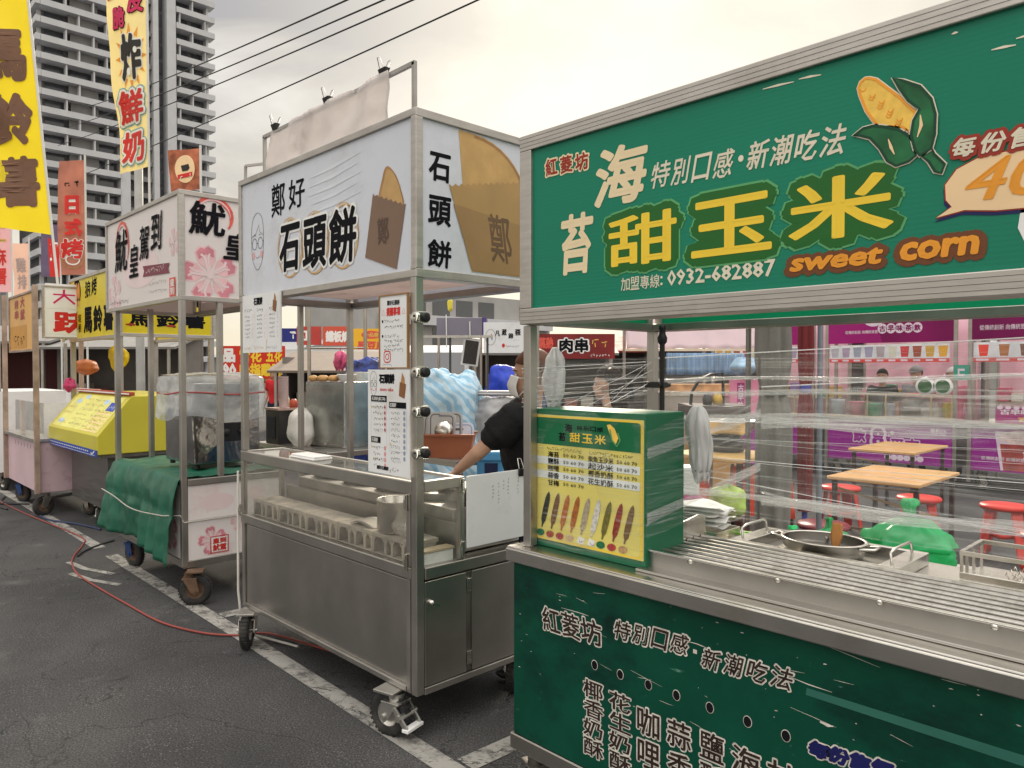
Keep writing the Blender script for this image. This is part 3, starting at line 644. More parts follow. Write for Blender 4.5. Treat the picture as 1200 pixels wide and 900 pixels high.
pp.stroke([(-1.20, .802), (-1.17, .803), (-1.13, .799)], [.001, .003, .001], 1, LOUT); pp.stroke([(-.90, .792), (-.84, .786), (-.78, .785)], [.001, .003, .001], 1, LOUT); pp.stroke([(-.81, .70), (-.79, .697), (-.775, .70)], [.004, .008, .002], 1, LOUT)
pp.stroke([(-1.70, .785), (-1.62, .787), (-1.58, .786)], [.001, .003, .001], 1, LOUT)
put(mb, 'front_panel', corn, O)
mb = MB(); mb.box(CX0-.004, CX1+.004, CY0-.006, CY1+.02, .215, .272, STEEL); put(mb, 'base_rail', corn, O, bevel=.004)
mb = MB(); mb.box(CX0-.012, CX1+.012, CY0-.014, CY1+.05, .908, .957, STEELB)
mb.box(CX0-.012, CX1+.012, CY0-.02, CY0-.013, .903, .950, STEELB)
put(mb, 'counter', corn, O, bevel=.005)
for (x, y) in ((-1.86, 1.96), (-.3, 1.96), (-1.86, 2.58), (-.3, 2.58)): caster(corn, x, y, .09, 1.2 if y < 2 else .2, STEELD, O, .045, .215)
# ---- menu stand on the counter
stand = thing('menu_stand', 'green box stand with a yellow picture menu of corn cobs, wrapped in film', 'menu stand', (-1.655, 2.04, .957)); OM = (1.655, -2.04, -.957)
mb = MB(); mb.box(-1.915, -1.405, 1.943, 2.16, .958, 1.456, pm('menu_green', (.006, .115, .052), .35, 0, .06)); put(mb, 'box', stand, OM, bevel=.004)
mb = MB(); MYEL = pm('menu_yellow', (.68, .60, .16), .35, 0, .05); pp = Panel(mb, (0, 1.9425, 0), FU, FV); MG = pm('menu_head_green', (.008, .14, .055), .35)
def rr(x0, z0, x1, z1, r, n=5):
    out = []
    for (cx, cz, a0) in ((x1-r, z1-r, 0), (x0+r, z1-r, 90), (x0+r, z0+r, 180), (x1-r, z0+r, 270)):
        for i in range(n+1): a = R(a0+90*i/n); out.append((cx+r*math.cos(a), cz+r*math.sin(a)))
    return out
mb.box(-1.900, -1.412, 1.9385, 1.9425, .985, 1.435, MYEL)
pp = Panel(mb, (0, 1.9385, 0), FU, FV)
pp.poly(rr(-1.897, .988, -1.415, 1.432, .018), 1, YEL); pp.poly(rr(-1.891, .994, -1.421, 1.426, .014), 2, MYEL)
pp.poly([(-1.891, 1.330), (-1.421, 1.330), (-1.421, 1.420), (-1.430, 1.426), (-1.880, 1.426), (-1.891, 1.418)], 3, MG)
pp.text('海', -1.745, 1.378, -1.71, 1.408, 4, INK, bold=.03); pp.text('苔', -1.775, 1.346, -1.74, 1.376, 4, INK, bold=.03)
for i, c in enumerate('甜玉米'): pp.text(c, -1.722+i*.056, 1.346, -1.674+i*.056, 1.378, 4, YEL, bold=.02)
for i, c in enumerate('特別口感'): pp.text(c, -1.69+i*.030, 1.388, -1.664+i*.030, 1.404, 4, INK, bold=.02)
pp.poly([(-1.558, 1.413), (-1.545, 1.416), (-1.526, 1.404), (-1.510, 1.372), (-1.520, 1.352), (-1.540, 1.372)], 4, KERN); pp.stroke([(-1.545, 1.40), (-1.535, 1.362), (-1.515, 1.345), (-1.502, 1.365), (-1.512, 1.39)], .006, 5, LGRN)
W2 = pm('menu_pale_row', (.66, .70, .66), .4)
for z in (1.259, 1.208): pp.rect(-1.889, z, -1.423, z+.027, 3, W2)
rows = (('海苔', 1.285), ('鹽酥', 1.261), ('咖哩', 1.236), ('蒜香', 1.210), ('甘梅', 1.184))
for t_, z in rows:
    pp.text(t_, -1.826, z, -1.772, z+.021, 4, INK, bold=.02); pp.text('50 60 70', -1.752, z+.005, -1.658, z+.017, 4, INK, bold=.006)
for t_, z in (('柴魚玉沙米', 1.285), ('起沙米', 1.261), ('椰香奶酥', 1.236), ('花生奶酥', 1.210)):
    pp.text(t_, -1.638, z-.002, -1.530, z+.020, 4, INK, bold=.014); pp.text('50 60 70', -1.516, z+.003, -1.434, z+.015, 4, INK, bold=.006)
pp.scrawl(-1.83, 1.311, -1.66, .012, 4, INK, 1); pp.scrawl(-1.64, 1.309, -1.44, .012, 4, INK, 2)
cobs = ((.018, .022, .016), (.15, .065, .03), (.42, .13, .03), (.36, .12, .035), (.36, .31, .22), (.55, .54, .50), (.16, .14, .035), (.26, .035, .025), (.17, .10, .04))
dots = ((.02, .14, .06), (.30, .05, .03), (.34, .05, .05), (.5, .36, .2), (.7, .7, .66), (.7, .7, .66), (.02, .14, .06), (.36, .05, .05), (.42, .26, .13))
for i in range(9):
    xt = -1.820+i*.0464; xb = xt-.036; zt = 1.160; zb = 1.029
    m = pm('cob_%d' % i, cobs[i], .45, 0, .35, 120); d = Vector((xt-xb, zt-zb)); nn = Vector((-d.y, d.x)).normalized()
    prof = [(0, .003), (.10, .004), (.20, .0105), (.45, .0125), (.8, .011), (.93, .007), (1, .001)]
    pts = [Vector((xb, zb))+d*s_+nn*w_ for s_, w_ in prof]+[Vector((xb, zb))+d*s_-nn*w_ for s_, w_ in prof[::-1]]
    pp.poly([tuple(q) for q in pts], 4, m)
    if i in (4, 5): pp.poly([(xb-.018, 1.000), (xb+.010, .996), (xb+.018, 1.018), (xb-.010, 1.024)], 4, pm('dot_%d' % i, dots[i], .5)); pp.scrawl(xb-.010, 1.002, xb+.012, .012, 5, INK, i)
    else: pp.oval(xb-.006, 1.009, .019, .0125, 4, pm('dot_%d' % i, dots[i], .5, 0, .4, 150), 18, .15)
put(mb, 'menu_sheet', stand, OM)
RODM = pm('rod_steel', (.40, .385, .36), .38, 1., .15, 8., stretch=(8, 1, 1), dirt=(.24, .22, .19), dscale=9)
# ---- rod grill along the front of the counter
gr = thing('rod_grill', 'long steel warming grill of parallel rods with an upright end plate, along the green counter', 'grill', (-.85, 2.2, .957)); OG = (.85, -2.2, -.957)
mb = MB()
mb.box(-1.425, -.235, 1.965, 1.972, .958, 1.018, STEEL); mb.box(-1.425, -.235, 2.325, 2.333, .958, 1.008, STEEL); mb.box(-1.425, -.235, 1.973, 2.324, .958, .966, pm('tray_soot', (.07, .065, .06), .6, .4)); mb.box(-.242, -.235, 1.973, 2.324, .967, 1.01, STEEL)
mb.bar((-1.425, 1.962, 1.020), (-.235, 1.962, 1.020), .018, .006, STEELB); mb.bar((-1.425, 1.940, .962), (-.235, 1.940, .962), .05, .008, STEEL)
put(mb, 'tray', gr, OG, bevel=.002)
mb = MB(); mb.add([(-1.432, 1.965, .96), (-1.432, 2.335, .96), (-1.432, 2.335, 1.07), (-1.432, 2.29, 1.085), (-1.432, 1.975, 1.045)], [(0, 1, 2, 3, 4)], STEELB); put(mb, 'end_plate', gr, OG, solid=.005)
for i in range(8):
    y = 2.002+i*.0435; mb = MB(); mb.tube([(-1.427, y, 1.004), (-.237, y, 1.004)], .0085, RODM, 10); put(mb, 'rod', gr, OG)
for x in (-1.25, -.97, -.70, -.45):
    mb = MB(); mb.lathe([(.0, -.012), (.008, -.012), (.008, 0)], (x, 1.965, 1.012), STEELB, 10, (0, 1, 0)); put(mb, 'rivet', gr, OG)
# ---- burner tray with the big pot
bt = thing('burner_tray', 'square steel burner tray with wire handles holding the wide pot, on the green counter', 'burner tray', (-1.09, 2.57, .957)); OB = (1.09, -2.57, -.957)
mb = MB(); x0, x1, y0, y1, zt = -1.36, -.80, 2.365, 2.665, .998
for q in ((x0, x1, y0, y0+.03), (x0, x1, y1-.02, y1), (x0, x0+.06, y0+.03, y1-.02), (x1-.06, x1, y0+.03, y1-.02)): mb.box(*q, .958, zt, STEELB)
mb.box(x0+.06, x1-.06, y0+.03, y1-.02, .958, .963, STEELD); put(mb, 'tray', bt, OB, bevel=.003)
for x in (x0+.03, x1-.03):
    mb = MB(); mb.tube([(x, 2.42, zt), (x-.005, 2.42, zt+.035), (x, 2.45, zt+.045), (x, 2.57, zt+.045), (x-.005, 2.60, zt+.035), (x, 2.60, zt)], .0045, STEELB, 8); put(mb, 'handle', bt, OB)
pot = thing('cooking_pot', 'wide shallow steel pot with a wooden spatula in it, sunk in the burner tray', 'pot', (-1.085, 2.520, .964)); 
mb = MB(); r0 = .135
mb.lathe([(0, .004), (r0-.02, .004), (r0-.006, .012), (r0, .03), (r0, .052), (r0+.008, .055), (r0+.008, .058), (r0-.004, .058), (r0-.006, .03), (r0-.014, .018), (0, .014)], (0, 0, 0), STEELB, 48, sy=.82); mb.lathe([(r0-.0045, .056), (r0-.008, .03), (r0-.018, .0195), (0, .0155)], (0, 0, 0), pm('shaded_pot_inside', (.17, .16, .145), .35, 1., .2, 6.), 40, sy=.82); mb.build('bowl', pot)  # inner skin coloured dark: painted shade of a deeper pot
for s_ in (-1, 1):
    mb = MB(); mb.tube([(s_*r0*.97, -.03, .045), (s_*(r0+.04), -.025, .05), (s_*(r0+.04), .025, .05), (s_*r0*.97, .03, .045)], .005, STEELB, 8); mb.build('handle', pot)
mb = MB(); mb.lathe([(.0, -.004), (.006, -.003), (.006, .002)], (-.03, .092, .04), STEELB, 10, (0, -1, 0)); mb.build('rivet', pot)
sp = MB(); MW = pm('spatula_wood', (.48, .21, .06), .5, 0, .2, 14)
sp.grid(lambda a, b: (-1.058+.022*(b-.5)*(.75+1.0*math.sin(a*2.6)), 2.57-.02*(1-a), .985+.085*a), 12, 5, MW)
tag(sp.build('wooden_spatula', solid=.007), 'orange brown wooden spatula leaning in the wide steel pot', 'spatula')
tg = thing('tongs', 'small tongs with green plastic grips beside the burner tray', 'tongs', (-1.43, 2.60, .962))
for s_ in (-1, 1):
    mb = MB(); mb.bar((-.06, .010*s_, 0), (.06, .022*s_, .006), .010, .004, STEELB); mb.build('arm', tg)
    mb = MB(); mb.bar((.0, .018*s_, .008), (.10, .030*s_, .014), .020, .010, pm('grip_green', (.16, .42, .04), .4)); mb.build('grip', tg)
pt = thing('steel_dish', 'small rectangular steel dish behind the grill end plate', 'dish', (-1.55, 2.46, .958))
mb = MB()
for q in ((-.14, .14, -.085, -.081), (-.14, .14, .081, .085), (-.14, -.136, -.0805, .0805), (.136, .14, -.0805, .0805)): mb.box(*q, 0, .05, STEELB)
mb.box(-.136, .136, -.0805, .0805, 0, .004, STEELB); mb.build('dish_body', pt, bevel=.001)
rd = random.Random(4)
for i in range(7):
    mb = MB(); dx, dy, z, a = rd.uniform(-.012, .012), rd.uniform(-.012, .012), .0, rd.uniform(-.25, .25)
    mb.grid(lambda u, v: ((u-.5)*.20, (v-.5)*.13, .012*math.sin(u*5+i)*v+.012*math.cos(v*6+i*2)*(u-.3)), 8, 6, PAPER)
    o = mb.build('paper_bag', loc=(-1.53+dx, 2.47+dy, 1.018+i*.011), rotz=a+.1, solid=.002)
    tag(o, 'white paper bag in the loose pile lying on the steel dish', 'paper bag', 'white paper bags piled on the dish')
# ---- wire rack at the right end
wr = thing('wire_rack', "steel wire rack with coil springs, at the right end of the green cart's counter", 'rack', (-.43, 2.56, .957)); OW = (.43, -2.56, -.957)
mb = MB(); mb.box(-.66, -.24, 2.47, 2.69, .958, .978, STEELB); mb.box(-.66, -.24, 2.47, 2.474, .979, 1.0, STEELB); put(mb, 'base', wr, OW, bevel=.002)
mb = MB()
for (x, y) in ((-.655, 2.475), (-.655, 2.53), (-.655, 2.60), (-.655, 2.685), (-.30, 2.475), (-.30, 2.685)): mb.bar((x, y, .98), (x, y, 1.052), .008, .008, STEELB)
mb.bar((-.66, 2.475, 1.056), (-.26, 2.475, 1.056), .012, .012, STEELB); mb.bar((-.66, 2.685, 1.056), (-.26, 2.685, 1.056), .012, .012, STEELB); mb.bar((-.655, 2.483, 1.056), (-.655, 2.677, 1.056), .012, .012, STEELB)
put(mb, 'frame', wr, OW)
mb = MB()
for k in range(3):
    mb.tube([(-.56+i*.0045, 2.535+k*.05+.011*math.cos(i*1.25), .994+.011*math.sin(i*1.25)) for i in range(60)], .0014, STEELB, 5)
put(mb, 'spring_row', wr, OW)
# ---- clamp pole by the back post
cp = thing('clamp_pole', 'black clamp pole with a knob, fixed beside the rear steel post of the green cart', 'clamp', (-1.80, 2.60, .96))
mb = MB(); mb.tube([(0, 0, 0), (0, 0, .78)], .011, BLACKP, 10); mb.build('rod', cp)
mb = MB(); mb.lathe([(.011, .74), (.019, .75), (.021, .768), (.015, .78), (.012, .80), (.016, .806), (.014, .82), (0, .825)], (0, 0, 0), BLACKP, 14); mb.build('knob', cp)
mb = MB(); mb.box(-.08, .016, -.014, .02, .56, .585, BLACKP); mb.tube([(.0, -.03, .572), (.0, .05, .572)], .010, BLACKP, 8); mb.build('bracket', cp, bevel=.003)
# ---- cling film wound round the stall
def film_mat():
    m, n, l, b = _new('cling_film'); t = n.new('ShaderNodeTexCoord')
    def streak(sc, st, lo, hi, det=4, ro=.65):
        mm = n.new('ShaderNodeMapping'); mm.inputs['Scale'].default_value = st; l.new(t.outputs['Object'], mm.inputs[0])
        z = n.new('ShaderNodeTexNoise'); z.inputs['Scale'].default_value = sc; z.inputs['Detail'].default_value = det; z.inputs['Roughness'].default_value = ro; l.new(mm.outputs[0], z.inputs['Vector'])
        r = n.new('ShaderNodeMapRange'); r.inputs[1].default_value = lo; r.inputs[2].default_value = hi; l.new(z.outputs['Fac'], r.inputs[0]); return r.outputs[0]
    a = streak(1.0, (1.3, 1.3, 150), .54, .76); b_ = streak(1.0, (.5, .5, 22), .46, .78, 3)
    mu = n.new('ShaderNodeMath'); mu.operation = 'MULTIPLY_ADD'; l.new(a, mu.inputs[0]); mu.inputs[1].default_value = .55; 
    m2 = n.new('ShaderNodeMath'); m2.operation = 'MULTIPLY_ADD'; l.new(b_, m2.inputs[0]); m2.inputs[1].default_value = .13; m2.inputs[2].default_value = .05
    l.new(m2.outputs[0], mu.inputs[2])
    tr = n.new('ShaderNodeBsdfTransparent'); df = n.new('ShaderNodeBsdfDiffuse'); df.inputs[0].default_value = (.82, .84, .86, 1); tl = n.new('ShaderNodeBsdfTranslucent'); tl.inputs[0].default_value = (.82, .84, .86, 1)
    gl = n.new('ShaderNodeBsdfGlossy'); gl.inputs['Roughness'].default_value = .22
    s1 = n.new('ShaderNodeMixShader'); s1.inputs[0].default_value = .5; l.new(df.outputs[0], s1.inputs[1]); l.new(tl.outputs[0], s1.inputs[2])
    s2 = n.new('ShaderNodeMixShader'); s2.inputs[0].default_value = .45; l.new(s1.outputs[0], s2.inputs[1]); l.new(gl.outputs[0], s2.inputs[2])
    s3 = n.new('ShaderNodeMixShader'); l.new(mu.outputs[0], s3.inputs[0]); l.new(tr.outputs[0], s3.inputs[1]); l.new(s2.outputs[0], s3.inputs[2]); l.new(s3.outputs[0], n['Material Output'].inputs[0])
    return m
FOLD = glassy('film_fold', (1, 1, 1), .5, .12, (.86, .88, .90), rough=.14, dustmax=.46, lo=.40, hi=.7, scale=3., stretch=(1.5, 1.5, 40), bump=.6)
FILM = film_mat(); STRAND = glassy('film_strand', (1, 1, 1), .3, .45, (.88, .90, .92), rough=.2, dustmax=.8)
film = thing('cling_film', "clear streaky cling film stretched round the green cart's posts and menu stand", 'plastic film', (-1.1, 2.4, .96)); OF = (1.1, -2.4, -.96)
rd = random.Random(21)
def sheet(name, p, q, zlo, zhi, seed, amp=.012, nv=40):
    p = Vector(p); q = Vector(q); r2 = random.Random(seed); off = [r2.uniform(-1, 1) for _ in range(nv+1)]; d = (q-p).normalized(); nn = Vector((-d.y, d.x, 0))
    def fn(u, v):
        a = p.lerp(q, u); lo = zlo(u); hi = zhi(u); j = int(round(v*nv)); bulge = math.sin(math.pi*u)
        z = lo+(hi-lo)*v
        return (a.x+nn.x*amp*off[j]*bulge, a.y+nn.y*amp*off[j]*bulge+.012*math.sin(u*9+z*14)*bulge+.006*math.sin(u*23-z*31)*bulge, z+.012*off[(j*7) % (nv+1)]*math.sin(3*u+j))
    mb = MB(); mb.grid(fn, 26, nv, FILM); return put(mb, name, film, OF)
sheet('film_sheet', (-1.40, 2.675, 0), (-.25, 2.675, 0), lambda u: 1.02, lambda u: 1.655+.045*u, 1)
sheet('film_sheet', (-1.88, 2.672, 0), (-1.41, 2.674, 0), lambda u: 1.0, lambda u: 1.655, 4)
sheet('film_sheet', (-1.918, 1.91, 0), (-1.905, 2.66, 0), lambda u: 1.42, lambda u: 1.625+.03*u, 2)
sheet('film_sheet', (-1.918, 1.932, 0), (-1.400, 1.934, 0), lambda u: .975, lambda u: 1.45, 3, .004)
sheet('film_sheet', (-1.397, 1.934, 0), (-1.40, 2.67, 0), lambda u: 1.06+.05*u, lambda u: 1.40+.14*u, 5, .01)
for i in range(8):    # gathered folds of the film: narrow denser bands
    z0 = rd.uniform(1.03, 1.40) if i < 6 else rd.uniform(1.5, 1.64); h_ = rd.uniform(.012, .045); dz = rd.uniform(-.07, .05); xa = rd.choice((-1.88, -1.88, -1.4)); ph = rd.uniform(0, 6)
    mb = MB(); mb.grid(lambda u, v: (xa+(-.25-xa)*u, 2.684+.004*math.sin(9*v+ph)+.005*math.sin(7*u+ph), z0+dz*u+h_*(v-.5)*(.5+.7*abs(math.sin(5*u+ph)))+.006*math.sin(11*u+ph)), 60, 5, FOLD); put(mb, 'film_fold', film, OF)
for i in range(3):
    z0 = rd.uniform(1.06, 1.34); h_ = rd.uniform(.012, .03); ph = rd.uniform(0, 6)
    mb = MB(); mb.grid(lambda u, v: (-1.394, 1.936+.73*u, z0+.10*u+h_*(v-.5)*(.5+.7*abs(math.sin(4*u+ph)))), 30, 4, FOLD); put(mb, 'film_fold', film, OF)
mb = MB()
for i in range(7):     # twisted strands along the back
    z0 = rd.uniform(1.02, 1.42); z1 = z0+rd.uniform(-.10, .06); sag = rd.uniform(0, .02)
    mb.tube([(-1.88+1.63*k/14, 2.678+.006*math.sin(k+i), z0+(z1-z0)*k/14-sag*math.sin(math.pi*k/14)) for k in range(15)], rd.choice((.0006, .0009, .0014)), STRAND, 5)
for i in range(5):      # strands fanning up from the stand to the rear post
    a = Vector((-1.90+rd.uniform(0, .12), 2.0+rd.uniform(0, .3), 1.455)); b_ = Vector((-1.87, 2.63, rd.uniform(1.50, 1.64)))
    mb.tube([a.lerp(b_, k/8)+Vector((0, 0, .0015*math.sin(k*1.7+i))) for k in range(9)], rd.choice((.0008, .0014)), STRAND, 5)
for i in range(8):
    z0 = rd.uniform(1.45, 1.62); mb.tube([(-1.915, 1.893+.75*k/6, z0+.03*k/6) for k in range(7)], .0009, STRAND, 5)
for (a, b_) in (((-1.88, 1.645), (-.25, 1.705)), ((-1.40, 1.53), (-.25, 1.60))):
    mb.tube([(a[0]+(b_[0]-a[0])*k/10, 2.68, a[1]+(b_[1]-a[1])*k/10) for k in range(11)], .0022, STRAND, 5)
put(mb, 'film_strands', film, OF)
def draped_bag(name, label, cat, top, h, w_, d, m, seed, lean=(0, 0), group=None, hook=True):
    """a limp carrier bag hanging from its handles"""
    r2 = random.Random(seed); ph = [r2.uniform(0, 6.28) for _ in range(6)]
    def fn(u, v):
        t = 2*math.pi*u; s_ = (.30+.46*min(1, v*5)**.6+.34*math.sin(math.pi*min(1, v*1.15)))*(1-.30*max(0, v-.8)/.2)
        r_ = 1+.22*math.sin(3*t+ph[0]+v*3)+.13*math.sin(7*t+ph[1]+v*5)+.05*math.sin(13*t+ph[3]-v*7)
        return (math.cos(t)*w_/2*s_*r_+lean[0]*v, math.sin(t)*d/2*s_*r_+lean[1]*v, -h*v+.015*math.sin(5*t+ph[2])*(v > .9))
    mb = MB(); mb.grid(fn, 64, 36, m)
    if hook: mb.tube([(0, 0, -.02), (.004, 0, .03), (.02, 0, .045), (.01, .0, .0)], .003, m, 6)
    o = mb.build(name, loc=top, solid=.001); tx = bpy.data.textures.get('bag_crease') or bpy.data.textures.new('bag_crease', 'CLOUDS'); tx.noise_scale = .11; tx.noise_depth = 2
    dm = o.modifiers.new('crease', 'DISPLACE'); dm.texture = tx; dm.strength = .028*min(1, h/.3); dm.mid_level = .5; dm.texture_coords = 'GLOBAL'; o.modifiers.move(1, 0)
    return tag(o, label, cat, group)
BAGW = pm('white_bag_plastic', (.80, .80, .80), .35, 0, .05, 5, .35, 9, trans=.35)
draped_bag('carrier_bag', 'white carrier bag bunched behind the right edge of the green menu stand', 'plastic bag', (-1.375, 2.20, 1.475), .25, .075, .05, BAGW, 9, (.012, 0), None, False)
# ================================================================== stone-cake cart
SIGNW = pm('sign_sheet_white', (.66, .69, .76), .24, 0, .035, 1.5, .10, 3, trans=.12, dirt=(.58, .60, .64), dscale=3.)
LINE = pm('drawing_grey', (.10, .10, .11), .5)
GOLD = pm('drawing_gold', (.62, .42, .20), .5, 0, .2, 30)
KRAFT = pm('kraft_brown', (.20, .125, .085), .5, 0, .06, 5)
KRAFT2 = pm('kraft_tan', (.40, .25, .10), .45, 0, .10, 4)
BISC = pm('biscuit_tan', (.50, .31, .12), .45, 0, .16, 9)
BISC2 = pm('biscuit_brown', (.36, .19, .075), .45, 0, .2, 14)
GHOST = pm('sign_ghost', (.635, .67, .72), .3, 0, .08, 5)
ROSE = pm('rose_pink', (.72, .38, .38), .45, 0, .1)
def smooth(pts, n=6):
    """closed Catmull-Rom through the points"""
    out = []; k = len(pts)
    for i in range(k):
        p0, p1, p2, p3 = (Vector(pts[(i+j-1) % k]) for j in range(4))
        for s_ in range(n):
            t = s_/n; out.append(tuple(.5*((2*p1)+(p2-p0)*t+(2*p0-5*p1+4*p2-p3)*t*t+(3*p1-p0-3*p2+p3)*t**3)))
    return out
def granny(p, u, v, s, k, m, wd):
    """line drawing of a smiling face in round glasses"""
    p.stroke(smooth([(u-.075*s, v+.02*s), (u-.06*s, v+.12*s), (u, v+.16*s), (u+.06*s, v+.12*s), (u+.075*s, v+.02*s), (u+.06*s, v-.10*s), (u, v-.16*s), (u-.06*s, v-.10*s)]), wd, k, m, True)
    for q in (-1, 1):
        p.ring(u+q*.036*s, v-.012*s, .029*s, .031*s, wd*1.2, k, m); p.oval(u+q*.05*s, v-.075*s, .018*s, .020*s, k, ROSE, 14)
        p.stroke([(u+q*.066*s, v-.005*s), (u+q*.078*s, v+.0*s)], wd*1.5, k, m)
    p.stroke([(u-.010*s, v-.012*s), (u+.010*s, v-.012*s)], wd*1.4, k, m)
    p.ring(u, v-.075*s, .024*s, .018*s, wd, k, m, 200, 340, 8)
    p.stroke([(u-.07*s, v+.03*s), (u-.02*s, v+.045*s), (u+.02*s, v+.09*s), (u+.03*s, v+.05*s), (u+.07*s, v+.03*s)], wd, k, m)
    p.ring(u-.03*s, v+.03*s, .012*s, .007*s, wd, k, m, 20, 160, 6); p.ring(u+.03*s, v+.03*s, .012*s, .007*s, wd, k, m, 20, 160, 6)
def zigzag(a, b, n, amp):
    a = Vector(a); b = Vector(b); d = (b-a); nn = Vector((-d.y, d.x)).normalized()*amp; return [tuple(a+d*i/n+(nn if i % 2 else -nn*.2)) for i in range(n+1)]
SX0, SX1, SY0, SY1 = -4.245, -2.52, 1.87, 2.64
stone = thing('food_cart', 'stainless steel cart with a glass case under pale blue stone-cake sign boards', 'food cart', (-3.38, 2.25, 0), group='food carts along the parking line'); OS = (3.38, -2.25, 0)
def draw_stone(p):
    X = lambda x: x+4.245
    Z = lambda z: z-1.985
    for i in range(9): p.stroke([(X(-3.45+.02*(i % 3)), Z(2.20+.045*i)), (X(-3.2), Z(2.215+.045*i)), (X(-2.96-.03*(i % 2)), Z(2.235+.045*i))], [.004, .020, .004], 1, GHOST)
    granny(p, X(-4.02), Z(2.315), 1.0, 1, LINE, .0035)
    p.text('鄭', X(-3.846), Z(2.420), X(-3.690), Z(2.596), 1, INK, bold=.012); p.text('好', X(-3.650), Z(2.432), X(-3.478), Z(2.586), 1, INK, bold=.012)
    for c, x0, z0, x1, z1 in (('石', -3.751, 2.112, -3.525, 2.360), ('頭', -3.499, 2.104, -3.258, 2.358), ('餅', -3.236, 2.100, -2.990, 2.364)):
        u, v = X((x0+x1)/2), Z((z0+z1)/2)
        p.ring(u+.002, v-.004, .128, .150, .009, 1, GOLD); p.ring(u-.006, v+.004, .132, .154, .004, 2, GOLD); p.ring(u+.006, v-.008, .134, .150, .003, 2, BISC2)
        p.text(c, X(x0)-.013, Z(z0)-.013, X(x1)+.013, Z(z1)+.013, 3, WHT, bold=.075, res=2, shear=.06); p.text(c, X(x0), Z(z0), X(x1), Z(z1), 5, INK, bold=.030, res=2, shear=.06)
    pst = smooth([(X(-2.806), Z(2.33)), (X(-2.784), Z(2.44)), (X(-2.749), Z(2.488)), (X(-2.69), Z(2.45)), (X(-2.645), Z(2.377)), (X(-2.63), Z(2.29))], 5)
    p.poly(pst, 1, BISC2); p.poly([((u-X(-2.71))*.86+X(-2.705), (v-Z(2.38))*.90+Z(2.375)) for u, v in pst], 2, BISC)
    p.poly([(X(-2.920), Z(2.107)), (X(-2.675), Z(2.031))]+zigzag((X(-2.607), Z(2.301)), (X(-2.855), Z(2.386)), 14, .008), 3, KRAFT)
    p.text('鄭', X(-2.82), Z(2.15), X(-2.73), Z(2.27), 4, pm('kraft_dark', (.10, .06, .045), .5), bold=.02, shear=-.1)
def draw_stone_side(p):
    Yv = lambda y: y-1.872
    Z = lambda z: z-1.985
    for c, y0, z0, y1, z1 in (('石', 1.945, 2.402, 2.066, 2.526), ('頭', 1.941, 2.214, 2.068, 2.342), ('餅', 1.939, 2.034, 2.068, 2.154)): p.text(c, Yv(y0), Z(z0), Yv(y1), Z(z1), 1, INK, bold=.028, res=2, shear=.05)
    pst = [(Yv(2.11), Z(2.648)), (Yv(2.20), Z(2.648))]+[(Yv(2.20+.33*math.sin(R(a))), Z(2.38+.268*math.cos(R(a)))) for a in range(10, 91, 10)]+[(Yv(2.53), Z(2.34)), (Yv(2.14), Z(2.34))]
    p.poly(pst, 1, BISC); p.stroke([(Yv(2.20+.32*math.sin(R(a))), Z(2.38+.258*math.cos(R(a)))) for a in range(0, 91, 10)], .012, 2, BISC2)
    bag = [(Yv(2.185), Z(2.035)), (Yv(2.585), Z(2.035)), (Yv(2.585), Z(2.45))]+zigzag((Yv(2.585), Z(2.505)), (Yv(2.055), Z(2.400)), 30, .010)
    p.poly(bag, 3, KRAFT2); p.poly([(Yv(2.078), Z(2.32)), (Yv(2.585), Z(2.27)), (Yv(2.585), Z(2.04)), (Yv(2.188), Z(2.04))], 4, pm('kraft_mid', (.33, .20, .085), .45, 0, .1, 4))
    p.text('鄭', Yv(2.28), Z(2.09), Yv(2.43), Z(2.31), 5, pm('kraft_mark', (.15, .09, .05), .5), bold=.008, shear=-.25)
sign_board(stone, OS, 'sign_panel', (SX0, SY0, 1.985), FU, SX1-SX0-.004, .705, .04, 'sign_frame', SIGNW, ALU, draw_stone, fw=.032, grooves=False)
sign_board(stone, OS, 'side_sign_panel', (SX1, SY0+.002, 1.985), SU, .768, .705, .04, 'sign_frame', SIGNW, ALU, draw_stone_side, fw=.036, grooves=False)
sign_board(stone, OS, 'back_sign_panel', (SX1-.004, SY1, 1.985), (-1, 0, 0), SX1-SX0-.05, .705, .03, 'sign_frame', SIGNW, ALU, fw=.032, grooves=False)
sign_board(stone, OS, 'side_sign_panel', (SX0, SY1-.034, 1.985), (0, -1, 0), .69, .705, .03, 'sign_frame', SIGNW, ALU, fw=.032, grooves=False)
CEIL = pm('canopy_lining', (.74, .64, .60), .6, 0, .10, 1.2, dirt=(.50, .40, .38), trans=.72)
mb = MB(); mb.box(SX0+.05, SX1-.05, SY0+.05, SY1-.04, 2.045, 2.052, CEIL); put(mb, 'canopy_ceiling', stone, OS)
tube_frame(stone, OS, [((SX0+.045, 1.93, 2.005), (SX1-.05, 1.93, 2.005)), ((SX0+.045, 2.60, 2.005), (SX1-.05, 2.60, 2.005)), ((SX0+.06, 1.955, 2.004), (SX0+.06, 2.575, 2.004)), ((SX1-.065, 1.955, 2.004), (SX1-.065, 2.575, 2.004))], 'canopy_rail', POSTM, .036)
for (x, y, z0, s_) in ((-2.545, 1.892, .21, .040), (-4.222, 1.892, 1.125, .036), (-4.222, 2.60, .70, .034), (-2.545, 2.60, .21, .036), (-4.222, 2.25, .75, .030)):
    tube_frame(stone, OS, [((x, y, z0), (x, y, 2.03))], 'post', POSTM, s_)
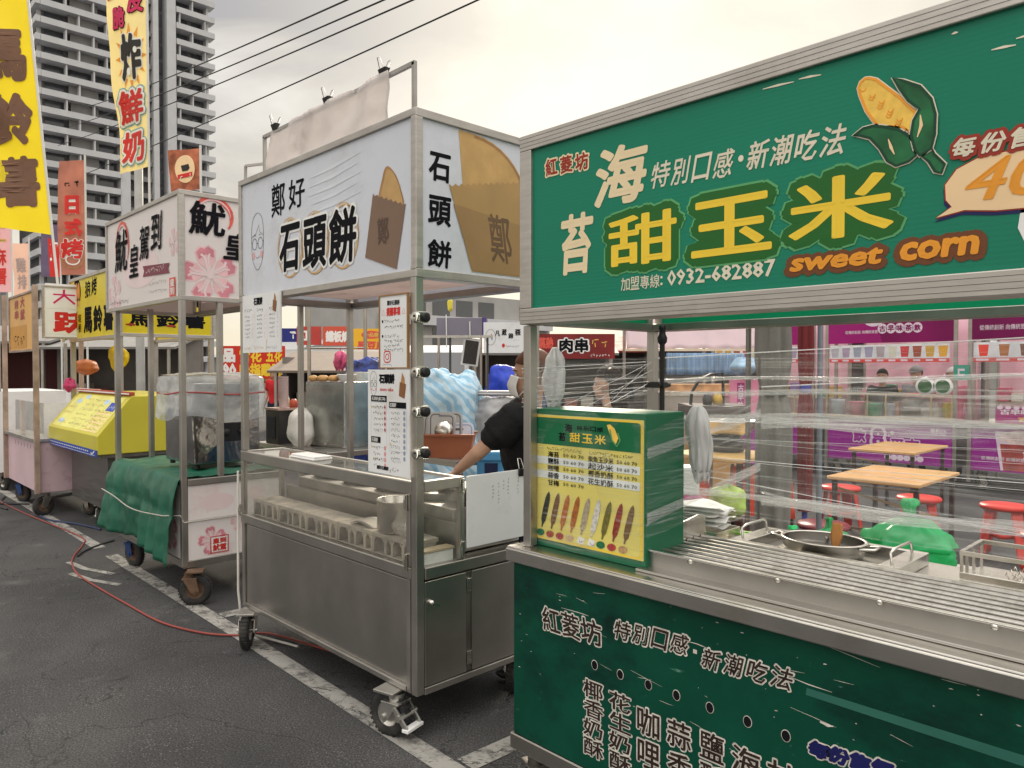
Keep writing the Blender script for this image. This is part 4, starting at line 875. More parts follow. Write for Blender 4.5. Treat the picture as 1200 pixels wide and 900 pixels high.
# lower body
mb = MB(); mb.box(-4.232, -2.572, 1.894, 2.62, .21, .70, STEEL); put(mb, 'cabinet', stone, OS, bevel=.004)
mb = MB(); mb.box(-4.20, -2.60, 1.886, 1.8935, .235, .690, STEEL); put(mb, 'front_panel', stone, OS, bevel=.002)
mb = MB()
for q in (((-4.222, 1.884, .21), (-4.222, 1.884, .74)), ((-2.588, 1.884, .21), (-2.588, 1.884, .74))): mb.bar(*q, .026, .020, POSTM)
mb.bar((-4.205, 1.882, .222), (-2.605, 1.882, .222), .022, .024, POSTM); put(mb, 'corner_rail', stone, OS, bevel=.002)
mb = MB(); mb.box(-4.245, -2.57, 1.872, 1.905, .700, .752, STEEL); put(mb, 'mid_rail', stone, OS, bevel=.004)
mb = MB(); mb.box(-2.569, -2.521, 1.915, 2.64, .700, .752, STEEL); put(mb, 'mid_rail', stone, OS, bevel=.004)
mb = MB(); mb.box(-2.569, -2.524, 1.915, 2.64, .205, .235, POSTM); put(mb, 'base_rail', stone, OS, bevel=.004)
mb = MB(); mb.box(-2.571, -2.530, 1.918, 2.150, .24, .69, STEEL); put(mb, 'side_door', stone, OS, bevel=.003)
mb = MB(); mb.box(-2.571, -2.530, 2.185, 2.58, .24, .69, STEEL); put(mb, 'side_door', stone, OS, bevel=.003)
mb = MB(); mb.box(-2.571, -2.536, 2.152, 2.183, .24, .69, STEELD); mb.box(-2.536, -2.527, 2.155, 2.18, .27, .33, STEELB); mb.box(-2.536, -2.527, 2.155, 2.18, .60, .66, STEELB); put(mb, 'hinge', stone, OS, bevel=.002)
mb = MB(); mb.lathe([(0, .024), (.010, .022), (.011, 0)], (-2.53, 1.945, .60), STEELB, 12, (1, 0, 0)); mb.bar((-2.508, 1.945, .60), (-2.50, 1.975, .585), .010, .006, STEELB); put(mb, 'door_handle', stone, OS)
mb = MB(); mb.box(-4.232, -2.572, 1.906, 2.62, .704, .742, STEELB); put(mb, 'counter', stone, OS)
# glass case
mb = MB(); mb.box(-4.245, -2.568, 1.8725, 1.900, 1.062, 1.120, STEEL); put(mb, 'case_top_rail', stone, OS, bevel=.004)
mb = MB(); mb.box(-2.552, -2.523, 1.914, 2.135, 1.075, 1.122, STEEL); put(mb, 'case_top_rail', stone, OS, bevel=.004)
mb = MB(); mb.box(-4.245, -4.217, 1.901, 2.135, 1.062, 1.120, STEEL); put(mb, 'case_top_rail', stone, OS, bevel=.004)
mb = MB(); mb.box(-4.216, -2.553, 2.115, 2.137, 1.092, 1.120, STEEL); put(mb, 'case_top_rail', stone, OS, bevel=.003)
for q in ((-4.245, -4.213, 1.873, 1.901, .753, 1.061), (-2.602, -2.572, 1.873, 1.901, .753, 1.061), (-2.552, -2.524, 2.110, 2.136, .753, 1.074), (-4.245, -4.218, 2.110, 2.136, .753, 1.061)):
    mb = MB(); mb.box(*q, STEEL); put(mb, 'case_post', stone, OS, bevel=.003)
mb = MB(); mb.box(-4.212, -2.603, 1.880, 1.884, .753, 1.061, GLASSF); put(mb, 'front_glass', stone, OS)
mb = MB(); mb.box(-2.541, -2.537, 1.916, 2.109, .753, 1.074, GLASS); put(mb, 'side_glass', stone, OS)
mb = MB(); mb.box(-4.237, -4.233, 1.902, 2.109, .753, 1.061, GLASS); put(mb, 'side_glass', stone, OS)
mb = MB(); mb.box(-4.216, -2.553, 1.901, 2.114, 1.108, 1.113, glassy('case_top_glass', (.97, .97, .95), .30, .05, dustmax=.22)); put(mb, 'top_glass', stone, OS)
mb = MB(); mb.box(-4.20, -2.56, 2.139, 2.145, .745, .90, STEEL); put(mb, 'splash_wall', stone, OS)
for (x, y, z) in ((-2.588, 1.868, 1.03), (-2.588, 1.868, .775), (-2.52, 2.122, 1.08), (-2.52, 2.122, .80), (-4.23, 1.868, .775)):
    mb = MB(); mb.box(x-.008, x+.008, y-.008, y+.006, z-.035, z+.035, STEELB); mb.tube([(x, y-.012, z-.03), (x, y-.016, z), (x, y-.012, z+.03)], .004, STEELB, 6); put(mb, 'latch', stone, OS, bevel=.002)
for (x, y, a, br) in ((-2.69, 1.85, R(195), True), (-4.11, 1.845, R(-38), False), (-2.64, 2.56, R(-60), False), (-4.13, 2.56, R(100), False)):
    caster(stone, x, y, .100, a, pm('zinc_fork', (.50, .49, .46), .35, .9), OS, .052, .208, br)
# cooking box behind the case with three round griddles
gb = thing('griddle_box', 'long steel cooking box with round black griddles on top, behind the glass case', 'griddle', (-3.35, 2.35, .745)); OGB = (3.35, -2.35, -.745)
mb = MB(); mb.box(-4.1, -2.64, 2.165, 2.59, .746, .955, STEEL); put(mb, 'box', gb, OGB, bevel=.004)
for x in (-3.95, -3.62, -3.29, -2.96, -2.76):
    if x == -2.76: continue
    mb = MB(); mb.lathe([(0, .962), (.120, .962), (.128, .985), (.150, .990), (.153, .984), (.150, .957)], (x, 2.36, 0), STEELD, 36); put(mb, 'griddle', gb, OGB)
    mb = MB(); mb.tube([(x-.05, 2.30, .972), (x+.02, 2.24, .995), (x+.05, 2.20, 1.0)], .005, STEELB, 6); put(mb, 'handle', gb, OGB)
mb = MB(); mb.lathe([(0, .97), (.100, .965), (.125, 1.02), (.130, 1.022), (.128, 1.03), (.09, 1.0), (0, .99)], (-2.76, 2.37, 0), STEELD, 32); put(mb, 'griddle', gb, OGB)
# hollow blocks in the case
CONC = pm('floury_concrete', (.25, .235, .21), .9, 0, .2, 9, .5, 70, dirt=(.42, .38, .31), dscale=6, dlo=.42, dhi=.62)
bl0 = None
for i in range(5):
    x = -4.19+i*.312
    if bl0 is None:
        mb = MB(); w_ = .310; wall = (0, .018, .098, .116, .196, .214, .292, .310)
        mb.box(0, w_, 0, .150, .078, .098, CONC); mb.box(0, w_, 0, .150, 0, .008, CONC); mb.box(.018, .292, .135, .150, .0085, .0775, CONC)
        for a, b in ((0, .016), (.096, .116), (.150, .166), (.232, .252), (.294, .310)): mb.box(a, b, 0, .134, .0085, .0775, CONC)
        # rounded shoulders of the cells
        for a, b in ((.016, .096), (.116, .150), (.166, .232), (.252, .294)):
            for c, s_ in ((a, 1), (b, -1)): mb.add([(c, 0, .0776), (c+s_*.016, 0, .0776), (c, 0, .058), (c, .134, .0776), (c+s_*.016, .134, .0776), (c, .134, .058)], [(0, 1, 2) if s_ < 0 else (2, 1, 0), (1, 4, 5, 2) if s_ > 0 else (2, 5, 4, 1), (3, 5, 4)], CONC)
        bl0 = mb.build('hollow_block', bevel=.003); o = bl0
    else: o = bl0.copy(); COL.objects.link(o)
    o.location = (x, 1.925+.002*(i % 2), .743)
    tag(o, ['floury hollow concrete block in the glass case, at its far left end', 'floury hollow concrete block in the glass case, second from the left end', 'floury hollow concrete block in the glass case, third of five from the left', 'floury hollow concrete block in the glass case, below the dark flat plate', 'floury hollow concrete block in the glass case, under the tall steel pot'][i], 'concrete block', 'hollow blocks in the glass case')
kp = thing('steel_pot', 'tall shiny steel pot standing on the hollow blocks inside the glass case', 'pot', (-2.865, 2.015, .843))
mb = MB(); r0 = .105; mb.lathe([(0, 0), (r0-.008, 0), (r0, .01), (r0, .142), (r0+.006, .145), (r0+.004, .150), (r0-.004, .147), (r0-.006, .02), (0, .012)], (0, 0, 0), STEELB, 40, sy=.85); mb.build('pot_wall', kp)
mb = MB(); mb.lathe([(0, .115), (r0-.007, .115)], (0, 0, 0), pm('flour', (.74, .68, .55), .9, 0, .06, 20, .3, 40), 32, sy=.85); mb.build('flour_fill', kp)
mb = MB(); mb.grid(lambda a, b: (-3.17+.20*a, 1.95+.10*b, .846+.012*math.sin(a*4)+.010*b), 10, 6, STEELD, True)
tag(mb.build('dark_plate', solid=.004), 'dark flat metal plate lying on the blocks left of the tall steel pot', 'metal plate')
mb = MB(); r2 = random.Random(8); ph = [r2.uniform(0, 6) for _ in range(4)]
mb.grid(lambda a, b: (-2.74+.085*math.cos(6.283*a)*math.sin(math.pi*(.02+.96*b))*(1+.12*math.sin(5*6.283*a+ph[0])), 1.975+.05*math.sin(6.283*a)*math.sin(math.pi*(.02+.96*b)), .882-.045*math.cos(math.pi*b)+.006*math.sin(9*a+ph[1]*b)), 30, 14, glassy('crumpled_wrap', (.97, .97, .96), .25, .25, (.74, .72, .68), rough=.2, dustmax=.7, scale=18))
tag(mb.build('crumpled_plastic_wrap'), 'crumpled clear plastic wrap roll on the blocks, in front of the steel pot', 'plastic wrap')
fl = MB(); fl.box(-2.60, -2.56, 1.94, 2.10, .743, .800, WHITEP); fl.box(-2.615, -2.555, 1.935, 2.105, .801, .812, pm('board_wood', (.42, .34, .22), .7)); tag(fl.build('cutting_block', bevel=.003), 'small pale board on a white block in the right end of the glass case', 'cutting board')
# things standing on the case
tr = MB(); tr.box(-3.80, -3.54, 1.955, 2.07, 1.1135, 1.124, WHITEP); tr.box(-3.795, -3.545, 1.96, 2.065, 1.1242, 1.134, WHITEP)
tag(tr.build('plastic_tray', bevel=.004), 'flat white plastic tray lying upside down on the glass case top', 'tray')
def menu_sheet(name, label, x0, z0, x1, z1, y, draw, frame=None, tilt=0.):
    t = MB(); t.box(x0, x1, y, y+.006, z0, z1, WHITEB); p = Panel(t, (x0, y, z0), FU, FV); draw(p, x1-x0, z1-z0)
    o = t.build(name, bevel=0); tag(o, label, 'menu board')
    if frame:
        f = MB(); e = .006
        for q in ((x0-e, x1+e, z1, z1+e), (x0-e, x1+e, z0-e, z0), (x0-e, x0, z0, z1), (x1, x1+e, z0, z1)): f.box(q[0], q[1], y-.004, y+.008, q[2], q[3], frame)
        f.build('wooden_frame', o)
    return o
RED = pm('print_red', (.62, .03, .025), .5); PINKP = pm('print_pink', (.66, .30, .30), .5); MUST = pm('print_mustard', (.68, .44, .10), .5); SLATE = pm('print_slate', (.26, .32, .44), .5)
def bagicon(p, u, v, s, k):
    p.poly([(u+.012*s, v+.05*s), (u+.026*s, v+.11*s), (u+.045*s, v+.085*s), (u+.05*s, v+.04*s)], k, BISC2); p.poly([(u, v), (u+.045*s, v-.012*s), (u+.058*s, v+.055*s), (u+.008*s, v+.066*s)], k+1, pm('icon_brown', (.24, .10, .035), .5))
def draw_notice(p, w_, h):
    p.text('鄭好石頭餅', .055, h-.042, w_-.055, h-.020, 1, INK, bold=.03); p.text('提醒事項', .050, h-.088, w_-.050, h-.050, 1, RED, bold=.05)
    for u in (.026, w_-.026): p.stroke([(u-.012, h-.082), (u, h-.058), (u+.012, h-.082)], .002, 1, RED, True)
    for i, z in enumerate((h-.115, h-.14, h-.18, h-.20, h-.22, h-.24)):
        p.scrawl(.032, z, w_-(.03 if i % 2 else .05), .013, 1, INK, 40+i)
        if i in (0, 2): p.oval(.020, z+.006, .006, .007, 1, INK, 10)
    p.stroke(rr(.030, .022, .078, .070, .014), .005, 1, RED, True); p.ring(.054, .046, .012, .012, .004, 1, RED); p.oval(.068, .060, .003, .003, 1, RED, 8)
    p.scrawl(.022, .006, .095, .010, 1, SLATE, 51)
WOODF = pm('menu_wood_frame', (.30, .17, .07), .55)
menu_sheet('notice_board', 'white notice with red heading in a thin wooden frame, above the price list', -2.775, 1.606, -2.572, 1.916, 1.862, draw_notice, WOODF)
def draw_menu(p, w_, h):
    granny(p, .046, h-.062, .34, 1, LINE, .0016); p.text('石頭餅', .090, h-.062, .208, h-.018, 1, INK, bold=.07); p.text('stone cake', .096, h-.094, .198, h-.078, 1, RED, bold=.02); bagicon(p, .240, h-.112, .9, 1)
    p.rect(.026, h-.142, .148, h-.115, 1, INK); p.text('石頭餅(鹹口味)', .034, h-.139, .140, h-.120, 2, WHT, bold=.01)
    p.stroke([(.026, h-.145), (.148, h-.145), (.148, .115), (.026, .115)], .0012, 1, SLATE, True); p.rect(.166, h-.166, .292, h-.140, 1, INK); p.text('石頭餅', .172, h-.162, .22, h-.144, 2, WHT, bold=.02)
    p.stroke([(.166, h-.168), (.292, h-.168), (.292, .105), (.166, .105)], .0012, 1, SLATE, True)
    for i in range(5): z = h-.172-i*.025; p.scrawl(.042, z, .118, .013, 1, INK, 60+i); p.oval(.134, z+.007, .008, .011, 1, PINKP, 10); p.text('50', .129, z+.003, .140, z+.012, 2, INK)
    p.rect(.026, h-.325, .10, h-.298, 1, INK); p.text('石頭餅', .034, h-.321, .08, h-.302, 2, WHT, bold=.02)
    for i in range(4): z = h-.352-i*.026; p.scrawl(.042, z, .105, .014, 1, INK, 70+i); p.oval(.134, z+.007, .008, .011, 1, PINKP, 10)
    for i in range(9): z = h-.192-i*.0245; p.scrawl(.180, z, .255, .013, 1, INK, 80+i); p.oval(.278, z+.007, .008, .010, 1, SLATE, 10)
    for u, z in ((.032, h-.166), (.032, h-.345), (.176, .135), (.045, .062)): p.oval(u, z, .005, .006, 1, MUST, 8)
    p.scrawl(.055, .056, .13, .014, 1, INK, 91); p.scrawl(.18, .056, .26, .012, 1, SLATE, 92); p.text('鄭好石頭餅', .07, .016, .16, .034, 1, INK, bold=.05); p.scrawl(.165, .016, .25, .018, 1, INK, 93)
menu_sheet('price_list', 'tall white price list with black heading bars, on the steel corner post', -2.868, 1.138, -2.552, 1.596, 1.858, draw_menu)
def draw_left(p, w_, h):
    p.text('石頭餅', .145, h-.062, .255, h-.018, 1, INK, bold=.05); bagicon(p, .375, h-.10, .85, 1)
    for c in range(3):
        u = .03+c*.15; p.scrawl(u, h-.095, u+.09, .018, 1, INK, 100+c)
        for i in range(6): z = h-.125-i*.024; p.scrawl(u+.005, z, u+.075, .013, 1, INK, 110+c*10+i); p.scrawl(u+.095, z, u+.115, .014, 1, PINKP if c < 2 else SLATE, 150+i)
        p.stroke([(u+.128, h-.09), (u+.128, .05)], .001, 1, PINKP)
    p.scrawl(.02, .02, .1, .016, 1, MUST, 7); p.scrawl(.14, .02, .28, .018, 1, MUST, 8); p.scrawl(.30, .02, .43, .016, 1, SLATE, 9); p.rect(.295, .012, .299, .07, 1, MUST)
menu_sheet('hanging_menu', 'wide white three-column menu sheet, hanging under the left end of the pale blue sign', -4.172, 1.690, -3.705, 2.016, 1.860, draw_left)
for i, z in enumerate((1.815, 1.585, 1.42, 1.245)):
    t = thing('post_clamp', ['steel and black clamp on the corner post, topmost of four, beside the framed notice', 'steel and black clamp on the corner post, where notice and price list meet', 'steel and black clamp on the corner post, third from the top of four', 'steel and black clamp on the corner post, lowest, just above the glass case'][i], 'clamp', (-2.522, 1.893, z), group='clamps on the corner post')
    mb = MB(); mb.box(-.012, .022, -.026, .026, -.024, .024, STEELB); mb.lathe([(.024, 0), (.024, .012), (.020, .016), (0, .016)], (.01, -.027, 0), STEELB, 16, (0, -1, 0)); mb.build('clamp_body', t, bevel=.004)
    mb = MB(); mb.lathe([(.012, 0), (.021, .002), (.021, .014), (.016, .018), (0, .018)], (.020, .006, .0), BLACKP, 18, (1, 0, 0)); mb.build('knob', t)
    mb = MB(); mb.lathe([(.005, 0), (.005, .004), (0, .004)], (.016, -.0432, .004), BLACKP, 8, (0, -1, 0)); mb.build('screw', t)
def binder_clip(x, y, z, label, s=1., group=None, up=True, ax=0.):
    t = thing('binder_clip', label, 'clip', (x, y, z), ax, group); q = 1 if up else -1
    mb = MB(); mb.add([(-.02*s, -.010*s, 0), (.02*s, -.010*s, 0), (.02*s, .010*s, 0), (-.02*s, .010*s, 0), (-.02*s, 0, -.024*s*q), (.02*s, 0, -.024*s*q)], [(0, 1, 2, 3), (0, 4, 5, 1), (3, 2, 5, 4), (1, 5, 2), (0, 3, 4)], BLACKP); mb.build('jaw', t)
    for d in (-1, 1):
        mb = MB(); mb.tube([(-.010*s, d*.009*s, 0), (-.007*s, d*.020*s, .030*s*q), (.007*s, d*.020*s, .030*s*q), (.010*s, d*.009*s, 0)], .0016*s, STEELB, 6); mb.build('wire_handle', t)
wb = MB(); wb.box(-2.522, -2.514, 2.142, 2.60, .80, 1.122, WHITEB); p = Panel(wb, (-2.5135, 2.142, .80), SU, FV)
for j, (u, n_, z0) in enumerate(((.150, 4, .27), (.185, 6, .275), (.215, 3, .285), (.245, 5, .29), (.31, 5, .29), (.36, 4, .29))):
    for i in range(n_): p.scrawl(u, z0-i*.017-.012, u+.014, .012, 1, INK, 200+j*10+i, .012)
tag(wb.build('message_board', bevel=.002), 'white board with small handwritten columns standing on the right end of the steel cart', 'message board')
binder_clip(-2.51, 2.49, 1.125, 'large black binder clip on the top edge of the white handwritten board', 1.5, ax=R(90))
# cloth on the roof rail
rr_ = thing('roof_rail', 'thin steel rail standing along the roof of the pale blue sign', 'rail', (-3.4, 2.0, 2.69)); ORR = (3.4, -2.0, -2.69)
mb = MB(); mb.bar((-2.705, 2.0, 2.66), (-2.705, 2.0, 2.962), .018, .018, POSTM); put(mb, 'upright', rr_, ORR)
mb = MB(); mb.bar((-4.17, 2.0, 2.66), (-4.17, 2.0, 2.955), .018, .018, POSTM); put(mb, 'upright', rr_, ORR)
mb = MB(); mb.bar((-4.18, 2.0, 2.958), (-2.696, 2.0, 2.958), .018, .018, POSTM); put(mb, 'top_bar', rr_, ORR)
mb = MB(); mb.bar((-4.43, 2.0, 2.60), (-4.43, 2.0, 2.84), .014, .014, POSTM); mb.bar((-4.43, 2.0, 2.84), (-3.9, 2.25, 2.84), .014, .014, POSTM); mb.bar((-3.9, 2.25, 2.60), (-3.9, 2.25, 2.84), .014, .014, POSTM); put(mb, 'side_bar', rr_, ORR)
CLOTH = pm('grey_cloth', (.74, .70, .68), .8, 0, .06, 4, .2, 30, trans=.5, dirt=(.56, .51, .50), dscale=2.4)
mb = MB(); mb.grid(lambda a, b: (-4.06+1.18*a-.03*b*(1-a)+.02*math.sin(b*3)*(a-.5), 1.985-.012*math.sin(a*11)*b-.02*b, 2.972-.30*b-.004*math.sin(a*math.pi*2)**2*(1-b)), 36, 14, CLOTH)
tag(crease(mb.build('hanging_cloth', solid=.003), .22, .07), 'pale grey cloth clipped to the rail on the roof of the pale blue sign', 'cloth')
for x, l in ((-4.02, 'at its left end'), (-3.44, 'at its middle'), (-2.93, 'at its right end')): binder_clip(x, 1.992, 2.995, 'black binder clip holding the grey cloth on the roof rail, '+l, 1.5, 'clips on the roof cloth')
# ================================================================== squid cart
PINKL = pm('petal_light', (.72, .46, .48), .45, 0, .12, 9); PINKD = pm('petal_dark', (.58, .22, .27), .45, 0, .2, 9); BLUSH = pm('blush', (.74, .60, .61), .4, 0, .06, 5)
BRUSH = pm('brush_red', (.66, .10, .07), .5, 0, .25, 30)
SQW = pm('sign_sheet_rose', (.74, .69, .68), .3, 0, .04, 1.3, trans=.12)
def flower(p, u, v, r_, k, half=False, m1=None, m2=None):
    m1 = m1 or PINKL; m2 = m2 or PINKD; n = 5
    for i in range(n):
        a = R(90+i*72+12); c, s_ = math.cos(a), math.sin(a)
        def q(t, w_): return (u+c*r_*t-s_*r_*w_, v+s_*r_*t+c*r_*w_)
        p.poly([q(.10, 0), q(.45, .30), q(.80, .36), q(1.0, .16), q(.93, 0), q(1.0, -.16), q(.80, -.36), q(.45, -.30)], k, m1)
        p.poly([q(.55, .26), q(.80, .30), q(.94, .13), q(.88, 0), q(.94, -.13), q(.80, -.30), q(.55, -.26), q(.70, 0)], k+1, m2)
        p.stroke([q(.12, .03), q(.6, .05), q(.72, .16)], .008*r_/.1, k+2, BLUSH); p.stroke([q(.12, -.03), q(.55, -.05), q(.7, -.14)], .006*r_/.1, k+2, BLUSH)
    p.oval(u, v, r_*.14, r_*.14, k+3, BLUSH, 14)
def brush_ring(p, u, v, a, b, k):
    p.ring(u, v, a, b, [.01+.028*math.sin(math.pi*min(1, i/20)) for i in range(29)], k, BRUSH, -35, 215, 28)
    p.ring(u+.01, v+.006, a*.86, b*.88, [.004+.010*math.sin(math.pi*i/20) for i in range(21)], k+1, PINKL, 0, 170, 20)
QX0, QX1 = -6.83, -5.172
squid = thing('food_cart', 'white cart with pink blossom prints, a green tarp and a plastic-covered fryer', 'food cart', (-6.0, 2.25, 0), group='food carts along the parking line'); OQ = (6.0, -2.25, 0)
def draw_sq(p):
    X = lambda x: x+6.83
    Z = lambda z: z-2.065
    flower(p, X(-6.62), Z(2.20), .17, 1, m1=BLUSH, m2=PINKL); flower(p, X(-5.30), Z(2.47), .10, 1, m1=BLUSH, m2=PINKL); p.oval(X(-6.0), Z(2.35), .4, .14, 1, BLUSH)
    brush_ring(p, X(-6.42), Z(2.56), .16, .19, 5)
    for c, x0, z0, x1, z1 in (('魷', -6.60, 2.37, -6.27, 2.70), ('皇', -6.24, 2.30, -6.03, 2.55), ('駕', -6.00, 2.41, -5.78, 2.66), ('到', -5.75, 2.45, -5.51, 2.72)): p.text(c, X(x0), Z(z0), X(x1), Z(z1), 8, INK, bold=.014, shear=.12, res=2)
    MAR = pm('ribbon_maroon', (.19, .03, .06), .5)
    p.poly([(X(-5.93), Z(2.285)), (X(-5.38), Z(2.265)), (X(-5.41), Z(2.30)), (X(-5.38), Z(2.335)), (X(-5.93), Z(2.365)), (X(-5.90), Z(2.325))], 5, MAR); p.scrawl(X(-5.86), Z(2.305), X(-5.45), .035, 6, BLUSH, 31)
    p.scrawl(X(-5.80), Z(2.21), X(-5.42), .022, 6, LINE, 32, .03); p.scrawl(X(-5.80), Z(2.15), X(-5.42), .022, 6, LINE, 33, .03); p.scrawl(X(-6.75), Z(2.12), X(-6.25), .03, 6, LINE, 34, .035)
    p.rect(X(-5.385), Z(2.098), X(-5.275), Z(2.228), 5, BRUSH); p.vtext('皇到', X(-5.37), Z(2.11), X(-5.29), Z(2.22), 6, WHT, bold=.02)
def draw_sq_side(p):
    Yv = lambda y: y-1.872
    Z = lambda z: z-2.065
    flower(p, Yv(2.08), Z(2.25), .205, 1); flower(p, Yv(2.46), Z(2.52), .12, 1, m1=BLUSH, m2=PINKL)
    brush_ring(p, Yv(2.10), Z(2.655), .135, .125, 5)
    p.text('魷', Yv(1.935), Z(2.52), Yv(2.19), Z(2.75), 8, INK, bold=.024, res=2, shear=.05); p.text('皇', Yv(2.17), Z(2.37), Yv(2.37), Z(2.56), 8, INK, bold=.024, shear=.1); p.text('駕到', Yv(2.34), Z(2.2), Yv(2.58), Z(2.33), 8, INK, bold=.03)
sign_board(squid, OQ, 'sign_panel', (QX0, 1.87, 2.065), FU, QX1-QX0-.004, .745, .04, 'sign_frame', SQW, ALU, draw_sq, fw=.030, grooves=False)
sign_board(squid, OQ, 'side_sign_panel', (QX1, 1.872, 2.065), SU, .768, .745, .04, 'sign_frame', SQW, ALU, draw_sq_side, fw=.034, grooves=False)
sign_board(squid, OQ, 'back_sign_panel', (QX1-.004, 2.64, 2.065), (-1, 0, 0), 1.6, .745, .03, 'sign_frame', SQW, ALU, fw=.03, grooves=False)
sign_board(squid, OQ, 'side_sign_panel', (QX0, 2.606, 2.065), (0, -1, 0), .69, .745, .03, 'sign_frame', SQW, ALU, fw=.03, grooves=False)
mb = MB(); mb.box(QX0+.05, QX1-.05, 1.92, 2.6, 2.70, 2.708, CEIL); put(mb, 'roof_sheet', squid, OQ)
tube_frame(squid, OQ, [((QX0+.04, 1.93, 2.09), (QX1-.05, 1.93, 2.09)), ((QX0+.04, 2.59, 2.09), (QX1-.05, 2.59, 2.09)), ((QX1-.065, 1.95, 2.088), (QX1-.065, 2.57, 2.088))], 'canopy_rail', POSTM, .032)
for (x, y) in ((-5.195, 1.892), (-6.61, 1.892), (-5.20, 2.15), (-6.61, 2.15)): tube_frame(squid, OQ, [((x, y, .25 if y < 2 else .845), (x, y, 2.10))], 'post', POSTM, .038)
mb = MB(); mb.box(-6.60, -5.20, 1.90, 2.62, .285, .80, STEEL); put(mb, 'cabinet', squid, OQ)
SQP = pm('rose_print_panel', (.70, .66, .655), .35, 0, .05, 2.2, dirt=(.62, .42, .42), dscale=3.4, dlo=.55, dhi=.8)
mb = MB(); mb.box(-6.585, -5.22, 1.890, 1.8995, .29, .795, SQP); p = Panel(mb, (-6.585, 1.890, .29), FU, FV)
flower(p, 1.15, .16, .14, 1, m1=PINKL, m2=PINKD); flower(p, .20, .18, .16, 1, m1=PINKD, m2=PINKD); p.oval(.75, .12, .2, .05, 1, PINKL); put(mb, 'front_panel', squid, OQ)
mb = MB(); mb.box(-5.1995, -5.186, 1.918, 2.60, .285, .545, SQP); p = Panel(mb, (-5.186, 1.918, .285), SU, FV)
flower(p, .165, .115, .105, 1); flower(p, .36, .22, .07, 1, m1=BLUSH, m2=PINKL); flower(p, .54, .14, .12, 1, m1=BLUSH, m2=PINKL)
S = pm('seal_red', (.55, .035, .03), .5); u0, v0, u1, v1 = .150, .025, .275, .140
p.stroke([(u0, v0), (u1, v0), (u1, v1), (u0, v1)], .008, 6, S, True); p.poly([(u0+.008, v0+.008), (u1-.008, v0+.008), (u1-.008, v1-.008), (u0+.008, v1-.008)], 5, WHT)
p.text('皇到', u0+.014, v0+.064, u1-.014, v1-.012, 6, S, bold=.045); p.text('魷駕', u0+.014, v0+.012, u1-.014, v0+.060, 6, S, bold=.045)
put(mb, 'side_panel', squid, OQ)
mb = MB(); mb.box(-5.1995, -5.187, 1.918, 2.60, .560, .795, SQP); p = Panel(mb, (-5.187, 1.918, .56), SU, FV); p.oval(.2, .11, .12, .06, 1, BLUSH); p.oval(.48, .14, .08, .05, 1, BLUSH); put(mb, 'side_panel', squid, OQ)
mb = MB(); mb.box(-6.62, -5.178, 1.885, 2.63, .235, .284, STEEL); mb.box(-5.1995, -5.183, 1.915, 2.61, .5455, .5595, POSTM); put(mb, 'base_rail', squid, OQ, bevel=.003)
mb = MB(); mb.box(-6.63, -5.176, 1.915, 2.64, .80, .842, STEEL); put(mb, 'counter', squid, OQ, bevel=.003)
for (x, y, a) in ((-5.10, 1.93, R(60)), (-6.45, 1.96, R(15)), (-5.25, 2.55, R(20)), (-6.45, 2.55, R(190))): caster(squid, x, y, .105, a, RUST if x > -6 else pm('blue_fork', (.02, .05, .16), .6), OQ, .055, .235, False, RUST)
TARP = pm('green_tarp', (.012, .095, .058), .42, 0, .2, 3, .35, 7, dirt=(.026, .135, .088), dscale=5)
rd = random.Random(5)
def tarp_fn(a, b):
    x = -6.64+1.425*a; fold = .5+.5*math.sin(a*9.2+.6+.8*math.sin(a*5)); 
    if b < .42: # over the top
        t = b/.42; y = 2.60-(2.60-1.875)*t; z = .856+.010*math.sin(a*14+t*5)*math.sin(t*3); return (x, y, z)
    t = (b-.42)/.58; L_ = .50+.03*math.sin(a*7)+(.07 if a > .45 else -.0)*min(1, max(0, (a-.45)*6))
    yy = 1.868-.030*min(1, t*5)-fold*.06*t-.012*math.sin(a*37+2*math.sin(a*8))*min(1,t*1.6)-.05*t*(1-a)*.8-(.05*t if a < .3 else 0)*(.3-a)*.3
    pinch = -.012*math.exp(-((t-.42)/.06)**2)
    return (x+.02*math.sin(b*9)*(.5-a), yy-pinch, .852-.006*min(1, t*8)-L_*t)
mb = MB(); mb.grid(tarp_fn, 70, 34, TARP)
tag(crease(mb.build('green_tarp', solid=.003), .13, .035), 'dark green tarp draped over the counter and front of the blossom-print cart', 'tarp')
mb = MB(); mb.tube([(-6.63+1.43*k/20, 1.772+.012*math.sin(k*.45)+.022*k/20+(.075 if k > 18 else 0)*(k-18)/2, (.628-.045*math.sin(math.pi*k/20)-.03*k/20)) for k in range(21)]+[(-5.165, 1.88, .555), (-5.17, 2.2, .552), (-5.17, 2.6, .556)], .0045, pm('grey_rope', (.42, .40, .36), .8))
tag(mb.build('tie_rope'), 'thin grey rope tied round the green tarp', 'rope')
fr = thing('fryer', 'boxy stainless fryer with a dark front standing on the green tarp, under the plastic cover', 'fryer', (-5.75, 2.36, .87)); OFR = (5.75, -2.36, -.87)
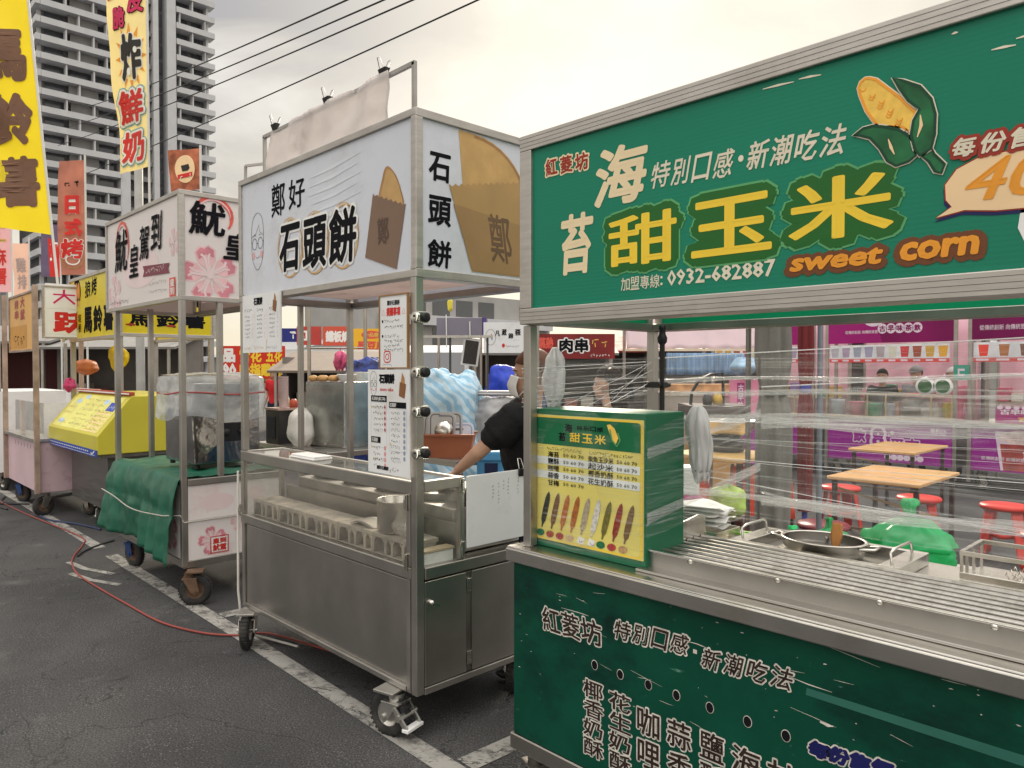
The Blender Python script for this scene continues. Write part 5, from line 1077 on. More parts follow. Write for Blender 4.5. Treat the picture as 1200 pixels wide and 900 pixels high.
mb = MB(); mb.add([(-6.02, 2.06, .90), (-5.45, 2.06, .90), (-5.45, 2.56, .90), (-6.02, 2.56, .90), (-6.00, 2.05, 1.30), (-5.47, 2.05, 1.30), (-5.45, 2.56, 1.30), (-6.02, 2.56, 1.30), (-6.00, 2.07, 1.50), (-5.47, 2.07, 1.50), (-5.45, 2.56, 1.50), (-6.02, 2.56, 1.50)],
    [(3, 2, 1, 0), (0, 1, 5, 4), (1, 2, 6, 5), (2, 3, 7, 6), (3, 0, 4, 7), (4, 5, 9, 8), (5, 6, 10, 9), (6, 7, 11, 10), (7, 4, 8, 11), (8, 9, 10, 11)], pm('mirror_steel', (.36, .35, .35), .12, 1., .35, 2.5, .7, 5)); put(mb, 'body', fr, OFR, bevel=.012)
mb = MB(); mb.box(-5.449, -5.435, 2.24, 2.46, 1.06, 1.20, pm('dark_panel', (.02, .02, .025), .2)); put(mb, 'control_panel', fr, OFR, bevel=.004)
for y in (2.29, 2.41):
    mb = MB(); mb.lathe([(.028, 0), (.028, .012), (.02, .022), (0, .022)], (-5.434, y, 1.13), BLACKP, 18, (1, 0, 0)); put(mb, 'knob', fr, OFR)
for (x, y) in ((-5.98, 2.1), (-5.5, 2.1), (-5.98, 2.50), (-5.5, 2.50)): mb = MB(); mb.lathe([(.02, -.03), (.02, .0)], (x, y, .90), BLACKP, 10); put(mb, 'leg', fr, OFR)
def cover_fn(a, b):
    # square skirt dropping from a rounded top
    t = 2*math.pi*a; c, s_ = math.cos(t), math.sin(t); k = 1/max(abs(c), abs(s_))**.86
    if b < .35: q = b/.35; rr2 = .02+.98*q; z = 1.565-.03*q**6+.012*math.sin(6*t+1)*q*(1-q)
    else: q = (b-.35)/.65; rr2 = 1.0+.03*q+.022*math.sin(11*t+2*q)*q+.018*math.sin(5*t)*q; z = 1.535-.30*q-.03*math.sin(3*t+1)*q
    return (-5.735+c*k*.325*rr2, 2.30+s_*k*.30*rr2, z)
mb = MB(); mb.grid(cover_fn, 96, 26, POLY)
cov = tag(crease(mb.build('plastic_cover'), .11, .035), 'milky clear plastic sheet tied over the fryer on the green tarp', 'plastic cover')
mb = MB(); mb.grid(lambda a, b: (-6.03+.59*a, 2.02+.56*b, 1.553+.010*math.sin(a*8)*math.sin(b*7)), 14, 14, pm('cover_top', (.70, .64, .52), .5, 0, .1, 4, trans=.3)); mb.build('cover_liner', cov)
mb = MB(); mb.tube([cover_fn(i/48, .60) for i in range(48)], .006, pm('red_cord', (.38, .08, .08), .7), 6, True); mb.build('cord', cov)
# ================================================================== potato cart
PYEL = pm('potato_yellow', (.70, .57, .02), .35, 0, .05, 3, trans=.08, dirt=(.55, .43, .03), dscale=2.)
CASEY = pm('case_yellow', (.58, .52, .055), .3, 0, .05, 3)
pot_c = thing('food_cart', 'yellow potato cart with a sloping yellow menu case over a dark steel body', 'food cart', (-8.7, 2.5, 0), group='food carts along the parking line'); OP = (8.7, -2.5, 0)
def draw_pot(p):
    p.oval(.30, .54, .155, .155, 1, INK, 24)
    for i, u in enumerate((.22, .30, .38)): p.oval(u, .55, .040, .10, 2, pm('chip_orange', (.62, .26, .05), .5)); p.oval(u, .42, .03, .05, 2, MUST)
    p.vtext('狼', .62, .46, .82, .64, 1, INK, bold=.02, shear=.1); p.vtext('烤', .86, .47, 1.06, .66, 1, INK, bold=.02, shear=.1)
    p.vtext('起司', .18, .12, .30, .34, 1, INK, bold=.015, shear=.1); p.vtext('培根', .34, .10, .46, .30, 1, INK, bold=.015)
    for i, c in enumerate('馬鈴薯'): p.text(c, .56+i*.36, .08, .88+i*.36, .36, 1, INK, bold=.045)
def draw_pot_side(p):
    for i, c in enumerate('馬鈴薯'): p.text(c, .10+i*.26, .10, .33+i*.26, .26, 1, INK, bold=.035); p.text(c, .10+i*.26, .32, .33+i*.26, .42, 1, INK, bold=.03)
    for u in (.12, .5): p.oval(u, .118, .05, .012, 2, REDB, 10)
sign_board(pot_c, OP, 'sign_panel', (-9.62, 2.25, 1.90), FU, 1.76, .71, .05, 'sign_frame', PYEL, ALU, draw_pot, fw=.035, grooves=False)
sign_board(pot_c, OP, 'side_sign_panel', (-7.85, 2.252, 1.915), SU, .96, .70, .05, 'sign_frame', PYEL, ALU, draw_pot_side, fw=.035, grooves=False)
sign_board(pot_c, OP, 'back_sign_panel', (-7.86, 3.21, 1.915), (-1, 0, 0), 1.7, .70, .05, 'sign_frame', PYEL, ALU, fw=.035, grooves=False)
for (x, y) in ((-9.58, 2.28), (-7.89, 2.28), (-9.58, 3.17), (-7.89, 3.17)): tube_frame(pot_c, OP, [((x, y, .3), (x, y, 1.95))], 'post', POSTM, .05)
mb = MB(); mb.box(-9.15, -7.87, 2.15, 2.98, .22, .76, pm('dull_steel', (.20, .195, .19), .42, .85, .12, 4, .04, 80, stretch=(1, 1, 10))); put(mb, 'cabinet', pot_c, OP, bevel=.006)
mb = MB(); mb.box(-9.42, -7.64, 2.04, 3.0, .762, .79, STEELD); put(mb, 'counter', pot_c, OP)
mb = MB(); x0, x1 = -9.46, -7.62
V = [(x, y, z) for x in (x0, x1) for (y, z) in ((2.0, .795), (2.0, .97), (2.30, 1.34), (2.95, 1.34), (2.95, .795))]
mb.add(V, [(4, 3, 2, 1, 0), (5, 6, 7, 8, 9), (0, 1, 6, 5), (1, 2, 7, 6), (2, 3, 8, 7), (3, 4, 9, 8), (4, 0, 5, 9)], CASEY)
sl = Vector((0, .30, .37)); p = Panel(mb, (x0, 2.0, .97), FU, sl); PALEY = pm('menu_pale_yellow', (.72, .69, .20), .4)
p.poly([(.10, .03), (1.74, .03), (1.74, .45), (.10, .45)], 1, PALEY)
for r_ in range(6):
    for c in range(3): p.scrawl(.62+c*.25, .07+r_*.062, .82+c*.25, .030, 2, LINE, 300+r_*7+c, .04)
for r_ in range(5): p.scrawl(1.25, .05+r_*.05, 1.70, .032, 2, REDB, 340+r_, .045); p.stroke([(1.22, .04+r_*.05), (1.72, .04+r_*.05)], .010, 2, PEACH)
for u, v, a in ((.36, .36, .09), (1.30, .38, .09), (.30, .10, .10), (.55, .42, .08)): p.oval(u, v, a, .03, 2, pm('pale_blue', (.45, .58, .72), .5), 16)
p.rect(1.45, .28, 1.70, .38, 2, pm('menu_blue', (.03, .07, .40), .5)); p.scrawl(1.47, .31, 1.69, .04, 3, WHT, 361); p.scrawl(.14, .08, .5, .03, 2, REDB, 362); p.scrawl(.14, .2, .42, .03, 2, REDB, 363); p.scrawl(.14, .27, .42, .03, 2, REDB, 364)
put(mb, 'menu_case', pot_c, OP, bevel=.008)
mb = MB(); mb.box(x0-.004, x1+.004, 1.992, 1.9985, .778, .84, pm('banner_blue', (.02, .06, .36), .4)); p = Panel(mb, (x0, 1.992, .778), FU, FV)
for i in range(22): p.rect(.06+i*.07, .034, .105+i*.07, .044, 1, WHT); 
p.stroke([(.03, .012), (1.78, .012)], .004, 1, WHT); p.stroke([(1.66, .034), (1.70, .018), (1.78, .055)], .014, 1, WHT); put(mb, 'blue_strip', pot_c, OP)
mb = MB(); mb.box(x0, x1, 2.28, 2.33, 1.343, 1.375, pm('stripe_red', (.45, .08, .05), .5)); mb.box(x0, x1, 2.275, 2.279, 1.352, 1.364, WHT); put(mb, 'red_strip', pot_c, OP)
for (x, y, a) in ((-8.35, 2.22, R(-30)), (-9.05, 2.3, R(20)), (-8.0, 2.9, R(60)), (-9.05, 2.9, R(-40))): caster(pot_c, x, y, .10, a, pm('zinc_fork', (.5, .49, .46), .35, .9), OP, .05, .222, x == -8.35, RUST)
# ================================================================== pink cart and the white cart beyond
PINKC = pm('pink_cart_paint', (.60, .44, .48), .4, 0, .06, 2, dirt=(.46, .30, .36), dscale=9, dlo=.55, dhi=.75)
pk = thing('food_cart', 'pale pink cart with a clear glass case under an orange sign', 'food cart', (-10.2, 2.4, 0), group='food carts along the parking line'); OK = (10.2, -2.4, 0)
mb = MB(); mb.box(-10.98, -9.36, 1.88, 2.70, .25, .80, PINKC); p = Panel(mb, (-10.98, 1.88, .25), FU, FV)
for i in range(7): p.stroke([(.45+i*.16, .50), (.47+i*.16, .455)], .02, 1, LINE)
put(mb, 'cabinet', pk, OK, bevel=.004)
mb = MB(); mb.box(-11.0, -9.34, 1.84, 2.72, .803, .84, STEELB); put(mb, 'counter', pk, OK, bevel=.003)
for (x, y) in ((-9.32, 1.86), (-10.96, 1.86), (-9.38, 2.70), (-10.96, 2.70)): tube_frame(pk, OK, [((x, y, .25), (x, y, 2.5))], 'post', pm('rusty_post', (.40, .30, .24), .6, .5, .3, 8), .05)
mb = MB(); mb.box(-10.9, -9.45, 1.95, 1.956, .842, 1.22, GLASS); put(mb, 'front_glass', pk, OK)
mb = MB(); mb.box(-9.456, -9.45, 1.957, 2.5, .842, 1.22, GLASS); put(mb, 'side_glass', pk, OK)
mb = MB(); mb.box(-10.9, -9.45, 2.505, 2.53, .842, 1.36, WHITEB); p = Panel(mb, (-10.9, 2.505, .842), FU, FV); p.scrawl(.7, .08, 1.2, .12, 1, INK, 371, .16); p.oval(1.1, .3, .12, .10, 1, RED); p.rect(.95, .02, 1.4, .3, 1, PAPER); put(mb, 'back_board', pk, OK)
OSG = pm('orange_sign', (.66, .36, .10), .45, 0, .15, 2)
def draw_or(p):
    p.poly([(.04, .04), (.04, .3), (.9, .3), (.9, .04)], 1, pm('orange_deep', (.55, .26, .04), .5)); p.vtext('大魷', .60, .36, .82, .62, 2, REDB, bold=.05); p.vtext('烤串', .30, .38, .50, .60, 2, REDB, bold=.04); p.scrawl(.25, .08, .85, .12, 2, INK, 373, .14)
sign_board(pk, OK, 'sign_panel', (-10.6, 1.84, 1.79), FU, 1.24, .66, .04, 'sign_frame', OSG, pm('rusty_post', (.4, .3, .24), .6), draw_or, fw=.025, grooves=False)
def draw_dsh(p):
    p.rect(.03, .33, .95, .60, 1, WHT); p.text('大上海', .10, .38, .80, .54, 2, pm('print_magenta', (.62, .02, .14), .5), bold=.008); p.rect(.05, .05, .93, .31, 1, WHT)
    p.text('跃彩', .10, .06, .80, .30, 2, RED, bold=.04)
sign_board(pk, OK, 'side_sign_panel', (-9.33, 1.93, 1.93), SU, .80, .58, .04, 'sign_frame', WHT, ALU, draw_dsh, fw=.02, grooves=False)
for (x, y, a) in ((-9.36, 1.92, R(-80)), (-10.5, 1.95, R(30)), (-9.45, 2.62, R(20)), (-10.85, 2.62, R(60))): caster(pk, x, y, .105, a, STEELD if x > -10 else pm('blue_fork', (.02, .05, .16), .6), OK, .05, .25, False, RUST)
wc = thing('food_cart', 'white cart with red and blue lettering, farthest along the row at the left edge', 'food cart', (-12.4, 2.3, 0), group='food carts along the parking line'); OWC = (12.4, -2.3, 0)
mb = MB(); mb.box(-13.3, -11.55, 1.88, 2.7, .25, 1.30, WHITEB); p = Panel(mb, (-13.3, 1.88, .25), FU, FV)
for i in range(5): p.vtext('港式蛋餅', 1.30, .30, 1.42, 1.0, 1, RED if i % 2 else NAVY, bold=.03); break
p.vtext('雞蛋糕', 1.5, .45, 1.68, .95, 1, pm('print_blue', (.05, .10, .45), .5), bold=.04); p.oval(1.6, .25, .1, .1, 1, RED); put(mb, 'cabinet', wc, OWC, bevel=.004)
sign_board(wc, OWC, 'sign_panel', (-13.3, 1.84, 1.86), FU, 1.75, .62, .05, 'sign_frame', pm('pale_blue_sign', (.55, .64, .72), .4), ALU, lambda p: (p.text('蛋', 1.42, .2, 1.68, .45, 1, RED, bold=.05), p.text('餅', 1.1, .2, 1.36, .45, 1, RED, bold=.05)), fw=.025, grooves=False)
for (x, y) in ((-11.58, 1.9), (-13.2, 1.9), (-11.58, 2.66), (-13.2, 2.66)): tube_frame(wc, OWC, [((x, y, .2), (x, y, 1.95))], 'post', POSTM, .04)
for (x, y, a) in ((-11.65, 1.95, .3), (-13.15, 1.95, 1.2), (-11.65, 2.6, .8), (-13.15, 2.6, 0.)): caster(wc, x, y, .10, a, STEELD, OWC, .05, .25)
# small things on those carts
def lumpy(name, label, cat, c, r3, m, seed, amp=.12, group=None):
    r2 = random.Random(seed); ph = [r2.uniform(0, 6.28) for _ in range(6)]
    def fn(a, b):
        t = 6.2832*a; s_ = math.pi*(.01+.98*b); k = 1+amp*(math.sin(3*t+ph[0]+2*b)+.6*math.sin(5*t+ph[1]+5*b)+.5*math.sin(6*s_+ph[2]))
        return (r3[0]*math.sin(s_)*math.cos(t)*k, r3[1]*math.sin(s_)*math.sin(t)*k, r3[2]*math.cos(s_)*k)
    mb = MB(); mb.grid(fn, 28, 16, m); return tag(mb.build(name, loc=c), label, cat, group)
lumpy('orange_bundle', 'orange plastic bundle hanging above the pale pink cart', 'bundle', (-9.75, 2.45, 1.62), (.16, .12, .08), pm('orange_plastic', (.62, .24, .10), .5, 0, .1, 5, trans=.3), 3)
draped_bag('yellow_bag', 'bright yellow plastic bag tied to the post of the potato cart', 'plastic bag', (-9.15, 2.62, 1.86), .28, .26, .14, pm('bag_yellow', (.80, .62, .03), .4, 0, .08, 5, .3, 8, trans=.3), 12)
lumpy('pink_bag', 'pink plastic bag lying on the counter of the pale pink cart', 'plastic bag', (-9.6, 2.25, 1.42), (.07, .06, .07), pm('bag_pink', (.75, .10, .28), .4, trans=.3), 6, .18)
# ================================================================== banners on poles
POLEW = pm('pole_white', (.62, .62, .60), .4, 0, .05)
def banner(name, label, base, top, width, z0, z1, m, draw, side=-1, wave=.05, lean=0., cat='banner', pr=.014, yaw=0., bottom=0., seed=0, squeeze=None):
    """upright flag: pole from base to top, cloth hanging on one side of it between fractions z0..z1 of the pole"""
    b = Vector(base); tp = Vector(top); t = thing(name, label, cat, base); d = tp-b
    mb = MB(); mb.tube([(0, 0, 0), tuple(d)], pr, POLEW, 8); mb.build('pole', t)
    cl = MB(); h = (d*(z1-z0)).length; U = Vector((math.cos(yaw), math.sin(yaw), 0)); V = d.normalized()
    nn = U.cross(V).normalized()
    O_ = d*z0+(U*(-width) if side < 0 else Vector((0, 0, 0)))
    p = Panel(cl, O_, U, V); p.n = nn; p.step = .0035; p.wid = width; p.squeeze = squeeze
    ph = seed*1.7
    def warp(u, v):
        k = (1-u/width) if side < 0 else u/width
        return wave*k*(math.sin(v*3.1+ph)+.5*math.sin(v*7+u*5+ph*2))*.8+.02*math.sin(u*14+v*2)*k
    p.warp = warp
    def fn(a, b2):
        u, v = a*width, b2*h; s2 = bottom*((1-a) if side < 0 else a)*(1-b2)
        return tuple(p.p(u, v, 0)+V*s2)
    cl.grid(fn, 14, 60, m)
    draw(p, width, h); cl.build('cloth', t)
    return t
ua = R(44)   # these flags hang square to the road-side view, roughly along the row's diagonal
BY = pm('banner_yellow', (.84, .66, .02), .6, 0, .05, 2, trans=.3); BBR = pm('banner_brown', (.17, .085, .05), .6)
def d_pot(p, w_, h):
    for i, c in enumerate('馬鈴薯'): z = h-.34-(i+1)*.72; p.text(c, .08, z, w_-.08, z+.60, 2, BBR, bold=.058, res=2)
banner('potato_banner', 'yellow banner with big brown characters on a white slanting pole, at the far left', (-9.60, 2.19, 1.9), (-9.98, 1.95, 5.95), .68, .30, .99, BY, d_pot, -1, .06, yaw=ua, seed=1, bottom=.10)
BM = pm('banner_cream_yellow', (.84, .70, .32), .6, 0, .10, 1.6, trans=.3)
COWB = pm('cow_black', (.025, .022, .022), .5); CYAN = pm('print_cyan', (.20, .42, .46), .5)
def d_milk(p, w_, h):
    p.poly([(0, h-.05), (w_, h-.05), (w_, 2.40), (w_*.5, 2.20), (.02, 2.10)], 2, pm('banner_red', (.66, .04, .025), .6)); p.poly([(.06, 2.40), (w_*.7, 2.55), (w_*.7, 2.50), (.06, 2.34)], 3, YEL); p.poly([(.06, 2.27), (w_*.8, 2.44), (w_*.8, 2.39), (.06, 2.21)], 3, YEL)
    p.text('三', w_*.45, 2.52, w_-.03, 2.75, 4, pm('print_maroon', (.25, .01, .03), .5), bold=.06)
    PINKK = pm('print_crimson', (.56, .02, .10), .5)
    p.text('脆', .08, 1.72, .29, 2.02, 3, INK, bold=.09); p.text('脆', .09, 1.73, .28, 2.01, 5, PINKK, bold=.04); p.text('皮', .31, 1.90, w_-.04, 2.20, 3, INK, bold=.09); p.text('皮', .32, 1.91, w_-.05, 2.19, 5, PINKK, bold=.04)
    for a in range(0, 360, 30): c, s_ = math.cos(R(a)), math.sin(R(a)); p.poly([(w_*.55+c*.18-s_*.03, 1.38+s_*.28+c*.03), (w_*.55+c*.26, 1.38+s_*.42), (w_*.55+c*.18+s_*.03, 1.38+s_*.28-c*.03)], 2, ORNG)
    p.text('炸', .15, 1.08, w_-.07, 1.68, 3, WHT, bold=.09, res=2); p.text('炸', .17, 1.10, w_-.09, 1.66, 5, COWB, bold=.045, res=2); p.oval(.30, 1.20, .035, .05, 8, WHT, 12); p.oval(.42, 1.45, .03, .04, 8, WHT, 12)
    for c, z in (('鮮', .55), ('奶', .06)):
        p.text(c, .025, z-.02, w_-.025, z+.48, 3, CYAN, bold=.12, res=2); p.text(c, .04, z, w_-.04, z+.46, 5, WHT, bold=.09, res=2); p.text(c, .075, z+.03, w_-.075, z+.43, 7, RED, bold=.032, res=2)
banner('fried_milk_banner', 'cream and red banner with a cow-spotted character on a tall white pole', (-9.77, 3.19, 0), (-9.83, 3.19, 7.4), .60, .555, .985, BM, d_milk, -1, .05, yaw=ua, seed=2, bottom=-.02, squeeze=lambda v: min(1, max(.88, .88+.12*(v-.2)/2.2)))
BR = pm('banner_ramen', (.40, .155, .11), .6, 0, .25, 4, trans=.3)
def d_ram(p, w_, h):
    p.text('日', .10, h-.80, w_-.08, h-.52, 3, WHT, bold=.14); p.text('日', .10, h-.80, w_-.08, h-.52, 5, RED, bold=.06); p.vtext('式', .10, h-1.12, w_-.05, h-.86, 5, RED, bold=.06); p.text('烤', .03, h-1.46, w_-.02, h-1.15, 3, WHT, bold=.08); p.text('烤', .04, h-1.45, w_-.03, h-1.16, 5, RED, bold=.035)
    p.scrawl(.05, h-.42, w_-.03, .12, 3, INK, 380, .14); p.ring(w_*.5, .22, .16, .12, .02, 3, BISC2); p.ring(w_*.5, .22, .10, .07, .02, 3, WHT)
banner('red_brown_banner', 'reddish brown banner with red characters and a leaning top, beside the yellow banner', (-12.31, 3.12, 0), (-12.34, 3.12, 4.75), .40, .63, .985, BR, d_ram, -1, .03, yaw=ua, seed=3)
BP = pm('banner_purple', (.13, .10, .17), .6, 0, .2, 3, trans=.3)
banner('purple_banner', 'small dark purple banner with a red stripe, half hidden behind the white slanting pole', (-13.71, 3.1, 0), (-13.72, 3.1, 4.0), .30, .77, .98, BP, lambda p, w_, h: (p.poly([(.14, 0), (w_, 0), (w_, h*.62), (.10, h*.75)], 1, RED), p.vtext('頁', .14, h*.3, w_-.03, h*.66, 2, WHT, bold=.05)), -1, .03, yaw=ua, seed=4)
banner('pink_banner', 'pale pink banner with gold and red writing, at the far left edge', (-16.6, 2.95, 0), (-16.62, 2.95, 4.9), .55, .62, .97, pm('banner_pink', (.72, .40, .42), .6, 0, .06, 2, trans=.3), lambda p, w_, h: (p.vtext('手工', .16, h*.55, w_-.10, h*.92, 2, MUST, bold=.03), p.vtext('麻糬', .16, h*.08, w_-.10, h*.48, 2, RED, bold=.03)), -1, .03, yaw=ua, seed=5)
banner('peach_banner', 'pale peach banner with faint grey characters under the slanting wire', (-17.55, 3.42, 0), (-17.6, 3.42, 4.25), .34, .70, .97, pm('banner_peach', (.78, .52, .40), .6, 0, .05, 2, trans=.3), lambda p, w_, h: p.vtext('雞排', .08, h*.2, w_-.06, h*.75, 2, pm('print_grey', (.45, .38, .36), .5), bold=.03), -1, .05, yaw=ua, seed=6)
def d_cow(p, w_, h):
    p.oval(w_*.52, h*.52, .12, .15, 2, PEACH); p.poly([(w_*.40, h*.60), (w_*.62, h*.64), (w_*.66, h*.54), (w_*.60, h*.48), (w_*.44, h*.46)], 3, COWB); p.poly([(w_*.3, h*.28), (w_*.74, h*.34), (w_*.74, h*.44), (w_*.3, h*.38)], 3, RED); p.scrawl(w_*.34, h*.31, w_*.72, .05, 4, WHT, 390)
banner('meat_flag', 'small square flag in mottled red and brown with a cow emblem, above the squid sign', (-8.11, 3.17, 2.2), (-8.13, 3.17, 4.0), .40, .74, .985, pm('flag_mottle', (.34, .11, .06), .6, 0, .6, 9, trans=.3), d_cow, -1, .015, yaw=ua-.25, seed=7)
pp_ = MB(); pp_.lathe([(.07, 0), (.065, 4.9), (0, 4.92)], (0, 0, 0), pm('grey_post', (.30, .30, .29), .6), 12); tag(pp_.build('grey_post', loc=(-12.85, 4.02, 0)), 'plain grey post standing behind the blossom squid sign', 'post')
# cables on the road
CAB = pm('cable_red', (.26, .055, .045), .5)
pts = [(-3.7, 2.15), (-4.2, 2.03), (-4.29, 1.9), (-4.48, 1.75), (-4.86, 1.63), (-5.39, 1.59), (-5.96, 1.56), (-6.44, 1.55), (-6.84, 1.6), (-7.14, 1.69), (-7.5, 1.84), (-7.86, 1.92), (-8.93, 1.84), (-9.78, 1.78), (-10.79, 1.74), (-11.92, 1.78), (-13.5, 1.8)]
def spline(P, n=6):
    P = [Vector(q) for q in P]; out = []
    for i in range(len(P)-1):
        p0, p1, p2, p3 = P[max(0, i-1)], P[i], P[i+1], P[min(len(P)-1, i+2)]
        for s_ in range(n): t = s_/n; out.append(.5*((2*p1)+(p2-p0)*t+(2*p0-5*p1+4*p2-p3)*t*t+(3*p1-p0-3*p2+p3)*t**3))
    return out+[P[-1]]
mb = MB(); mb.tube([(q.x, q.y, .010) for q in spline(pts)], .0065, CAB, 7); tag(mb.build('power_cable'), 'dull red power cable snaking along the asphalt in front of the carts', 'cable')
mb = MB(); mb.tube([(q.x, q.y, .010) for q in spline([(-7.08, 1.70), (-7.25, 1.80), (-7.4, 1.95), (-7.5, 2.1)])], .008, BLACKP, 6); tag(mb.build('black_cable'), 'short black cable lying on the asphalt before the green tarp', 'cable')
mb = MB(); mb.tube([(q.x, q.y, .012) for q in spline([(-9.3, 1.88), (-8.95, 1.90), (-8.55, 2.05), (-8.1, 2.15)])], .011, pm('hose_blue', (.03, .045, .10), .5), 6); tag(mb.build('dark_hose'), 'dark blue hose on the ground beneath the yellow potato cart', 'hose')
mb = MB(); mb.tube([(q.x, q.y, .011) for q in spline([(-11.0, 1.85), (-10.6, 1.75), (-10.2, 1.95), (-10.5, 1.66), (-10.0, 1.7)])], .010, BLACKP, 6); tag(mb.build('black_cable'), 'black cable coiled on the asphalt before the pale pink cart', 'cable')
mb = MB(); mb.tube([(-4.252, 1.86, 1.0), (-4.254, 1.858, .6), (-4.25, 1.855, .3), (-4.235, 1.87, .05), (-4.15, 1.98, .009), (-3.9, 2.05, .009)], .007, pm('cord_white', (.6, .58, .54), .5), 7); tag(mb.build('pale_cable'), 'pale cord hanging down the left corner of the steel stone-cake cart', 'cable')
# ================================================================== people
SKIN = pm('skin', (.55, .33, .23), .5, 0, .06, 12); HAIRD = pm('hair_dark', (.020, .013, .010), .7, 0, .3, 30, .3, 120, spec=.15); HAIRB = pm('hair_brown', (.12, .045, .022), .45, 0, .3, 30, .3, 120)
def soft(o, vox, it=5):
    md = o.modifiers.new('remesh', 'REMESH'); md.mode = 'VOXEL'; md.voxel_size = vox; md.use_smooth_shade = True
    md = o.modifiers.new('smooth', 'SMOOTH'); md.factor = .5; md.iterations = it
def hand(mb, wr, d, up, s=1., curl=.6, m=None):
    """palm with four bent fingers and a thumb; wr wrist, d pointing direction, up back of the hand"""
    m = m or SKIN; d = Vector(d).normalized(); up = Vector(up); side = d.cross(up).normalized(); up = side.cross(d).normalized(); wr = Vector(wr)
    M3 = Matrix((side, d, up)).transposed()
    mb.ell(wr+d*.045*s, .040*s, .052*s, .017*s, m, 14, 10, M3)
    for i, (x, L_) in enumerate(((-.030, .030), (-.011, .036), (.010, .034), (.029, .026))):
        p = wr+d*.085*s+side*x*s; v = d
        for k in range(3):
            a = curl*(.25+.30*k); v2 = (d*math.cos(a)-up*math.sin(a)); q = p+v2*L_*s*(1-.16*k); mb.capsule(p, q, .0088*s-.0008*k*s, .0080*s-.0008*k*s, m, 8); p = q
    p = wr+d*.025*s-side*.032*s; q = p+(d*.6-side*.8-up*.2)*.034*s; mb.capsule(p, q, .011*s, .0095*s, m, 8); mb.capsule(q, q+(d*.9-side*.25-up*.35)*.030*s, .0092*s, .0075*s, m, 8)
def person(label, loc, rotz, shirt, trousers, hair=HAIRD, style='short', height=1.65, pose=None, vox=.013, detail=False, cap=None, mask=False, group=None, sleeve=.55):
    """a standing figure facing local -Y; one continuous skin mesh, with clothes and hair as its children"""
    s = height/1.65; P = dict(neck=(0, .01, 1.37), head=(0, -.025, 1.535), sl=(.165, .0, 1.345), sr=(-.165, .0, 1.345), el=(.215, .02, 1.06), er=(-.215, .02, 1.06), wl=(.225, -.07, .83), wr=(-.225, -.07, .83),
             hl=(.085, 0, .87), hr=(-.085, 0, .87), kl=(.095, -.015, .47), kr=(-.095, -.015, .47), al=(.095, .02, .075), ar=(-.095, .02, .075), lean=(0, 0), hld=None, hrd=None, yaw=0.)
    P.update(pose or {}); bulk = P.pop('bulk', 1.0)
    lx, ly = P['lean']
    V = {k: Vector(v)*s for k, v in P.items() if isinstance(v, tuple) and len(v) == 3}
    for k in ('neck', 'head', 'sl', 'sr'): V[k] += Vector((lx, ly, 0))
    t = thing('person', label, 'person', loc, rotz, group)
    b = MB(); h = V['head']; Y_ = Matrix.Rotation(P['yaw'], 3, 'Z')
    def hp(x, y, z): return h+Y_ @ (Vector((x, y, z))*s)
    b.ell(hp(0, .012, .03), .074*s, .092*s, .095*s, SKIN, 20, 14, Y_); b.ell(hp(0, -.022, -.045), .058*s, .066*s, .070*s, SKIN, 18, 12, Y_)
    b.ell(hp(0, -.092, -.018), .013*s, .018*s, .024*s, SKIN, 10, 8, Y_); b.ell(hp(0, -.078, -.062), .024*s, .012*s, .010*s, SKIN, 10, 8, Y_); b.ell(hp(0, -.068, -.098), .022*s, .018*s, .016*s, SKIN, 10, 8, Y_); b.ell(hp(0, -.075, .030), .05*s, .014*s, .012*s, SKIN, 10, 8, Y_)
    for q in (-1, 1): b.ell(hp(q*.076, .012, -.012), .010*s, .020*s, .032*s, SKIN, 10, 8, Y_)
    b.capsule(V['neck']+Vector((0, 0, -.03*s)), hp(0, .02, -.07), .056*s, .050*s, SKIN, 14)
    b.ell(V['neck']+Vector((0, .005, -.07))*s, .15*s, .08*s, .06*s, SKIN, 16, 10)
    for q, S_, E_, W_ in ((1, 'sl', 'el', 'wl'), (-1, 'sr', 'er', 'wr')):
        b.capsule(V[S_], V[E_], .047*s, .037*s, SKIN, 12); b.capsule(V[E_], V[W_], .038*s, .024*s, SKIN, 12)
        d = P['hld' if q > 0 else 'hrd'] or tuple(V[W_]-V[E_]); hand(b, V[W_], d, (q*.9, 0, .25) if not P['hld' if q > 0 else 'hrd'] else (0, -.2, 1), s)
        b.capsule(V[S_], V['neck']+Vector((0, 0, -.09*s)), .05*s, .06*s, SKIN, 10)
    bo = b.build('body', t); soft(bo, vox if not detail else .0055, 3 if detail else 4)
    c = MB(); lv = Vector((lx, ly, 0))
    rings = [(zz, a_*bulk, b_*bulk, f_) for zz, a_, b_, f_ in [(.86, .150, .100, 0), (.93, .148, .098, .05), (1.02, .138, .092, .25), (1.12, .148, .098, .5), (1.22, .162, .106, .75), (1.30, .168, .096, .95), (1.355, .120, .074, 1), (1.385, .068, .060, 1)]]
    c.grid(lambda a, q: (lambda r_, nx, f: tuple(Vector((nx[1]*math.cos(6.2832*a), nx[2]*math.sin(6.2832*a)+.006, nx[0]))*s+lv*nx[3]))(0, [rings[int(q*7)][j]+(rings[min(7, int(q*7)+1)][j]-rings[int(q*7)][j])*(q*7-int(q*7)) for j in range(4)], 0), 28, 21, shirt)
    c.add([c.v[i*22] for i in range(28)], [tuple(range(28))[::-1]], shirt); c.add([c.v[i*22+21] for i in range(28)], [tuple(range(28))], shirt)
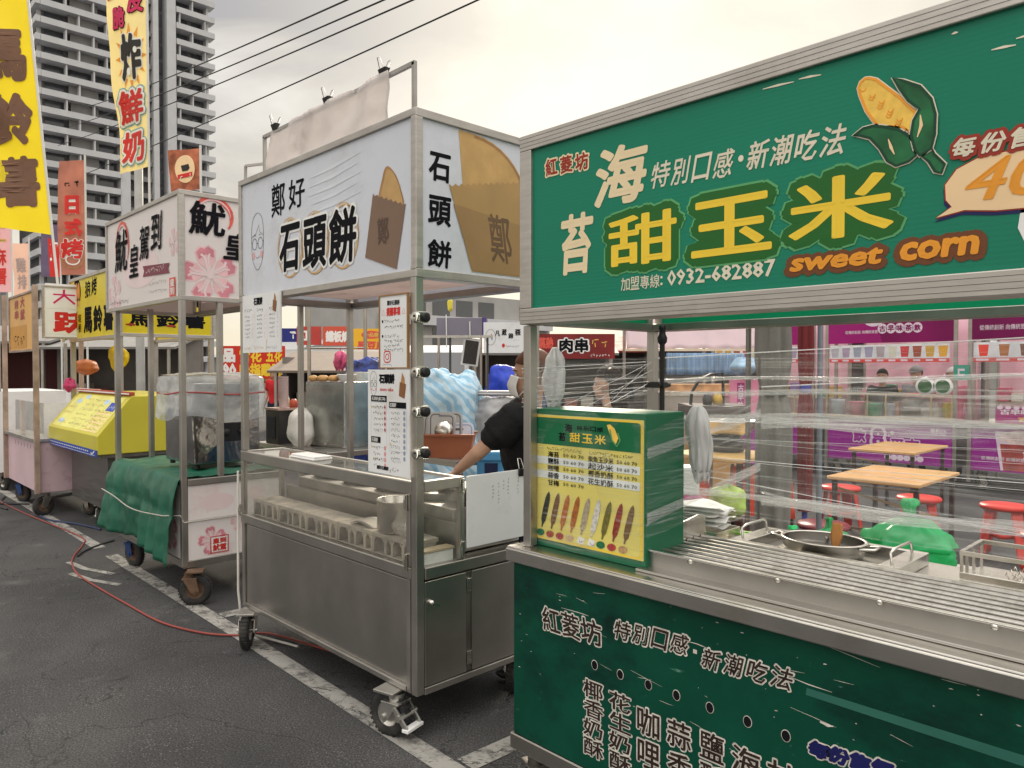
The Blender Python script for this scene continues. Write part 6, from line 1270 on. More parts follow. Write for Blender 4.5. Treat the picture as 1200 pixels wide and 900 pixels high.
    for S_, E_ in (('sl', 'el'), ('sr', 'er')):
        e = V[S_].lerp(V[E_], sleeve); c.capsule(V[S_]+(lv*0), V[S_].lerp(e, .98), .066*s*bulk, .062*s*bulk, shirt, 14); c.tube([V[S_], e], [.062*s*bulk, .070*s*bulk], shirt, 16); c.capsule(V[S_], Vector((0, 0, 1.26))*s+lv*.85, .064*s, .10*s, shirt, 12)
    so_ = c.build('t_shirt', t); soft(so_, .010 if detail else .018, 3)
    if detail:
        tx = bpy.data.textures.new('folds', 'CLOUDS'); tx.noise_scale = .09
        dm = so_.modifiers.new('folds', 'DISPLACE'); dm.texture = tx; dm.strength = .022; dm.mid_level = .5
    l_ = MB()
    for H_, K_, A_ in (('hl', 'kl', 'al'), ('hr', 'kr', 'ar')): l_.capsule(V[H_], V[K_], .092*s, .062*s, trousers, 14); l_.capsule(V[K_], V[A_]+Vector((0, 0, .02)), .062*s, .046*s, trousers, 14)
    l_.ell((0, .01, .87*s), .150*s, .105*s, .11*s, trousers, 18, 12); lo = l_.build('trousers', t); soft(lo, .016, 3)
    for A_ in ('al', 'ar'):
        f = MB(); f.ell(V[A_]+Vector((0, -.055, -.040))*s, .044*s, .125*s, .036*s, BLACKP, 16, 10); f.build('shoe', t)
    hm = MB()
    hm.grid(lambda a, q: (lambda th, ph: tuple(hp(.083*math.sin(ph)*math.cos(th), .020+.100*math.sin(ph)*math.sin(th), .038+.102*math.cos(ph))))(6.2832*a, .02+q*(1.25+.75*max(0, math.sin(6.2832*a))**.7+.15*abs(math.cos(6.2832*a)))), 28, 12, hair)
    if style in ('long', 'tail'): hm.capsule(hp(0, .085, .0), hp(0, .10, -.20 if style == 'tail' else -.14), .045*s if style == 'tail' else .07*s, .022*s if style == 'tail' else .06*s, hair, 12)
    if style == 'bun': hm.ell(hp(0, .11, .06), .045*s, .045*s, .045*s, hair)
    hm.build('hair', t, solid=.006)
    if cap:
        k = MB(); k.grid(lambda a, q: tuple(hp(.090*math.sin(.02+q*1.5)*math.cos(6.2832*a), .018+.108*math.sin(.02+q*1.5)*math.sin(6.2832*a), .048+.104*math.cos(.02+q*1.5))), 28, 10, cap)
        k.grid(lambda a, q: tuple(hp(.080*math.cos(math.pi*(1+a)), .0+(.085+.065*q)*math.sin(math.pi*(1+a))-.005, .052-.012*q)), 14, 3, cap); k.build('cap', t, solid=.004)
    for q in (-1, 1):
        ey = MB(); ey.ell(hp(q*.031, -.074, .004), .011*s, .007*s, .007*s, WHITEP, 10, 8, Y_); ey.ell(hp(q*.031, -.0795, .004), .0048*s, .003*s, .005*s, BLACKP, 8, 6, Y_); ey.build('eye', t)
        br = MB(); br.bar(hp(q*.018, -.086, .030), hp(q*.046, -.074, .028), .008*s, .006*s, hair); br.build('eyebrow', t)
    if mask:
        k = MB(); k.grid(lambda a, q: tuple(hp(.080*math.sin((a-.5)*2.5), -.030-.075*math.cos((a-.5)*2.3)*(1-.25*abs(q-.5))-.012*math.sin(math.pi*q), -.005-.105*q+.010*math.sin(math.pi*a))), 16, 10, WHITEP)
        for z in (-.012, -.10): k.tube([hp(.074, -.055, z), hp(.083, .0, -.02+(z+.05)*.3), hp(.080, .03, -.012)], .0018, WHITEP, 5)
        k.build('face_mask', t, solid=.003)
    if detail:
        k = MB(); k.ell(hp(.088, .006, -.020), .007, .007, .007, WHITEP, 10, 8); k.capsule(hp(.089, .004, -.022), hp(.088, -.004, -.045), .0035, .003, WHITEP, 8); k.build('earbud', t)
    return t
BLK = pm('cloth_black', (.010, .010, .012), .85, 0, .2, 6, .3, 40)
DEN = pm('cloth_dark_blue', (.02, .025, .05), .8)
person('person in black T-shirt, white face mask and earbud, reaching over the steel cart', (-2.75, 2.755, 0), R(-43.9), BLK, DEN, HAIRB, 'bun', 1.68,
       dict(lean=(.02, -.03), head=(0, .045, 1.535), neck=(0, .045, 1.37), sl=(.175, -.03, 1.335), el=(.215, -.24, 1.165), wl=(.085, -.35, 1.06), hld=(-.35, -.45, -.45), er=(-.22, -.10, 1.08), wr=(.05, -.075, 1.235), hrd=(.5, -.05, .5), bulk=1.26), detail=True, mask=True)
draped_bag('carrier_bag', "large white carrier bag hanging right before the masked person's head", 'plastic bag', (-1.985, 2.14, 1.685), .24, .080, .06, BAGW, 15, (0, 0), None, False)
person('person in bright red shirt with grey cap and dark ponytail, among the far stalls', (-14.95, 7.35, 0), R(20), pm('cloth_red', (.55, .02, .025), .8), DEN, HAIRD, 'tail', 1.62, cap=pm('cap_grey', (.30, .31, .32), .8), vox=.02)
person('person in a black top seen from behind, before the grey shed beyond the steel box', (-16.7, 8.45, 0), R(150), BLK, BLK, HAIRD, 'short', 1.72, vox=.02)
person('person in dark clothes with dark hair, working behind the purple drink counter', (-4.30, 12.05, 0), R(10), BLK, DEN, HAIRD, 'short', 1.58, vox=.018)
person('person in a grey top and grey cap behind the purple drink counter', (-3.85, 12.15, 0), R(-15), pm('cloth_grey', (.30, .33, .36), .8), DEN, HAIRD, 'short', 1.62, cap=pm('cap_grey', (.30, .31, .32), .8), vox=.018)
person('person in a pink top with a white headscarf behind the purple drink counter', (-3.35, 12.1, 0), R(20), pm('cloth_pink', (.60, .16, .25), .8), DEN, WHITEP, 'short', 1.60, vox=.018)
person('person with long dark hair in a dark brown jacket, blurred behind the cling film', (-3.12, 4.05, 0), R(-75), pm('cloth_brown', (.055, .030, .022), .85, 0, .3, 8), DEN, HAIRD, 'long', 1.60, dict(lean=(0, -.10), sl=(.18, 0, 1.34), sr=(-.18, 0, 1.34)), vox=.014, sleeve=.95)
# ================================================================== drink carts opposite
PURP = pm('purple_vinyl', (.28, .008, .25), .3, 0, .05, 1.2); PURD = pm('dark_magenta_vinyl', (.27, .012, .13), .3, 0, .3, .9, trans=.3); MAGV = pm('magenta_vinyl', (.44, .022, .23), .3, 0, .2, .8, trans=.3)
LILA = pm('print_lilac', (.70, .58, .68), .45); ICE = pm('ice_print', (.66, .52, .50), .4, 0, .3, 14)
cols = ((.42, .40, .46), (.36, .28, .40), (.30, .33, .42), (.34, .32, .46), (.40, .34, .38), (.62, .60, .50), (.55, .04, .05), (.34, .07, .04), (.58, .34, .06), (.72, .36, .03))
def cups(p, w_, cs):
    n = len(cs); st = w_/n
    for i, c in enumerate(cs):
        u = st*(i+.5); m = pm('drink_%02d%02d%02d' % tuple(int(q*99) for q in c), c, .35)
        p.poly([(u-.045, .075), (u+.045, .075), (u+.062, .245), (u-.062, .245)], 1, m); p.poly([(u-.062, .225), (u+.062, .225), (u+.064, .248), (u-.064, .248)], 2, pm('cup_white', (.8, .8, .82), .4))
    p.rect(0, .0, w_, .055, 1, RED)
    for i in range(n): p.rect(st*i+.03, .015, st*i+st*.75, .042, 2, LILA)
def drink_cart(x0, label, draw_sign, draw_front, cs, case=True, w_=1.74, items=True):
    y0 = 11.18; t = thing('drink_cart', label, 'drink cart', (x0+w_/2, y0+.4, 0), group='purple drink carts'); OD = (-x0-w_/2, -y0-.4, 0)
    mb = MB(); mb.box(x0, x0+w_, y0+.01, y0+.85, .26, .86, STEEL); put(mb, 'cabinet', t, OD)
    mb = MB(); mb.box(x0+.03, x0+w_-.04, y0, y0+.009, .27, .85, PURP); draw_front(Panel(mb, (x0+.03, y0, .27), FU, FV)); put(mb, 'front_panel', t, OD)
    mb = MB(); mb.box(x0-.02, x0+w_+.02, y0-.06, y0+.9, .862, .90, STEELB); put(mb, 'counter', t, OD)
    mb = MB(); mb.box(x0, x0+w_, y0-.02, y0+.02, 1.97, 2.62, PURD); draw_sign(Panel(mb, (x0, y0-.02, 1.97), FU, FV)); put(mb, 'sign_panel', t, OD)
    mb = MB(); mb.box(x0-.02, x0+w_+.02, y0+.021, y0+.88, 2.60, 2.62, pm('cart_roof', (.75, .66, .68), .6, trans=.75)); put(mb, 'roof', t, OD)
    mb = MB(); mb.box(x0+.05, x0+w_-.08, y0-.012, y0-.008, 1.69, 1.945, pm('cup_banner', (.76, .78, .82), .4, trans=.4)); cups(Panel(mb, (x0+.05, y0-.012, 1.69), FU, FV), w_-.13, cs); put(mb, 'cup_banner', t, OD)
    for (x, y) in ((x0+.01, y0), (x0+w_-.01, y0), (x0+.01, y0+.83), (x0+w_-.01, y0+.83)): tube_frame(t, OD, [((x, y, .1), (x, y, 2.6))], 'post', POSTM, .045)
    for (x, y) in ((x0+.15, y0+.1), (x0+w_-.15, y0+.1)): caster(t, x, y, .09, .5, STEELD, OD, .05, .255)
    if case:
        mb = MB(); mb.box(x0+.02, x0+w_-.04, y0-.03, y0-.026, .905, 1.24, GLASS); put(mb, 'case_glass', t, OD)
        mb = MB(); BR_ = pm('brass_edge', (.62, .50, .30), .35, .8)
        for z in (.91, 1.24): mb.bar((x0+.02, y0-.03, z), (x0+w_-.04, y0-.03, z), .022, .022, BR_)
        for k in (0, .35, .5, .85, 1): mb.bar((x0+.02+(w_-.06)*k, y0-.03, .92), (x0+.02+(w_-.06)*k, y0-.03, 1.23), .018, .018, BR_)
        put(mb, 'case_frame', t, OD)
    return t
def sign1(p):
    p.poly([(0, 0), (.8, 0), (.62, .65), (0, .65)], 1, MAGV)
    for i, c in enumerate('古早味茶飲'): u = .80+i*.115; p.oval(u, .20, .064, .072, 2, LILA, 20); p.text(c, u-.042, .155, u+.042, .245, 3, PURD, bold=.035)
    p.text('從傳統創新 向傳統致敬', .28, .135, .74, .185, 2, LILA, bold=.01); p.ring(.68, .43, .16, .17, .05, 2, LILA)
def front1(p):
    p.text('飲', .355, .25, .56, .46, 1, LILA, bold=.13); p.text('飲', .37, .265, .545, .445, 3, PURP, bold=.05)
    p.text('8', .60, .16, .84, .52, 1, LILA, bold=.12, res=3); p.text('8', .64, .20, .80, .48, 3, PURP, bold=.045, res=3)
    p.text('平爽', .87, .12, 1.28, .37, 1, LILA, bold=.10); p.text('平爽', .885, .135, 1.265, .355, 3, PURP, bold=.03)
    p.oval(.91, .42, .028, .03, 1, LILA, 14); p.ring(.87, .38, .012, .012, .008, 1, LILA)
    for i in range(6): p.oval(.85+i*.085, .075, .045, .04, 1, LILA, 14)
    p.text('飲料店', 1.40, .42, 1.60, .52, 1, LILA, bold=.03)
def sign2(p):
    p.text('從傳統創新 向傳統致敬', .12, .13, .68, .20, 2, LILA, bold=.01); p.ring(.8, .38, .15, .15, .05, 2, LILA); p.poly([(.9, 0), (1.74, 0), (1.74, .65), (.72, .65)], 1, MAGV)
def front2(p):
    p.poly([(.34, .02), (.86, .02), (.92, .52), (.27, .52)], 1, LILA); p.poly([(.37, .02), (.83, .02), (.87, .36), (.33, .36)], 2, pm('tea_red', (.36, .05, .045), .3, 0, .4, 6)); p.oval(.595, .45, .28, .09, 3, ICE, 24)
    p.text('從傳統創新 向傳統致敬', .12, .14, .66, .19, 4, LILA, bold=.012); p.text('飲8', .58, .17, .82, .30, 4, LILA, bold=.10); p.text('飲8', .60, .185, .80, .285, 6, PURP, bold=.03)
    for i in range(3): p.poly([(1.0+i*.22, .02), (1.18+i*.22, .02), (1.2+i*.22, .36), (.98+i*.22, .36)], 1, (ICE, LILA, MAGV)[i])
drink_cart(-4.79, 'purple drink cart with a big white figure eight, behind the two wooden tables', sign1, front1, cols)
drink_cart(-2.90, 'purple drink cart printed with an iced red tea glass, at the right edge', sign2, front2, ((.75, .05, .03), (.42, .16, .06), (.20, .09, .07), (.05, .035, .04), (.3, .1, .2), (.7, .5, .1), (.4, .3, .3)), case=False)
drink_cart(-6.72, 'purple drink cart mostly hidden behind the furled red umbrella', sign2, front1, cols[::-1])
for i, (x, lab) in enumerate(((-4.0, 'behind the figure-eight cart'), (-2.1, 'behind the iced tea cart'), (-5.9, 'behind the red furled parasol'))):
    t = thing('back_screen', 'pale pink plastic screen with a shelf of drink boxes, '+lab, 'screen', (x, 12.75, 0))
    mb = MB(); mb.grid(lambda a, b: ((a-.5)*1.7, .02*math.sin(a*30), .3+2.2*b), 40, 6, pm('screen_pink', (.80, .58, .66), .5, 0, .08, 2, trans=.45)); mb.build('sheet', t, solid=.004)
    mb = MB(); mb.box(-.8, .8, -.28, -.03, 1.10, 1.13, STEELB); mb.build('shelf', t)
    for j in range(9):
        mb = MB(); a = -.78+j*.172; hgt = .12+.10*((j*7+i*3) % 5)/4; mb.box(a, a+.145, -.26, -.06, 1.131, 1.131+hgt, pm('drink_box_%d' % (j % 5), ((.62, .10, .20), (.72, .68, .60), (.10, .36, .22), (.66, .42, .08), (.30, .22, .50))[j % 5], .5)); mb.build('drink_box', t, bevel=.004)
    for u in (-.83, .83): mb = MB(); mb.tube([(u, 0, 0), (u, 0, 2.5)], .02, POSTM, 8); mb.build('post', t)
drinks = (('tall white tub with blue print', -4.66, .10, .24, (.55, .62, .70)), ('pink tub of drink powder', -4.38, .11, .22, (.62, .20, .28)), ('green tub with pale lettering', -4.14, .11, .20, (.02, .32, .14)), ('small cup with blue base', -3.92, .07, .20, (.5, .5, .6)), ('yellow juice cup', -3.18, .06, .24, (.72, .52, .03)))
for lab, x, r_, h_, c in drinks:
    mb = MB(); mb.lathe([(0, 0), (r_*.85, 0), (r_, h_*.9), (r_*1.03, h_*.92), (r_*1.03, h_), (0, h_)], (0, 0, 0), pm('tub_%d' % int(x*-100), c, .4, 0, .15, 12), 18); tag(mb.build('drink_tub', loc=(x, 11.28, .90)), lab+' in the glass case of the purple figure-eight cart', 'tub')
for lab, x, c, hh in (('glass jar with red lid and dark tea', -3.62, (.10, .05, .03), .30), ('round domed glass jar of pale drink', -3.38, (.55, .50, .42), .28)):
    t = thing('tea_jar', lab+' on the purple figure-eight cart', 'jar', (x, 11.34, .90))
    mb = MB(); mb.lathe([(0, 0), (.14, 0), (.17, .08), (.17, .2), (.12, hh), (0, hh)], (0, 0, 0), glassy('jar_glass', (.96, .96, .96), .2, .10), 22); mb.build('glass', t)
    mb = MB(); mb.lathe([(0, .01), (.13, .01), (.16, .08), (.16, .16), (0, .16)], (0, 0, 0), pm('tea_%d' % int(-x*100), c, .2), 22); mb.build('drink', t)
    mb = MB(); mb.lathe([(.13, hh), (.15, hh+.01), (.15, hh+.05), (0, hh+.06)], (0, 0, 0), pm('lid_red', (.52, .06, .04), .4) if x < -3.5 else pm('lid_pink', (.6, .3, .25), .4), 22); mb.build('lid', t)
for i, x in enumerate((-3.42, -3.20)):
    mb = MB(); mb.lathe([(0, -.02), (.12, -.02), (.125, 0), (.12, .015), (0, .015)], (0, 0, 0), WHITEP, 24, (0, -1, 0)); mb.lathe([(0, .018), (.09, .018)], (0, 0, 0), pm('round_green', (.03, .10, .03), .5), 20, (0, -1, 0))
    tag(mb.build('round_plaque', loc=(x, 11.15, 1.36)), 'round dark green plaque with white rim, '+('left' if i == 0 else 'right')+' of two above the figure-eight cart', 'plaque', 'round green plaques')
mb = MB(); mb.box(-.09, .09, -.012, 0, -.10, .10, pm('sign_teal', (.03, .30, .22), .4)); p = Panel(mb, (-.09, -.012, -.1), FU, FV); p.rect(.05, .05, .13, .15, 1, LILA); p.rect(.07, .08, .13, .12, 2, pm('sign_teal', (.03, .30, .22), .4)); tag(mb.build('green_plate', loc=(-2.98, 11.14, 1.55)), 'small square green plate on the post between two purple drink carts', 'sign')
mb = MB(); mb.box(-.55, .55, 0, .03, 0, .20, MAGV); p = Panel(mb, (-.55, 0, 0), FU, FV); p.text('古早味茶飲 飲8平爽', .05, .11, 1.05, .18, 1, LILA, bold=.03); p.text('古早味茶飲', .25, .02, 1.0, .09, 1, YEL, bold=.02)
for i in range(12): p.oval(.05+i*.09, .20, .035, .025, 1, LILA, 10)
tag(mb.build('counter_sign', loc=(-2.05, 11.2, .90)), 'long magenta strip sign with a scalloped top on the right-hand purple cart', 'sign')
# ================================================================== tables, stools and umbrellas between
def table(x0, x1, y0, y1, z, label, top=WOOD, group='wooden folding tables'):
    t = thing('wooden_table', label, 'table', ((x0+x1)/2, (y0+y1)/2, 0), 0, group); a, b_ = (x1-x0)/2, (y1-y0)/2
    mb = MB(); mb.box(-a, a, -b_, b_, z-.028, z, top); mb.build('tabletop', t, bevel=.006)
    for i in (-1, 1):
        for j in (-1, 1): mb = MB(); mb.bar((i*(a-.04), j*(b_-.06), 0), (i*(a-.04), j*(b_-.06), z-.03), .032, .032, pm('table_leg', (.05, .03, .028), .5)); mb.build('leg', t)
    mb = MB(); mb.bar((-a+.04, -b_+.07, .35), (a-.04, -b_+.07, .35), .02, .02, RUST); mb.bar((-a+.04, b_-.07, .35), (a-.04, b_-.07, .35), .02, .02, RUST); mb.bar((-a+.05, -b_+.08, .65), (a-.05, b_-.08, .35), .02, .02, pm('brace_tan', (.40, .28, .16), .5)); mb.build('brace', t)
    return t
table(-3.24, -2.58, 8.12, 9.20, .75, 'varnished wooden folding table before the purple cart, the farther of two')
table(-2.52, -1.84, 5.90, 6.87, .75, 'varnished wooden folding table, the nearer of the two in front of the purple cart')
STR = pm('stool_red', (.55, .035, .025), .35); STM = pm('stool_maroon', (.20, .03, .045), .35)
def stool(x, y, rz, m, label, h=.46):
    t = thing('plastic_stool', label, 'stool', (x, y, 0), rz, 'plastic stools round the wooden tables')
    mb = MB(); mb.lathe([(0, h-.03), (.11, h-.03), (.17, h-.04), (.185, h-.02), (.175, h), (.03, h), (0, h-.004)], (0, 0, 0), m, 28); mb.build('seat', t)
    for i in range(4):
        a = R(45+90*i); c, s_ = math.cos(a), math.sin(a); mb = MB(); mb.grid(lambda u, v: ((.135+.07*v)*c-(u-.5)*(.10-.03*v)*s_, (.135+.07*v)*s_+(u-.5)*(.10-.03*v)*c, h-.04-(h-.04)*v), 4, 6, m, True); mb.build('leg', t, solid=.008)
    mb = MB(); mb.lathe([(.165, h*.42), (.172, h*.42), (.172, h*.5), (.163, h*.5)], (0, 0, 0), m, 4); mb.build('ring', t, rotz=0)
stool(-2.25, 7.20, .3, STR, 'bright red plastic stool behind the nearer wooden table'); stool(-2.98, 7.3, .8, STR, 'bright red plastic stool left of the nearer wooden table, by the furled umbrella')
stool(-1.72, 5.25, .2, STM, 'maroon plastic stool nearest the camera, beside the green bag'); stool(-2.35, 5.45, .5, STM, 'maroon plastic stool under the front edge of the nearer wooden table'); stool(-1.62, 7.3, .1, STR, 'bright red plastic stool behind the right end of the nearer wooden table'); stool(-1.1, 6.2, .1, STR, 'red plastic stool standing apart at the right, behind the wire rack')
def furled(name, label, x, y, h, r_, m, pole, foot, seed):
    t = thing('furled_umbrella', label, 'umbrella', (x, y, 0)); r2 = random.Random(seed); ph = [r2.uniform(0, 6) for _ in range(4)]
    mb = MB(); mb.tube([(0, 0, 0), (0, 0, h)], .022, pole, 10); mb.build('pole', t)
    def fn(a, b_):
        tt = 6.2832*a; rr2 = r_*(.72+.28*math.sin(math.pi*(.15+.8*b_)))*(1+.16*math.sin(6*tt+ph[0]+b_*2.5)+.08*math.sin(11*tt+ph[1]-b_*3))
        rr2 *= 1-.28*math.exp(-((b_-.45)/.05)**2)
        return (rr2*math.cos(tt), rr2*math.sin(tt), .45+(h-.5)*b_)
    mb = MB(); mb.grid(fn, 60, 30, m); mb.build('canopy', t)
    mb = MB(); mb.lathe([(r_*.80, .45+(h-.5)*.435), (r_*.83, .45+(h-.5)*.44), (r_*.83, .45+(h-.5)*.46), (r_*.80, .45+(h-.5)*.465)], (0, 0, 0), pole, 24); mb.build('tie_strap', t)
    mb = MB(); mb.lathe([(0, .10), (.04, .10), (.05, .07), (.20, .04), (.21, 0), (0, 0)], (0, 0, 0), foot, 24); mb.build('foot', t)
furled('u', 'grey furled parasol standing upright between the carts and the wooden tables', -2.22, 4.40, 2.75, .10, pm('parasol_grey', (.19, .18, .165), .7, 0, .15, 5, .3, 12, stretch=(1, 1, .3), dirt=(.12, .115, .10)), STEELD, pm('foot_concrete', (.3, .3, .29), .9), 2)
furled('u', 'dull red furled parasol just right of the grey one', -2.68, 5.86, 2.7, .058, pm('parasol_red', (.15, .018, .022), .6, 0, .25, 5, .3, 12, stretch=(1, 1, .3)), pm('pole_blue', (.05, .07, .35), .4), pm('foot_concrete', (.3, .3, .29), .9), 4)
for x, l in ((-2.42, 'left'), (-2.02, 'right')): mb = MB(); mb.tube([(0, 0, 0), (0, 0, 2.6)], .018, STEELD if l == 'left' else pm('pole_greyblue', (.22, .25, .30), .4, .5), 8); tag(mb.build('thin_pole', loc=(x, 4.46 if l == 'left' else 4.62, 0)), 'thin steel pole standing just '+l+' of the grey furled parasol', 'pole')
GBAG = pm('bag_green', (.09, .62, .28), .25, 0, .25, 5, .5, 9, trans=.6)
ft = table(-1.55, -.85, 3.28, 3.85, .70, 'low folding table holding knotted green bags behind the green cart', pm('table_grey', (.35, .34, .33), .5), None)
def knot_bag(c, r3, label, seed):
    r2 = random.Random(seed); ph = [r2.uniform(0, 6.28) for _ in range(5)]
    def fn(a, b_):
        t = 6.2832*a; q = b_
        prof = math.sin(math.pi*min(1, q/.55))**.45*.98+.02 if q < .40 else max(.13+.07*(q > .9)*math.sin((q-.9)*30), 1.0*math.cos(min(1, (q-.40)/.40)*math.pi/2)**.9)
        k = 1+.08*math.sin(4*t+ph[0])+.06*math.sin(9*t+ph[1]+q*4)*(q > .3)
        return (r3[0]*prof*k*math.cos(t), r3[1]*prof*k*math.sin(t), r3[2]*q)
    mb = MB(); mb.grid(fn, 72, 48, GBAG); o = mb.build('green_bag', loc=c); tag(o, label, 'plastic bag', 'knotted green bags')
    tx = bpy.data.textures.get('green_crease') or bpy.data.textures.new('green_crease', 'CLOUDS'); tx.noise_scale = .075; tx.noise_depth = 3; dm = o.modifiers.new('crease', 'DISPLACE'); dm.texture = tx; dm.strength = .055; dm.mid_level = .5; dm.texture_coords = 'GLOBAL'
knot_bag((-1.13, 3.50, .70), (.175, .15, .33), 'plump knotted translucent green bag with a tall twisted top, behind the wide pot', 3); knot_bag((-1.45, 3.42, .70), (.13, .12, .22), 'smaller knotted green bag left of the plump one', 8); knot_bag((-1.60, 3.38, .70), (.10, .12, .16), 'smallest knotted green bag, at the left end of the green bags', 11)
# ================================================================== wok stall behind the grey parasol
table(-3.12, -2.52, 4.55, 5.15, .99, 'tall wooden table carrying the wok burner', pm('table_ochre', (.66, .42, .14), .4, 0, .15, 4), None)
wk = thing('wok_burner', 'steel wok on a round dark burner, standing on the tall wooden table', 'wok', (-2.86, 4.95, .99))
mb = MB(); mb.lathe([(.10, 0), (.13, .01), (.13, .09), (.11, .10), (0, .10)], (0, 0, 0), pm('burner_dark', (.05, .045, .05), .5, .3), 24); mb.build('burner', wk)
mb = MB(); mb.lathe([(0, .10), (.10, .105), (.19, .16), (.225, .225), (.235, .228), (.222, .232), (.18, .17), (.08, .12), (0, .115)], (0, 0, 0), STEELB, 40); mb.build('wok_pan', wk)
mb = MB(); mb.tube([(.22, 0, .22), (.36, .02, .27)], .014, BLACKP, 8); mb.build('handle', wk)
ov = thing('stove_cabinet', 'orange brown cabinet with a dark counter and a black arched rail, beyond the wok', 'cabinet', (-4.0, 6.62, 0))
mb = MB(); mb.box(-.20, .26, -.2, .3, 0, 1.08, pm('cabinet_ochre', (.46, .24, .06), .5, 0, .15, 3)); mb.build('body', ov, rotz=R(44))
mb = MB(); mb.box(-.26, .32, -.26, .36, 1.08, 1.24, pm('dark_counter', (.07, .05, .045), .4)); mb.build('counter', ov, rotz=R(44))
mb = MB(); mb.tube([(-.2, 0, 1.24), (-.19, 0, 1.36), (-.12, 0, 1.48), (0, 0, 1.54), (.12, 0, 1.56), (.125, 0, 1.24)], .016, BLACKP, 8); mb.build('arched_rail', ov, rotz=R(44))
for i, (x, c) in enumerate(((-.05, (.05, .05, .05)), (.05, (.55, .36, .06)))): mb = MB(); mb.lathe([(0, 0), (.045, 0), (.05, .06), (.03, .11), (0, .12)], (0, 0, 0), pm('jar_%d' % i, c, .4), 14); tag(mb.build('sauce_jar', loc=(-4.0+x*.72+.02, 6.62+x*.69, 1.24)), ('black' if i == 0 else 'amber')+' sauce jar on the dark counter under the arched rail', 'jar')
def chair(x, y, rz, label):
    t = thing('red_chair', label, 'chair', (x, y, 0), rz, 'red chairs by the wok table'); FRM = pm('chair_frame', (.02, .02, .022), .4, .5); SH = pm('chair_red', (.62, .055, .02), .35)
    mb = MB(); mb.grid(lambda a, b_: ((a-.5)*.42, (b_-.5)*.40, .45+.02*(2*a-1)**2-.01*math.sin(b_*3)), 8, 8, SH); mb.build('seat', t, solid=.02)
    mb = MB(); mb.grid(lambda a, b_: ((a-.5)*.44*(1-.12*b_), .19+.05*b_+.03*(2*a-1)**2*-1, .58+.34*b_), 10, 6, SH); mb.build('backrest', t, solid=.018)
    for i in (-1, 1):
        mb = MB(); mb.tube([(i*.20, -.17, 0), (i*.19, -.16, .44)], .012, FRM, 8); mb.build('leg', t); mb = MB(); mb.tube([(i*.21, .24, 0), (i*.20, .18, .44), (i*.20, .215, .72), (i*.19, .25, .93)], .012, FRM, 8); mb.build('leg', t)
chair(-2.40, 4.62, R(30), 'red chair with black frame, just left of the grey parasol'); chair(-2.72, 4.42, R(70), 'red chair with black frame, nearer to the green menu stand')
st2 = table(-2.62, -2.05, 3.30, 3.75, .80, 'small steel side table with tubs and greens behind the green menu stand', STEELB, None)
mb = MB(); mb.box(-.09, .09, -.07, .07, .13, .28, WHITEP); mb.box(-.10, .10, -.08, .08, 0, .13, pm('tub_magenta', (.50, .02, .20), .4)); tag(mb.build('food_tub', loc=(-2.24, 3.42, .80), rotz=.6, bevel=.012), 'white tub on a magenta base, on the small side table', 'tub')
lumpy('greens_bag', 'clear bag of pale green leaves on the side table', 'vegetables', (-2.10, 3.66, .87), (.10, .09, .085), pm('leaf_pale', (.34, .46, .10), .6, 0, .4, 12, .5, 20), 4, .16)
mb = MB(); mb.box(-.16, .16, -.10, .10, 0, .05, STEELB); mb.box(-.14, .14, -.08, .08, .0505, .052, STEELD); tag(mb.build('steel_pan', loc=(-2.35, 3.62, .80), rotz=.4, bevel=.006), 'shallow steel pan on the small side table', 'pan')
# ================================================================== far stalls on the right half
DIAG = (.6934, .7205, 0)
def board(name, label, cat, c, wd, z0, z1, m, draw=None, U=DIAG, th=.05, posts=True, group=None, pm_=POSTM, frame=None):
    """a sign on two posts, centre c (x, y), facing the parking line"""
    U = Vector(U).normalized(); n = U.cross(Vector((0, 0, 1))); t = thing(name, label, cat, (c[0], c[1], 0), 0, group); mb = MB()
    A = -U*wd/2
    def q(u, v, d): return A+U*u+Vector((0, 0, z0+v))+n*d
    h = z1-z0; V = [q(u, v, d) for d in (-th, 0) for (u, v) in ((0, 0), (wd, 0), (wd, h), (0, h))]
    mb.add(V, [(3, 2, 1, 0), (4, 5, 6, 7), (0, 1, 5, 4), (1, 2, 6, 5), (2, 3, 7, 6), (3, 0, 4, 7)], m)
    if draw: draw(Panel(mb, q(0, 0, .001), U, (0, 0, 1)), wd, h)
    mb.build('sign_panel', t)
    if frame:
        mb = MB()
        for a, b_ in (((0, 0), (wd, 0)), ((0, h), (wd, h)), ((0, 0), (0, h)), ((wd, 0), (wd, h))): mb.bar(q(*a, .004), q(*b_, .004), .02, .02, frame)
        mb.build('sign_frame', t)
    if posts:
        for u in (.04, wd-.04): mb = MB(); p0 = q(u, 0, -th-.02); mb.tube([(p0.x, p0.y, 0), (p0.x, p0.y, z1)], .018, pm_, 8); mb.build('post', t)
    return t
board('stall_sign', 'maroon banner with white characters for meat skewers, between the green cart posts', 'sign', (-5.95, 6.78), .96, 1.72, 2.02, pm('maroon_cloth', (.20, .022, .022), .6, 0, .25, 4), lambda p, w_, h: (p.text('肉串', .27, .06, .66, .26, 1, WHT, bold=.10), p.text('肉串', .29, .075, .64, .245, 3, INK, bold=.04), p.text('蒸熱', .04, .12, .22, .26, 1, BRUSH, bold=.06), p.scrawl(.68, .15, .92, .09, 1, MUST, 401, .1), p.scrawl(.66, .03, .92, .035, 1, WHT, 402)))
aw = thing('pale_awning', "pale pink plastic awning on a steel frame, behind the green cart's rear post", 'awning', (-5.5, 8.7, 0))
mb = MB(); U = Vector(DIAG); n_ = U.cross(Vector((0, 0, 1)))
